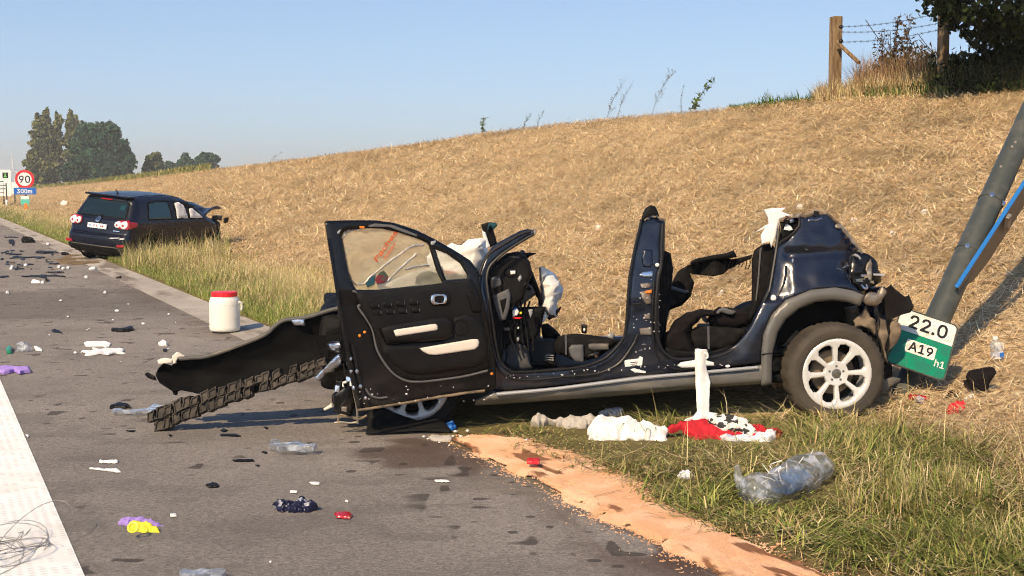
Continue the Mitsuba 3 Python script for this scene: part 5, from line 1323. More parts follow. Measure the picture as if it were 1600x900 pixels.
def rput2(name, poly, b, h0=0.0, th=.02, bev=.012, bd=.006, parent=None, step=.05):
    return gput(name, relief(Polygon(poly) if not hasattr(poly, 'geom_type') else poly, lambda x, y, h: rear(x, y, h0 + np.asarray(h)), th, step, bev, bd), b, 40, parent)
rw = Polygon([(-.62, 1.085), (.62, 1.085), (.56, 1.40), (.50, 1.43), (-.50, 1.43), (-.56, 1.40)])
rput2('rear_window', rw.buffer(.02), 'soft_black', -.006, .03)
rput2('rear_window__glass', rw, 'tinted_glass', -.014, .02)
rput2('rear_window__sticker', [(-.40, 1.25), (-.54, 1.25), (-.53, 1.36), (-.42, 1.36)], 'teal_glass', -.02, .01, .004, .002)
gput('roof_spoiler', rbox([.26, 1.22, .045], .02, (.42, 0, 1.545)), 'car_paint_far')
rput2('brake_light', [(-.16, 1.445), (.16, 1.445), (.15, 1.475), (-.15, 1.475)], 'tail_red', -.03, .02, .004, .003)
for sg in (-1, 1):
    cl = [(sg * a, b) for a, b in ((.83, .86), (.82, .99), (.74, 1.045), (.52, 1.02), (.46, .97), (.46, .88), (.55, .84), (.74, .83))]
    tl = rput2('tail_light', cl, 'tail_red', -.03, .05, .03, .02)
    for cy, r_ in ((.70, .092), (.545, .078)):
        rput2('lamp', Point(sg * cy, .935).buffer(r_), 'lamp_white', -.055, .05, .03, .018, tl, .03)
        rput2('lamp_centre', Point(sg * cy + .01, .925).buffer(r_ * .32), 'tail_red', -.062, .02, .01, .004, tl, .02)
    gput('tail_light_side', relief(Polygon([(.06, .85), (.10, 1.03), (.36, 1.0), (.34, .90)]), lambda x, y, h: np.stack([x, sg * (gw(y) - .10 * np.clip((.5 - x) / .5, 0, 1) ** 2 + .006 - np.asarray(h)), y], -1), .03, .06, .02, .01), 'tail_red')
    rput2('bumper_reflector', [(sg * .80, .44), (sg * .62, .43), (sg * .62, .49), (sg * .80, .50)], 'tail_red', -.03, .04, .01, .006)
rput2('number_plate', [(-.26, .80), (.26, .80), (.26, .91), (-.26, .91)], 'white_paint', -.035, .03, .008, .004)
for k, y in enumerate((.17, .06, -.02, -.13, -.18)):
    rput2('number_plate__plate_mark', [(y, .835), (y + .028, .835), (y + .028, .88), (y, .88)], 'tail_red' if k else 'sign_blue', -.038, .01, 0, 0)
em = Point(0, 1.005).buffer(.062)
rput2('emblem', em, 'sign_black', -.028, .02, .01, .005, None, .02)
vw = em.difference(Point(0, 1.005).buffer(.050))
st = lambda a, b: LineString([a, b]).buffer(.007, cap_style=2)
ow = 1.005
for a, b in (((-.028, ow + .045), (0, ow + .004)), ((0, ow + .004), (.028, ow + .045)), ((-.05, ow + .018), (-.022, ow - .042)), ((-.022, ow - .042), (0, ow - .008)), ((0, ow - .008), (.022, ow - .042)), ((.022, ow - .042), (.05, ow + .018))):
    vw = vw.union(st(a, b))
rput2('emblem__badge', vw, 'chrome', -.036, .01, .002, .001, None, .012)
rput2('bumper_skirt', [(-.70, .27), (.70, .27), (.76, .40), (.60, .43), (-.60, .43), (-.76, .40)], 'black_plastic', -.03, .05, .03, .015)
rput2('bumper_strip', [(-.62, .405), (.62, .405), (.62, .425), (-.62, .425)], 'grey_plastic', -.045, .03, .006, .004)
rput2('bumper_crease', [(-.66, .66), (.66, .66), (.66, .685), (-.66, .685)], 'car_paint_far', -.02, .04, .01, .008)
rput2('dent', [(-.42, .60), (-.64, .63), (-.66, .66), (-.44, .635)], 'dull_alloy', -.012, .02, .006, .003)
rput2('dent', [(-.66, .60), (-.78, .62), (-.78, .66), (-.68, .65)], 'dull_alloy', -.012, .02, .006, .003)
rput2('lettering_badge', [(-.44, .775), (-.60, .775), (-.60, .795), (-.44, .795)], 'chrome', -.025, .02, .003, .002)
rput2('wiper', [(-.02, 1.06), (.02, 1.06), (.01, 1.10), (-.05, 1.13), (-.06, 1.12)], 'soft_black', -.035, .02, .004, .002)
gput('aerial', tube([(.72, 0, 1.57), (.60, 0, 1.68)], [.02, .008], 6), 'soft_black')
def flank(x, z, h=0.0):
    x, z = np.asarray(x, float), np.asarray(z, float)
    return np.stack([x, -(gw(z) - .10 * np.clip((.5 - x) / .5, 0, 1) ** 2 - np.asarray(h)), z], -1)
def sput2(name, poly, b, h0=-.006, th=.02, bev=.012, bd=.005, parent=None, sg=1, step=.07):
    m = relief(Polygon(poly), lambda x, y, h: flank(x, y, h0 + np.asarray(h)) * [1, sg, 1], th, step, bev, bd)
    return gput(name, m, b, 40, parent)
for sg in (1, -1):
    sput2('window_frame', [(.74, 1.04), (1.72, 1.03), (1.70, 1.47), (1.20, 1.48), (.86, 1.44)], 'soft_black', -.004, .02, .01, .004, None, sg)
    sput2('side_window', [(.80, 1.07), (1.64, 1.06), (1.63, 1.43), (1.20, 1.44), (.92, 1.40)], 'teal_glass', -.010, .02, .008, .003, None, sg)
    sput2('window_frame', [(1.80, 1.03), (3.02, 1.02), (2.62, 1.33), (2.30, 1.44), (1.80, 1.47)], 'soft_black', -.004, .02, .01, .004, None, sg)
    sput2('door_gap', [(1.735, .45), (1.75, .45), (1.765, 1.47), (1.75, 1.47)], 'soft_black', -.003, .01, 0, 0, None, sg)
    sput2('door_handle', [(1.52, .90), (1.70, .90), (1.70, .935), (1.52, .935)], 'car_paint_far', -.03, .03, .012, .01, None, sg)
    sput2('door_moulding', [(1.05, .52), (2.95, .52), (2.95, .57), (1.05, .57)], 'black_plastic', -.015, .02, .01, .006, None, sg)
for i, p_ in enumerate(([(1.86, 1.06), (2.30, 1.05), (2.24, 1.38), (2.05, 1.43), (1.90, 1.40)], [(2.38, 1.05), (2.92, 1.04), (2.80, 1.14), (2.55, 1.28), (2.42, 1.27)])):
    m = relief(Polygon(p_), lambda x, y, h: flank(x, y, -.035 + np.asarray(h)), .05, .05, .06, .03)
    gput('curtain_airbag', crumple(m, .02, 9, i), 'white_fabric', 60, None, ['white airbag bulging in the rear part of the front window', 'white airbag bulging in the forward part of the front window'][i])
for x in (.78, 3.30):
    for sg in (-1, 1):
        t_ = gput('wheel', xf(lathe([(.2, -.1), (.29, -.1), (.31, -.05), (.31, .06), (.28, .1), (.2, .1)], 36), t=(x, sg * .76, .31)), 'dark_rubber')
        scene[unique(t_ + '__rim')] = mikit.ply(gl_(xf(lathe([(0, 0), (.19, .0), (.205, -.03 * sg)], 30), t=(x, sg * .82, .31))), 'dull_alloy', 40)
gput('exhaust', tube([(.06, .38, .24), (.5, .38, .24)], .035, 10), 'steel')
gput('tow_hook', rbox([.5, .5, .12], .04, (.5, .2, .20)), 'soft_black')
gput('side_reflector', xf(blob((0, 0, 0), (.05, .03, .075), 2), t=(2.30, -.93, .42)), 'orange_plastic')
# the crushed nose
hd = relief(Polygon([(3.15, -.70), (3.55, -.74), (3.92, -.68), (4.02, -.2), (3.95, .5), (3.6, .72), (3.15, .68)]), lambda x, y, h: np.stack([x, y, 1.02 + .26 * np.sin((x - 3.12) * 2.3) - .02 * np.asarray(h) + .06 * np.sin(y * 5)], -1), 1.2, .07, .05, .3)
gput('buckled_bonnet', crumple(hd, .05, 3.5, 4), 'car_paint_far', False, None, 'bonnet buckled upwards over the crushed nose')
v, f = trimesh.remesh.subdivide_to_size(rbox([.62, 1.5, .62], .1, (3.62, 0, .62)).vertices, rbox([.62, 1.5, .62], .1, (3.62, 0, .62)).faces, .12)
gput('crushed_front', crumple(tm(v, f), .10, 4, 6), 'soft_black', False)
for i in range(9):
    r_ = np.random.default_rng(800 + i)
    m = crumple(rbox([r_.uniform(.1, .3), r_.uniform(.05, .2), r_.uniform(.05, .22)], .02), .05, 9, i)
    gput('broken_piece', xf(m, t=(r_.uniform(3.6, 4.1), r_.uniform(-.85, -.2), r_.uniform(.45, 1.0))), ['soft_black', 'grey_plastic', 'steel'][i % 3], False)

# ================================================================== leaning lamp post with its kilometre plate
LP = thing('lamp_post', 'grey steel post leaning over to the right beside the wreck', 'lamp post')
p0 = at_y(1436, 566, 8.75); p1 = at_y(1478, 470, 8.85)
p2 = at_y(1633, 128, 9.75)
dirp = (p2 - p1) / np.linalg.norm(p2 - p1)
p0 = p1 - dirp * .95
Pp = np.vstack([p0 + dirp * t for t in np.linspace(0, 4.2, 24)])
put('pole', tube(Pp, np.linspace(.088, .082, 24), 28), 'pole_paint', LP, 40)
camv = CAM - p1; camv = camv - dirp * (camv @ dirp); camv /= np.linalg.norm(camv)
lat = np.cross(dirp, camv); lat /= np.linalg.norm(lat)           # across the pole as seen
if lat[0] < 0:
    lat = -lat
def on_pole(px, py):
    """the pole's surface nearest the line of sight"""
    d = ray(px, py)
    A = np.stack([d, -dirp, -lat], 1)
    t, a, b = np.linalg.solve(A, p1 - CAM)
    b = np.clip(b, -.08, .08)
    return p1 + dirp * a + lat * b + camv * math.sqrt(max(1e-4, .086 ** 2 - b * b)), a
for px, py in ((1545, 315), (1566, 322), (1507, 394)):
    q, a_ = on_pole(px, py)
    put('clamp_bolt', cat([xf(lathe([(0, 0), (.018, .0), (.018, .014), (.011, .015), (.011, .028), (0, .028)], 6), R=np.stack([lat, camv, dirp], 1), t=q - camv * .004)]), 'chrome', LP, 30)
for px, py in ((1556, 319), (1507, 393)):
    q, a_ = on_pole(px, py)
    c = p1 + dirp * a_
    th = np.linspace(0, 2 * np.pi, 33)
    put('clamp_band', tube(c + .0885 * (np.cos(th)[:, None] * lat + np.sin(th)[:, None] * camv), .0045, 5, cap=False), 'pole_paint', LP)
# ragged lower edge of the pole's door opening
for px, py in ((1560, 270), (1582, 233), (1577, 240)):
    q, a_ = on_pole(px, py)
    put('door_lock', blob(q, [.012, .01, .014], 2), 'steel', LP)
# the blue road sign clamped to the pole, seen almost edge-on
BS = thing('blue_road_sign', 'blue sign panel clamped to the leaning post, seen edge-on with its grey back', 'road sign')
e0 = at_y(1494, 450, 8.74); e1_ = at_y(1612, 268, 9.34)
ed = (e1_ - e0); L_ = np.linalg.norm(ed); ed /= L_
away = np.array([.55, .83, -.03]); away -= ed * (away @ ed); away /= np.linalg.norm(away)
nr = np.cross(ed, away)
pan = Polygon([(0, 0), (L_, 0), (L_, .30), (.55, .30), (.30, .24), (.06, .09)]).buffer(-.03).buffer(.03)
put('panel', relief(pan, lambda x, y, h: e0 + np.multiply.outer(x, ed) + np.multiply.outer(y, away) + np.multiply.outer(np.asarray(h) - .008, nr), .016, .05, .004, .003), 'sign_back', BS)
rim_ = tm(*[np.array(a) for a in (rbox([L_, .012, .030], .005).vertices, rbox([L_, .012, .030], .005).faces)])
put('edge_flange', xf(rim_, R=np.stack([ed, away, nr], 1), t=e0 + ed * L_ / 2 - away * .006), 'edge_blue', BS, 30, 'bright blue edge of the panel')
put('bracket', xf(rbox([.05, .16, .03], .006), R=np.stack([ed, away, nr], 1), t=e0 + ed * .62 * L_ + away * .08 - nr * .035), 'steel', BS)
# kilometre plate
KP = thing('kilometre_plate', 'white and green kilometre plate 22.0 A19 tilted at the foot of the leaning post', 'sign')
ang = math.radians(-22)
c_ = at_y(1441, 537, 8.40)
rx = np.array([math.cos(ang), 0, math.sin(ang)]); rup = np.array([-math.sin(ang), 0, math.cos(ang)])
# tilted back about the sight's cross axis
Rt = trimesh.transformations.rotation_matrix(math.radians(-34), [1, 0, 0])[:3, :3]
rx, rup = Rt @ rx, Rt @ rup
kn = np.cross(rx, rup)
if kn[1] > 0:
    kn = -kn
def kmap(off):
    return lambda x, y, h: c_ + np.multiply.outer(x, rx) + np.multiply.outer(y, rup) - np.multiply.outer(np.asarray(h) - off, kn)
PW, PH = .385, .435
plate = Polygon([(-PW / 2, -PH / 2), (PW / 2, -PH / 2), (PW / 2, PH / 2), (-PW / 2, PH / 2)]).buffer(-.035).buffer(.035, 12)
put('plate', relief(plate, kmap(0), .012, .03, .006, .004), 'sign_back', KP)
inn = plate.buffer(-.006)
cut = .05
put('green_field', relief(inn.intersection(Polygon([(-1, -1), (1, -1), (1, cut), (-1, cut)])), kmap(.003), .004, .04, .002, .001), 'sign_green', KP)
put('white_field', relief(inn.intersection(Polygon([(-1, cut + .001), (1, cut + .001), (1, 1), (-1, 1)])), kmap(.003), .004, .04, .002, .001), 'sign_white', KP)
put('road_number_field', relief(Polygon([(-.100, -.098), (.098, -.098), (.098, .0), (-.100, .0)]).buffer(-.012).buffer(.012), kmap(.006), .003, .04, .002, .001), 'sign_white', KP)
def ktext(s_, hgt, x, y, b, off, bold=True, sx=1.0):
    m = meshkit.text_mesh(s_, hgt, .002, bold)
    v = np.array(m.vertices)
    w_ = v[:, 0].max() + v[:, 0].min()
    put('lettering', tm(c_ + np.multiply.outer((v[:, 0] - w_ / 2) * sx + x, rx) + np.multiply.outer(v[:, 1] + y, rup) + np.multiply.outer(v[:, 2] + off, kn), m.faces), b, KP, False)
ktext('22.0', .096, .010, .088, 'sign_black', .0045, True, .92)
ktext('A19', .066, .0, -.082, 'sign_black', .0075, True, .92)
ktext('h1', .050, .138, -.135, 'sign_white', .0045, True, .85)
put('plate_rim', tube(np.array([c_ + rx * x + rup * y for x, y in plate.exterior.coords]) + kn * .002, .0055, 6, cap=False), 'pole_paint', KP)

# ================================================================== signs far up the road
def board(parent, name, poly, b, org, off=0.0, th=.02, bev=.008, step=.15, label=None):
    """upright board facing back down the road"""
    ex = np.array([CT * .96 + .0, ST * .96, 0]); ex = np.array([math.cos(.10), math.sin(.10), 0]); nn = np.array([ex[1], -ex[0], 0])
    mp = lambda x, y, h: org + np.multiply.outer(x, ex) + np.multiply.outer(y, [0, 0, 1.0]) + np.multiply.outer(off - np.asarray(h), nn)
    return put(name, relief(poly, mp, th, step, bev, bev * .5), b, parent, 35, label)
def btext(parent, s_, hgt, x, y, b, org, off, sx=1.0):
    ex = np.array([math.cos(.10), math.sin(.10), 0]); nn = np.array([ex[1], -ex[0], 0])
    m = meshkit.text_mesh(s_, hgt, .006, True)
    v = np.array(m.vertices)
    w_ = v[:, 0].max() + v[:, 0].min()
    put('lettering', tm(org + np.multiply.outer((v[:, 0] - w_ / 2) * sx + x, ex) + np.multiply.outer(v[:, 1] - hgt / 2 + y, [0, 0, 1.0]) + np.multiply.outer(v[:, 2] + off, nn), m.faces), b, parent, False)
def rect(w_, h_, r_=.03, x=0, y=0):
    return Polygon([(x - w_ / 2, y - h_ / 2), (x + w_ / 2, y - h_ / 2), (x + w_ / 2, y + h_ / 2), (x - w_ / 2, y + h_ / 2)]).buffer(-r_).buffer(r_, 6)
Ys = 71.0
k_ = Ys / FPX
SL = thing('speed_limit_sign', 'round red and white 90 sign above a blue plate on one post', 'road sign')
o_ = at_y(38.5, 280, Ys)
gz0 = float(hz(at_y(38.5, 328, Ys)))
put('post', tube([[o_[0], o_[1] + .06, gz0 - .1], [o_[0], o_[1] + .06, o_[2] + .3]], .045, 10), 'pole_paint', SL)
rr_ = 14.6 * k_
board(SL, 'disc', Point(0, 0).buffer(rr_, 24), 'sign_red', o_, .0)
board(SL, 'disc_face', Point(0, 0).buffer(rr_ * .72, 24), 'white_paint', o_, .012, .01)
btext(SL, '90', 10.5 * k_, 0, 0, 'sign_black', o_, .014)
board(SL, 'distance_plate', rect(34 * k_, 10.5 * k_, .03, 0, -18.5 * k_), 'sign_blue', o_, .01)
btext(SL, '300m', 6.2 * k_, -.6 * k_, -18.5 * k_, 'white_paint', o_, .013)
KM = thing('marker_post', 'small teal kilometre marker on an orange and white post below the speed sign', 'marker')
o2 = at_y(39, 313, 69.0)
put('plate', relief(rect(13 * k_, 13 * k_, .02), lambda x, y, h: o2 + np.multiply.outer(x, [1, 0, 0]) + np.multiply.outer(y, [0, 0, 1.0]) + np.multiply.outer(np.asarray(h), [0, 1, 0]), .02, .1, .01, .005), 'sign_teal', KM)
put('plate_band', relief(rect(12 * k_, 4.5 * k_, .01, 0, 4 * k_), lambda x, y, h: o2 + [0, -.006, 0] + np.multiply.outer(x, [1, 0, 0]) + np.multiply.outer(y, [0, 0, 1.0]) + np.multiply.outer(np.asarray(h), [0, 1, 0]), .01, .1, .004, .002), 'white_paint', KM)
gz1 = float(hz(o2))
put('post', xf(rbox([.10, .06, o2[2] - gz1 + .5], .015), t=[o2[0], o2[1] + .05, (o2[2] + gz1) / 2 - .1]), 'white_plastic', KM)
put('reflector', xf(rbox([.15, .05, .46], .012), t=[o2[0] + .04, o2[1] + .0, at_y(39, 324, 69)[2]]), 'orange_plastic', KM)
BW = thing('information_sign', 'large white sign with a small green symbol at the left edge', 'road sign')
Yb = 84.0; kb = Yb / FPX
ob = at_y(-4, 286, Yb)
board(BW, 'panel', rect(41 * kb, 41 * kb, .06), 'white_paint', ob, 0, .04)
board(BW, 'symbol', rect(8.6 * kb, 8.6 * kb, .03, 12.2 * kb, 12 * kb), 'sign_black', ob, .012, .012)
board(BW, 'symbol_figure', Polygon([(9.6 * kb, 9 * kb), (14.8 * kb, 9 * kb), (13.4 * kb, 11 * kb), (13.0 * kb, 15 * kb), (11.4 * kb, 15 * kb), (11.0 * kb, 11 * kb)]), 'light_green', ob, .018, .01)
for yy_, x0_, x1_ in ((2.5, -12, 9.5), (-3.5, -14, 14), (-9, -12, 12), (-15, -14, 10)):
    board(BW, 'text_line', rect((x1_ - x0_) * kb, 1.5 * kb, .005, (x0_ + x1_) / 2 * kb, yy_ * kb), 'trim_grey', ob, .012, .01)
for xx_ in (-10, 8.5, 13):
    g0 = float(hz(ob + [xx_ * kb, 0, 0]))
    put('post', tube([[ob[0] + xx_ * kb, ob[1] + .08, g0 - .1], [ob[0] + xx_ * kb, ob[1] + .08, ob[2]]], .05, 8), 'pole_paint', BW)
BW2 = thing('small_white_sign', 'smaller white panel half hidden behind the speed limit sign', 'road sign')
ob2 = at_y(22, 294, 88.0)
board(BW2, 'panel', rect(14 * kb, 20 * kb, .04), 'white_paint', ob2, 0, .03)
g0 = float(hz(ob2))
put('post', tube([[ob2[0], ob2[1] + .08, g0 - .1], [ob2[0], ob2[1] + .08, ob2[2]]], .05, 8), 'pole_paint', BW2)
RP = thing('delineator_post', 'pale reflector post under the large white sign', 'marker')
od = at_y(10.5, 318, 80.0); gd = float(hz(od))
put('post', xf(rbox([.13, .08, od[2] - gd + .45], .02), t=[od[0], od[1], (od[2] + gd) / 2]), 'white_plastic', RP)
put('reflector', xf(rbox([.10, .03, .30], .01), t=[od[0], od[1] - .05, od[2] - .05]), 'cream_trim', RP)
# wind turbine far off in the haze
WTB = thing('wind_turbine', 'faint pale wind turbine far off above the signs', 'wind turbine')
Yw = 1500.0
hub = at_y(23, 267, Yw)
put('tower', tube([[hub[0], hub[1] + 3, 0], [hub[0], hub[1] + 3, hub[2]]], [2.2, 1.2], 12), 'white_paint', WTB)
put('nacelle', xf(rbox([3, 7, 3], .5), t=hub + [0, 2, 0]), 'white_paint', WTB)
for a_ in (95, 215, 335):
    d_ = np.array([math.cos(math.radians(a_)), 0, math.sin(math.radians(a_))])
    put('blade', tube([hub - [0, 3, 0], hub + d_ * 6 - [0, 3, 0], hub + d_ * 20 - [0, 3, 0]], [.7, 1.3, .3], 8), 'white_paint', WTB)

# ================================================================== things lying about
def lay(pts, base=0.0, hgt=.02, th=None, step_px=6, bev=3, wav=.0, f=14, seed=0):
    """A thin piece lying on the ground where its outline meets it; hgt = how far its top bulges."""
    pg_ = Polygon(pts).buffer(0)
    if pg_.geom_type != 'Polygon':
        pg_ = max(pg_.geoms, key=lambda g: g.area)
    cen = np.array(pg_.centroid.coords[0])
    g0 = ground(cen[0], cen[1])[0]
    zb = float(hz(g0)) if g0 is not None else 0.0
    P2 = at_z(np.array(pg_.exterior.coords)[:, 0], np.array(pg_.exterior.coords)[:, 1], zb + hgt * .5)[:, :2]
    poly = Polygon(P2).buffer(0)
    if poly.geom_type != 'Polygon':
        poly = max(poly.geoms, key=lambda g: g.area)
    st_ = max(.008, math.sqrt(poly.area) / 16)
    def mp(x, y, h):
        s, u = su(np.stack([x, y], -1))
        g = np.where(u < U_GUT + .02, np.where(u > U_ROAD, .02, .004), height(s, u) + .015)
        nz = meshkit.fbm(np.stack([x * f, y * f, x * 0 + seed], -1), 3, seed)
        return np.stack([x, y, g + base + hgt + wav * (nz - .45) * 2 - np.asarray(h)], -1)
    b = min(bev * .003, st_ * 2)
    return relief(poly, mp, max(th or hgt, .003), st_, max(b, .004), hgt * .7)
def heap(pts, lean=35, bulge=.02, depth=.06, wav=.015, f=16, seed=0, anchor=None, fwd=0.0):
    """A crumpled piece resting on the ground: its face leans back from its lower edge."""
    pg_ = Polygon(pts).buffer(0)
    if pg_.geom_type != 'Polygon':
        pg_ = max(pg_.geoms, key=lambda g: g.area)
    sz = math.sqrt(pg_.area)
    b_ = np.array(shapely.segmentize(pg_.exterior, sz / 14).coords)[:-1]
    n_ = np.stack([meshkit.noise(np.stack([b_[:, 0] / sz * 7, b_[:, 1] / sz * 7, b_[:, 0] * 0 + o + seed], -1)) - .5 for o in (0, 5)], 1)
    pg_ = Polygon(b_ + n_ * sz * .13).buffer(0)
    if pg_.geom_type != 'Polygon':
        pg_ = max(pg_.geoms, key=lambda g: g.area)
    x0, y0, x1, y1 = pg_.bounds
    yb_ = y1 - .12 * (y1 - y0)
    g0 = ground(*(anchor or ((x0 + x1) / 2, yb_)))[0]
    s, u = su(g0)
    sl = math.degrees(math.atan2(float(height(s, max(u, 3.4) + .3) - height(s, max(u, 3.4) - .3)), .6)) if u > 3.3 else 0
    tau = math.radians(lean + max(sl, 0))
    nn = np.array([0, math.sin(tau), -math.cos(tau)])
    g0 = g0 - [0, 0, .006] - nn * fwd
    def mp(x, y, h):
        d = ray(x, y)
        t = ((g0 - CAM) @ nn) / (d @ nn)
        P = CAM + d * t[..., None]
        Q = P * f + seed
        Q = Q + 1.2 * (meshkit.fbm(Q * .6, 2, 3)[..., None] - .5)
        rg = 1 - np.abs(2 * meshkit.noise(Q * [1.0, .9, 1.2], seed % 89) - 1)          # sharp folds
        rg2 = 1 - np.abs(2 * meshkit.noise(Q * [2.2, 2.0, 2.4] + 7, seed % 71) - 1)
        w_ = .7 * rg ** 1.5 + .4 * rg2 ** 1.5 - .35
        return P + np.multiply.outer(np.asarray(h), nn) - np.multiply.outer(w_ * 1.9 * wav + bulge * .5, nn)
    return relief(pg_, mp, depth, max(.3, sz / 34), max(.6, sz * .16), bulge)
def heaped(name, pts, b, label, cat_, lean=35, bulge=.02, depth=.05, wav=.012, f=18, group=None, cr=.0, **kw):
    m = heap(pts, lean, bulge, depth, wav, f, len(scene), **kw)
    if cr:
        m = crumple(m, cr, 40, len(scene))
    return single(name, m, b, label, cat_, group, 55)
def debris(name, pts, b, label, cat_, hgt=.02, wav=.0, f=14, group=None, cr=0.0, th=None, base=0.0, bev=4, jag=.05):
    if jag:
        r_j = np.random.default_rng(len(scene) + 17)
        c_j = np.array(pts, float)
        L_j = max(c_j[:, 0].max() - c_j[:, 0].min(), 2)
        b_j = np.array(shapely.segmentize(Polygon(c_j).buffer(0).exterior if Polygon(c_j).buffer(0).geom_type == 'Polygon' else Polygon(c_j).convex_hull.exterior, L_j / 7).coords)[:-1]
        pts = [tuple(q) for q in b_j + r_j.normal(0, 1, b_j.shape) * [L_j * jag, L_j * jag * .22]]
    m = lay(pts, base, hgt, th, wav=wav, f=f, seed=len(scene), bev=bev)
    if cr:
        m = crumple(m, cr, 30, len(scene))
    return single(name, m, b, label, cat_, group)
Q1 = lambda *p: zoomed(0, 600, 2.2857, p)
Q2 = lambda *p: zoomed(0, 330, 2.902, p)
Q3 = lambda *p: zoomed(700, 560, 1.7778, p)
Q4 = lambda *p: zoomed(1360, 460, 4.464, p)
Q5 = lambda *p: zoomed(0, 350, 7.5, p)
Q6 = lambda *p: zoomed(820, 620, 6.6667, p)
Q7 = lambda *p: zoomed(1040, 540, 5.2955, p)

# white drum with a red lid
JB = thing('plastic_drum', 'white plastic drum with a red screw lid standing on the gutter', 'drum')
jb = at_z(351.5, 517, .015)
kj = jb[1] / FPX
J = lambda m: xf(m, t=jb)
rj = 23.8 * kj
hj = 53 * kj
put('body', J(lathe([(0, .002), (rj * .86, .0), (rj * .97, .012), (rj, .04), (rj * .985, .07), (rj, .09), (rj, hj * .70), (rj * .985, hj * .74), (rj, hj * .78), (rj * .98, hj * .9), (rj * .90, hj * .99), (rj * .80, hj * 1.03), (rj * .80, hj * 1.1), (0, hj * 1.1)], 48, 'z')), 'jar_plastic', JB, 50)
lid = lathe([(0, hj * 1.17), (rj * .78, hj * 1.17), (rj * .84, hj * 1.155), (rj * .85, hj * 1.04), (rj * .80, hj * 1.035)], 60, 'z')
v = np.array(lid.vertices); an = np.arctan2(v[:, 1], v[:, 0]); rd = np.hypot(v[:, 0], v[:, 1])
gsel = rd > rj * .8
v[gsel, :2] *= (1 + .012 * np.sign(np.sin(an[gsel] * 30)))[:, None]
put('lid', J(tm(v, lid.faces)), 'red_plastic', JB, 30)
put('handle', J(tube(smooth_path([[rj * .92, -rj * .2, hj * .86], [rj * 1.12, -rj * .1, hj * .84], [rj * 1.13, 0, hj * .66], [rj * .97, 0, hj * .62]], 5), .012, 8)), 'jar_plastic', JB)

# toothed absorber strip propped against the wreck
TS = thing('absorber_strip', 'long toothed black plastic strip lying from the asphalt up to the wreck', 'car part')
pa, pb = at_z(240, 664, .03), side(532, 570, .02)
ax_ = pb - pa; La = np.linalg.norm(ax_); ax_ /= La
sd_ = -np.cross(ax_, [0, 0, 1.0]); sd_ /= np.linalg.norm(sd_)
upa = np.cross(ax_, sd_)
MA = np.stack([ax_, sd_, upa], 1)
def bendz(t):
    return .020 * math.sin(math.pi * t) * 1.3
spine = np.vstack([pa + ax_ * La * t + [0, 0, bendz(t)] for t in np.linspace(0, 1, 30)])
put('spine', crumple(tube(spine + sd_ * .035 - upa * .01, .030, 8, flat=.8), .004, 12, 3), 'black_plastic', TS)
NC_ = 21
for row in (0, 1):
    for i in range(NC_):
        t = (i + .35 + .5 * row) / NC_
        if t > .95:
            continue
        w_ = .060 * (1.12 - .50 * t) * (1 + .10 * math.sin(i * 2.1))
        if (i * 7 + row * 11) % 17 == 3:
            continue
        size = [La / NC_ * (.80 + .16 * ((i * 5 + row * 3) % 4) / 3), .06, w_ * (.88 + .2 * ((i * 3 + row) % 5) / 4)]
        cup = Polygon([(-size[0] / 2, -size[2] / 2), (size[0] / 2, -size[2] / 2), (size[0] / 2, size[2] / 2), (-size[0] / 2, size[2] / 2)])
        ringp = cup.difference(cup.buffer(-.0075))
        mcell = relief(ringp, lambda x, y, h: np.stack([x + .45 * y, -.050 + np.asarray(h), y], -1), .065, .014, .002, .002)
        back_ = xf(rbox([size[0], .01, size[2]], .003, (0, -.034, 0)), t=(0, 0, 0))
        m = xf(cat([mcell, back_]), R=MA @ rot([0, 1, 0], -6 + 9 * math.sin(i * 1.7 + row)) @ rot([0, 0, 1], 10 * math.sin(i * 2.3 + row * 2)) @ rot([1, 0, 0], -14), t=pa + ax_ * La * t + upa * (.5 - row) * w_ * 1.04 + upa * .012 + [0, 0, bendz(t)])
        put('cell', crumple(m, .007, 22, i), 'absorber_plastic', TS, 30)
put('end_plate', crumple(relief(Polygon([(232, 655), (250, 650), (260, 668), (238, 672)]), lambda x, y, h: at_y(x, y, 8.0) + np.multiply.outer(np.asarray(h), [0, 1, 0]), .04, 4, 2, .005), .006, 20, 1), 'grey_plastic', TS)
put('torn_end', crumple(relief(Polygon([(492, 590), (515, 566), (533, 556), (534, 568), (512, 582), (497, 596)]), lambda x, y, h: side(x, y, -.02 + np.asarray(h)), .03, 4, 2, .006), .010, 25, 1), 'chrome', TS)

# fabric and clothing beside the sill
heaped('grey_cloth', Q6((50, 260), (90, 190), (140, 175), (200, 205), (330, 235), (360, 215), (660, 205), (740, 190), (760, 215), (640, 330), (600, 345), (520, 320), (430, 330), (340, 280), (330, 260), (230, 240), (140, 290), (90, 285)), 'grey_fabric', 'crumpled grey cloth in the grass left of the white towel', 'cloth', 30, .02, .06, .018, 15)
TW = heaped('white_towel', Q6((640, 340), (700, 260), (740, 200), (860, 205), (960, 240), (1060, 225), (1160, 235), (1260, 260), (1330, 310), (1400, 320), (1440, 300), (1490, 340), (1490, 400), (1500, 470), (1400, 495), (1300, 470), (1200, 455), (1080, 440), (1000, 460), (900, 450), (780, 480), (700, 450), (660, 450), (700, 400)), 'white_fabric', 'bright white towel crumpled in the grass before the sill', 'towel', 30, .03, .05, .026, 12)
heaped('grey_pouch', Q6((770, 150), (900, 125), (950, 110), (1010, 115), (1020, 180), (960, 215), (870, 200), (770, 185)), 'blue_white_fabric', 'small grey pouch on the far edge of the white towel', 'pouch', 45, .02, .05, .012, 20)
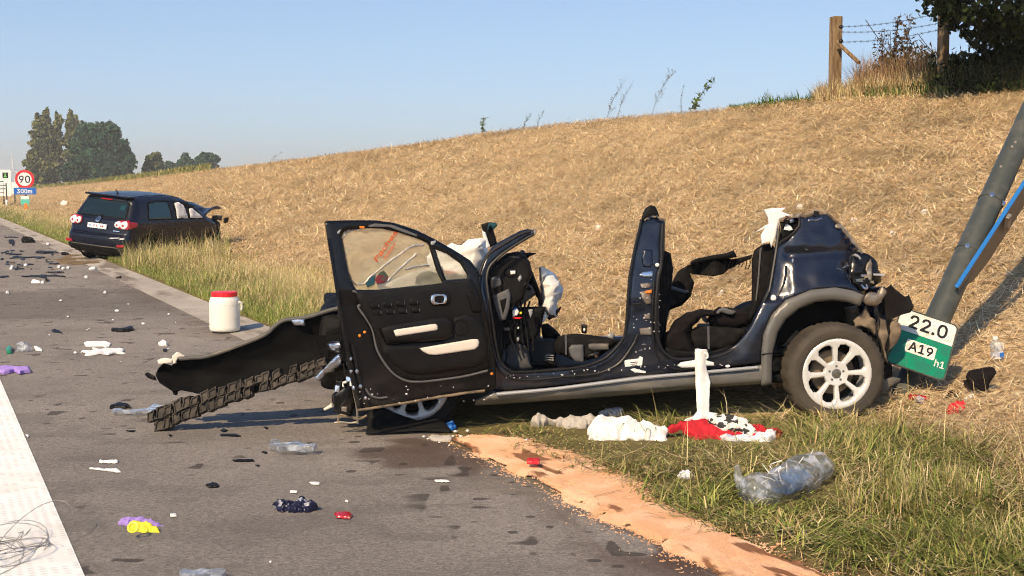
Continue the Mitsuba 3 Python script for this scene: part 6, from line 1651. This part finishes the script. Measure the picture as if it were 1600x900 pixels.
heaped('red_garment', Q7((10, 670), (80, 640), (150, 640), (230, 610), (350, 620), (430, 590), (560, 620), (700, 650), (780, 660), (840, 690), (930, 690), (985, 690), (940, 760), (900, 790), (780, 800), (600, 815), (480, 800), (350, 770), (250, 780), (180, 720), (140, 690), (30, 710)), 'red_fabric', 'red garment lying crumpled in the grass under the white strap', 'clothing', 28, .02, .05, .022, 14, anchor=(1135, 688))
heaped('printed_scarf', Q7((340, 600), (430, 565), (520, 570), (640, 605), (730, 670), (750, 710), (720, 740), (650, 720), (600, 690), (520, 700), (440, 670), (420, 640), (360, 615)), 'print_fabric', 'black and white patterned scarf on the red garment', 'scarf', 32, .03, .05, .012, 24, cr=.004, anchor=(1135, 688), fwd=.035)
heaped('pale_cloth', Q7((450, 740), (500, 735), (600, 760), (640, 730), (720, 755), (780, 720), (920, 700), (910, 770), (860, 810), (790, 825), (740, 790), (640, 795), (560, 790), (470, 765)), 'blue_white_fabric', 'pale bluish white cloth at the right end of the red garment', 'cloth', 32, .025, .05, .012, 24, cr=.004, anchor=(1135, 688), fwd=.03)
# white strap hanging from the sill to the ground
WS = thing('white_strap', 'long white fabric strap hanging over the sill down to the grass', 'strap')
def strapmap(x, y, h):
    t = np.clip((y - 575) / 75, 0, 1)
    return side(x, y, -.10 - .22 * t ** 1.5 + np.asarray(h))
put('band', crumple(relief(Polygon(Q7((255, 38), (335, 38), (350, 80), (330, 85), (325, 160), (345, 230), (360, 300), (352, 440), (352, 560), (420, 570), (400, 600), (330, 630), (200, 625), (135, 650), (170, 615), (235, 590), (272, 545), (262, 440), (258, 300), (250, 150))).buffer(1.8), strapmap, .02, 5, 4, .014, lambda x, y: .012 * np.sin(x / 3.5)), .006, 14, 2), 'white_fabric', WS, 50)
put('cross_band', crumple(relief(Polygon(Q7((95, 165), (125, 140), (240, 120), (330, 118), (400, 140), (405, 165), (330, 165), (240, 180), (130, 185))), lambda x, y, h: side(x, y, -.085 + np.asarray(h)), .02, 4, 3, .010), .004, 20, 5), 'white_fabric', WS, 50)
put('loop', tube(smooth_path(side(*np.array(Q7((325, 60), (345, 75), (348, 95), (335, 105))).T, -.10), 4), .006, 6), 'white_fabric', WS)

# clear plastic bag/bottle in the foreground
CB = thing('clear_bottle', 'large crushed clear plastic bottle lying in the near grass', 'bottle')
q0 = ground(1222, 776)[0]
bx = [ground(1160, 786)[0], ground(1190, 792)[0], ground(1225, 780)[0], ground(1255, 764)[0], ground(1285, 750)[0]]
P = smooth_path(np.array(bx) + [0, 0, .075], 8)
rad = np.interp(np.linspace(0, 1, len(P)), [0, .06, .18, .4, .6, .8, .95, 1], [.018, .065, .085, .075, .088, .092, .082, .05])
bm = tube(P, rad, 30, cap=True)
v, f = bm.vertices, bm.faces
put('shell', crumple(tm(v, f), .028, 11, 3), 'plastic_film', CB, 60)
q1 = P[int(len(P) * .58)]
lb = tube(P[int(len(P) * .45):int(len(P) * .72)], .060, 18, cap=False, flat=.7)
put('label', crumple(lb, .022, 14, 5), 'blue_film', CB, 60)
put('neck', crumple(tube(np.array([P[0], P[0] + [-.02, -.0, .05], P[0] + [-.03, -.01, .10]]), [.03, .022, .012], 12), .006, 20), 'plastic_film', CB, 60)
for i in range(14):
    r_ = np.random.default_rng(60 + i)
    k = r_.integers(3, len(P) - 3)
    a_ = r_.uniform(-.5, 2.2)
    c = P[k] + rad[k] * np.array([.3 * r_.normal(), -math.cos(a_) * .75, math.sin(a_) * .95])
    put('crease', crumple(tube(smooth_path([c, c + r_.normal(0, .02, 3), c + r_.normal(0, .035, 3)], 4), .0022, 4), .004, 30, i), 'white_plastic', CB)

# road debris in the foreground
heaped('navy_wrapper', Q1((975, 430), (1000, 415), (1050, 420), (1090, 410), (1120, 420), (1132, 440), (1110, 460), (1050, 468), (1000, 462), (985, 445)), 'navy_wrapper', 'crumpled dark blue wrapper on the asphalt', 'wrapper', 40, .03, .05, .02, 30, cr=.008)
debris('red_lens_piece', Q1((1195, 462), (1250, 458), (1258, 468), (1250, 478), (1198, 476)), 'tail_red', 'small red lens fragment right of the dark blue wrapper', 'fragment', .012, .006)
TY = thing('toy_figure', 'small yellow and purple toy lying on the asphalt', 'toy')
put('purple_body', heap(Q1((418, 495), (440, 480), (500, 475), (560, 490), (590, 508), (560, 515), (480, 512), (420, 502)), 26, .012, .02, .008, 24, 4), 'purple_fabric', TY)
yb = Polygon(Q1((458, 512), (470, 497), (490, 495), (520, 490), (545, 500), (565, 520), (575, 535), (555, 532), (520, 540), (500, 525), (475, 530))).buffer(0)
cc = at_z(*Q1((476, 512))[0], .05)
put('yellow_body', heap(list(yb.exterior.coords), 32, .018, .03, .010, 24, 5), 'yellow_plastic', TY)
th = np.linspace(0, 2 * np.pi, 25)
put('yellow_ring', tube(cc + .021 * np.stack([np.cos(th), .55 * np.sin(th), .8 * np.sin(th)], 1), .0055, 8, cap=False), 'yellow_plastic', TY)
debris('clear_shard', Q1((955, 225), (965, 208), (1000, 215), (1060, 225), (1130, 232), (1100, 240), (1000, 240)), 'plastic_film', 'clear bluish plastic shard on the asphalt near the front wheel', 'shard', .05, .015, 10, th=.004)
debris('clear_strip', Q1((400, 100), (410, 95), (520, 95), (560, 78), (585, 95), (570, 105), (480, 106), (405, 108)), 'plastic_film', 'long clear plastic strip left of the toothed strip', 'strip', .03, .01, 10, th=.004)
debris('grey_sheet', Q1((630, 686), (660, 674), (760, 670), (820, 676), (800, 690), (640, 700)), 'plastic_film', 'grey clear plastic sheet at the bottom edge of the view', 'sheet', .03, .01, 10, th=.004)
debris('white_stick', Q1((320, 297), (400, 304), (425, 300), (428, 312), (410, 313), (320, 302)), 'white_plastic', 'long white plastic stick on the asphalt by the edge line', 'stick', .008)
debris('white_stick', Q1((352, 272), (420, 272), (422, 281), (352, 280)), 'white_plastic', 'short white stick with a red end above the long one', 'stick', .008)
debris('black_chip', Q1((737, 360), (760, 351), (782, 357), (778, 366), (745, 367)), 'black_plastic', 'small black plastic chip on the open asphalt left of the blue wrapper', 'chip', .010)
BL_ = ['long flat black chip just below the toothed strip', 'round black chip above the long flat one below the toothed strip', 'black chip at the left tip of the clear shard', 'tiny black chip below the lower end of the toothed strip', 'thin black sliver left of the lower end of the toothed strip', 'black chip nearest the splash shield', 'tiny black chip below the clear shard', 'thin dark sliver left of the tiny chip below the clear shard']
BLK = 'black chips of plastic scattered on the near asphalt'
for pts in (((785, 178), (850, 178), (853, 186), (790, 184)), ((785, 164), (800, 158), (812, 165), (800, 171)), ((930, 240), (955, 242), (950, 248)), ((600, 180), (615, 182), (608, 187)), ((440, 166), (485, 166), (480, 171)), ((940, 152), (960, 155), (950, 160)), ((910, 288), (930, 290), (920, 293)), ((830, 270), (905, 268), (905, 275), (840, 276))):
    debris('black_chip', Q1(*pts), 'black_plastic', BL_[0], 'chip', .006, group=BLK); BL_.pop(0)
debris('black_scrap', Q1((390, 77), (420, 72), (435, 68), (470, 82), (440, 82), (400, 83)), 'black_plastic', 'torn black scrap above the long clear strip', 'scrap', .02, .006)
WL_ = ['white chip right above the dark blue wrapper', 'white chip left above the dark blue wrapper', 'white chip above the yellow toy', 'long white chip left of the orange sand', 'small white chip above the red lens fragment', 'lone white chip near the bottom edge of the view', 'tiny white chip beside the edge line']
WHT = 'white chips scattered on the near asphalt'
for pts in (((1110, 350), (1140, 350), (1140, 358), (1112, 358)), ((1035, 381), (1062, 380), (1062, 387), (1035, 388)), ((607, 464), (630, 462), (630, 472), (610, 473)), ((1550, 342), (1600, 343), (1600, 349), (1552, 348)), ((1233, 415), (1245, 415), (1243, 421), (1234, 420)), ((960, 632), (970, 632), (968, 638)), ((90, 180), (105, 182), (100, 190))):
    debris('white_chip', Q1(*pts), 'white_plastic', WL_[0], 'chip', .006, group=WHT); WL_.pop(0)
# tangle of wire on the edge line
wt = []
r_ = np.random.default_rng(12)
cw = at_z(18, 858, .03)
for k in range(9):
    a_ = np.linspace(0, 2 * np.pi * r_.uniform(.7, 1.4), 26)
    rw_ = r_.uniform(.06, .17)
    o_ = cw + [r_.normal(0, .05), r_.normal(0, .14), 0]
    zz_ = np.maximum(.008, .03 + .05 * np.sin(a_ * r_.uniform(.8, 2) + k))
    wt.append(tube(np.stack([o_[0] + rw_ * .8 * np.cos(a_), o_[1] + rw_ * 1.6 * np.sin(a_ + .3), zz_ + (.06 if k == 0 else 0) * np.clip(np.sin(a_), 0, 1)], 1), .0015, 5))
single('wire_tangle', cat(wt), 'bright_wire', 'tangle of thin silvery wire on the white edge line', 'wire')

# middle distance
debris('plastic_slab', Q2((380, 598), (390, 591), (480, 590), (505, 600), (495, 611), (390, 612)), 'white_plastic', 'smooth white plastic slab on the asphalt', 'slab', .012, jag=0)
debris('white_packet', Q2((375, 635), (420, 636), (435, 620), (475, 622), (575, 628), (575, 642), (470, 645), (400, 650)), 'white_plastic', 'torn white packet in front of the smooth white slab', 'packet', .018, .010)
heaped('white_cup', Q2((715, 600), (740, 580), (760, 592), (758, 612), (735, 618), (720, 610)), 'white_plastic', 'crushed white cup on the asphalt above the torn bumper', 'cup', 55, .03, .06, .01, 20, cr=.004)
debris('black_chip', Q2((738, 625), (758, 625), (757, 634), (740, 634)), 'black_plastic', 'black chip lying just in front of the crushed white cup', 'chip', .010)
CP = heaped('clear_cup', Q2((70, 630), (75, 600), (100, 590), (135, 600), (140, 630), (110, 645), (80, 640)), 'plastic_film', 'crushed clear plastic cup near the left edge', 'cup', 50, .04, .08, .012, 20, cr=.006)
debris('green_cap', Q2((28, 625), (40, 612), (56, 620), (50, 638), (32, 638)), 'sign_green', 'small green cap left of the crushed clear cup', 'cap', .03)
debris('plastic_disc', Q2((155, 612), (185, 622), (190, 630), (160, 628)), 'white_plastic', 'thin white lid right of the crushed clear cup', 'lid', .02)
debris('purple_cloth', Q2((-10, 725), (0, 708), (50, 705), (130, 715), (136, 727), (100, 732), (60, 722), (20, 730)), 'purple_fabric', 'flat purple cloth at the left edge of the view', 'cloth', .03, .01)
debris('black_stick', Q2((510, 534), (570, 533), (592, 524), (604, 534), (590, 540), (512, 539)), 'black_plastic', 'black stick with a knob in the middle of the lane', 'stick', .03)
debris('black_chip', Q2((232, 540), (250, 533), (265, 541), (282, 552), (262, 550), (240, 546)), 'black_plastic', 'black chip in the lane left of the black stick', 'chip', .010)
heaped('black_lump', Q2((525, 300), (550, 295), (548, 304), (530, 309)), 'black_plastic', 'little black lump on the gutter edge behind the far car', 'chip', 45, .02, .05, .01, 10)
heaped('white_ball', Q2((405, 262), (420, 252), (438, 256), (436, 270), (410, 271)), 'white_plastic', 'white crumpled ball on the asphalt behind the far car', 'paper', 55, .05, .08, .02, 16)
heaped('white_cover', Q2((140, 320), (155, 310), (185, 320), (180, 328), (145, 328)), 'white_plastic', 'white cover in front of the long black strips', 'cover', 25, .03, .06, .01, 10)
debris('long_black_strip', Q5((270, 620), (370, 600), (770, 608), (772, 620), (500, 620), (300, 625)), 'black_plastic', 'longest black trim strip lying across the far lane', 'strip', .016)
debris('black_strip', Q5((540, 565), (600, 558), (762, 562), (760, 571), (600, 572)), 'black_plastic', 'shorter black trim strip just behind the longest one', 'strip', .016)
debris('black_hook', Q5((525, 625), (560, 640), (555, 657), (535, 655)), 'black_plastic', 'small black hook touching the longest black strip', 'hook', .05)
heaped('car_part', Q5((245, 190), (260, 150), (300, 142), (360, 150), (395, 185), (385, 230), (330, 225), (265, 220)), 'black_plastic', 'dark boxy car part at the gutter far up the road', 'car part', 60, .08, .25, .03, 6, cr=.03)
debris('black_scrap', Q5((95, 195), (165, 190), (160, 225), (145, 248), (130, 225), (105, 215)), 'black_plastic', 'torn black scrap left of the boxy car part', 'scrap', .04, .02, 6)
debris('bent_trim', Q5((415, 318), (480, 318), (478, 280), (500, 268), (550, 300), (545, 308), (500, 290), (495, 320), (660, 325), (655, 338), (500, 340), (420, 330)), 'black_plastic', 'bent brown trim piece with a loop near the far car', 'trim', .03)
heaped('black_block', Q5((715, 340), (760, 328), (800, 340), (835, 365), (800, 372), (720, 358)), 'black_plastic', 'black block beside the rear of the far car', 'block', 45, .04, .12, .02, 10)
LNG = 'thin strips of trim strewn over the far lane'
for pts in (((40, 148), (180, 148), (220, 160), (180, 158), (40, 154)), ((85, 390), (280, 385), (540, 385), (545, 396), (290, 402), (90, 400)), ((105, 348), (250, 346), (252, 360), (105, 360)), ((0, 335), (100, 315), (110, 322), (20, 345)), ((560, 462), (700, 458), (700, 468), (565, 472)), ((0, 610), (95, 606), (95, 618), (0, 628))):
    debris('trim_strip', Q5(*pts), 'black_plastic', 'thin dark strip of trim on the far lane', 'strip', .012, group=LNG)
SCR = 'small dark scraps strewn over the far lane'
for i in range(34):
    r_ = np.random.default_rng(900 + i)
    x, y = r_.uniform(-20, 620), r_.uniform(300, 560)
    if i < 12:
        x, y = r_.uniform(80, 380), r_.uniform(460, 530)
    w_, h_ = r_.uniform(14, 60), r_.uniform(5, 13)
    pts = [(x + w_ * math.cos(a_) * r_.uniform(.5, 1), y + h_ * math.sin(a_) * r_.uniform(.5, 1)) for a_ in np.linspace(0, 5.5, 7)]
    debris('dark_scrap', Q5(*pts), ['black_plastic', 'sign_black', 'rust_dirt'][i % 3], 'small dark scrap of broken plastic on the far lane', 'scrap', r_.uniform(.005, .016), .004, 8, group=SCR)
PAL = 'pale scraps strewn over the far lane'
for x, y in ((140, 500), (300, 480), (800, 510), (690, 500), (740, 520), (1060, 525), (130, 520), (85, 800), (500, 680), (1010, 620), (1230, 800), (560, 240)):
    debris('pale_scrap', Q5((x - 20, y), (x - 5, y - 12), (x + 18, y - 6), (x + 14, y + 8), (x - 10, y + 10)), 'white_plastic', 'small pale scrap on the far lane', 'scrap', .025, .006, 8, group=PAL)
GRV = 'tiny pale crumbs of glass and stone in the middle of the lane'
for i in range(34):
    r_ = np.random.default_rng(1400 + i)
    x, y = r_.uniform(60, 420), r_.uniform(460, 565)
    if i > 22:
        x, y = r_.uniform(660, 760), r_.uniform(676, 700)
    w_ = r_.uniform(1.2, 4)
    debris('pale_crumb', [(x - w_, y), (x, y - w_ * .5), (x + w_, y), (x, y + w_ * .5)], 'white_plastic', 'tiny pale crumb on the asphalt', 'crumb', .006, group=GRV)

# at the wheel and along the sand
heaped('blue_glove', B_((795, 770), (815, 735), (850, 735), (872, 770), (850, 800), (820, 798)), 'blue_plastic', 'blue rubber glove by the front wheel', 'glove', 40, .025, .05, .015, 26, cr=.006)
heaped('pale_tray', B_((695, 830), (720, 820), (840, 825), (850, 850), (820, 870), (730, 862)), 'grey_fabric', 'pale crushed tray on the asphalt at the tip of the sand', 'tray', 15, .012, .03, .008, 20)
debris('red_lens_piece', Q3((218, 306), (254, 305), (254, 316), (220, 315)), 'sign_red', 'small red fragment lying on the orange sand', 'fragment', .02, base=.03)
heaped('bottle_top', Q3((205, 240), (210, 225), (222, 225), (225, 240), (212, 246)), 'white_plastic', 'small white cap on the edge of the sand', 'cap', 40, .012, .03, .004, 24)
heaped('white_packet', Q3((635, 325), (650, 312), (668, 310), (682, 325), (670, 338), (640, 335)), 'blue_white_fabric', 'little white packet in the grass left of the clear bottle', 'packet', 45, .02, .04, .01, 24, cr=.004)
# by the plate on the slope
SBT = thing('small_bottle', 'small clear bottle with a blue label upright in the straw right of the plate', 'bottle')
sb = ground(1559, 563)[0]
ks = sb[1] / FPX
X_ = lambda m: xf(m, R=rot([0, 1, 0], -8), t=sb)
put('shell', X_(lathe([(0, 0), (9 * ks, 0), (9.5 * ks, 3 * ks), (9.5 * ks, 21 * ks), (8.5 * ks, 27 * ks), (4.5 * ks, 32 * ks), (3.8 * ks, 35 * ks)], 24, 'z')), 'plastic_film', SBT, 40)
put('cap', X_(lathe([(0, 38 * ks), (4 * ks, 38 * ks), (4.2 * ks, 34 * ks)], 16, 'z')), 'white_plastic', SBT, 40)
put('label', X_(lathe([(9.7 * ks, 4 * ks), (9.7 * ks, 15 * ks)], 24, 'z')), 'blue_white_fabric', SBT, 40)
put('label_patch', X_(relief(rect(7 * ks, 8 * ks, .005, 4 * ks, 9 * ks), lambda x, y, h: np.stack([x, -9.9 * ks + .15 * np.abs(x) + np.asarray(h), y], -1), .003, .01, 0, 0)), 'blue_plastic', SBT, 40)
heaped('paper_tissue', Q4((860, 340), (900, 335), (945, 355), (950, 385), (900, 415), (865, 410)), 'cream_trim', 'cream paper tissue right of the small bottle', 'tissue', 35, .02, .04, .014, 24, cr=.006)
BF = Q4((685, 640), (695, 610), (760, 590), (870, 570), (885, 580), (840, 650), (830, 700), (770, 708), (670, 690), (665, 670), (690, 665))
gq = ground(1545, 617)[0]
single('black_bag', crumple(relief(Polygon(BF), lambda x, y, h: at_y(x, y, gq[1]) + [0, 0, .02] + np.multiply.outer(np.asarray(h), [0, .7, .5]), .07, 3, 4, .03), .01, 14, 4), 'jacket_fabric', 'black fabric bag lying on the straw at the right edge', 'bag', None, 50)
heaped('black_strap', Q4((530, 715), (550, 670), (575, 668), (630, 715), (625, 730), (590, 720), (575, 690), (555, 725)), 'jacket_fabric', 'short black strap left of the black bag', 'strap', 40, .02, .04, .01, 20)
heaped('red_case', Q4((535, 800), (545, 765), (600, 745), (650, 745), (668, 765), (655, 805), (610, 830), (550, 845)), 'red_plastic', 'bright red case in the straw below the black bag', 'case', 38, .02, .06, .006, 14)
heaped('white_scrap', Q4((650, 735), (670, 715), (705, 695), (722, 705), (715, 725), (670, 740)), 'white_plastic', 'white scrap between the black bag and the red case', 'scrap', 40, .015, .04, .008, 20, cr=.004)
RB = thing('torn_wrapper', 'torn red and blue wrapper in the straw below the plate', 'wrapper')
put('red_half', heap(Q4((265, 705), (310, 698), (410, 720), (405, 745), (310, 735), (270, 735)), 35, .015, .03, .01, 24, 3), 'tail_red', RB)
put('blue_half', heap(Q4((310, 720), (340, 712), (375, 725), (370, 760), (345, 768), (320, 745)), 40, .015, .05, .012, 24, 8), 'blue_white_fabric', RB)
heaped('white_scrap', F_((790, 105), (830, 72), (858, 80), (850, 110), (815, 138), (795, 130)), 'white_plastic', 'white scrap on the slope seen through the rear door opening', 'scrap', 40, .015, .04, .008, 20, cr=.004)
PSC = 'pale scraps lying on the embankment'
for x, y, lab in ((1334, 345, 'pale scrap on the straw just right of the wreck tail'), (1445, 331, 'pale scrap on the straw left of the leaning post'), (1250, 323, 'pale scrap on the straw above the torn cream trim'), (935, 356, 'pale scrap on the straw seen above the front door opening'), (238, 336, 'pale scrap on the slope behind the far car'), (100, 318, 'pale scrap on the verge left of the far car'), (1395, 365, 'pale scrap on the straw above the bent bumper flap')):
    heaped('slope_scrap', [(x - 6, y), (x - 2, y - 5), (x + 5, y - 4), (x + 5, y + 4), (x - 3, y + 5)], 'cream_trim', lab, 'scrap', 45, .015, .03, .008, 12, cr=.004, group=PSC)
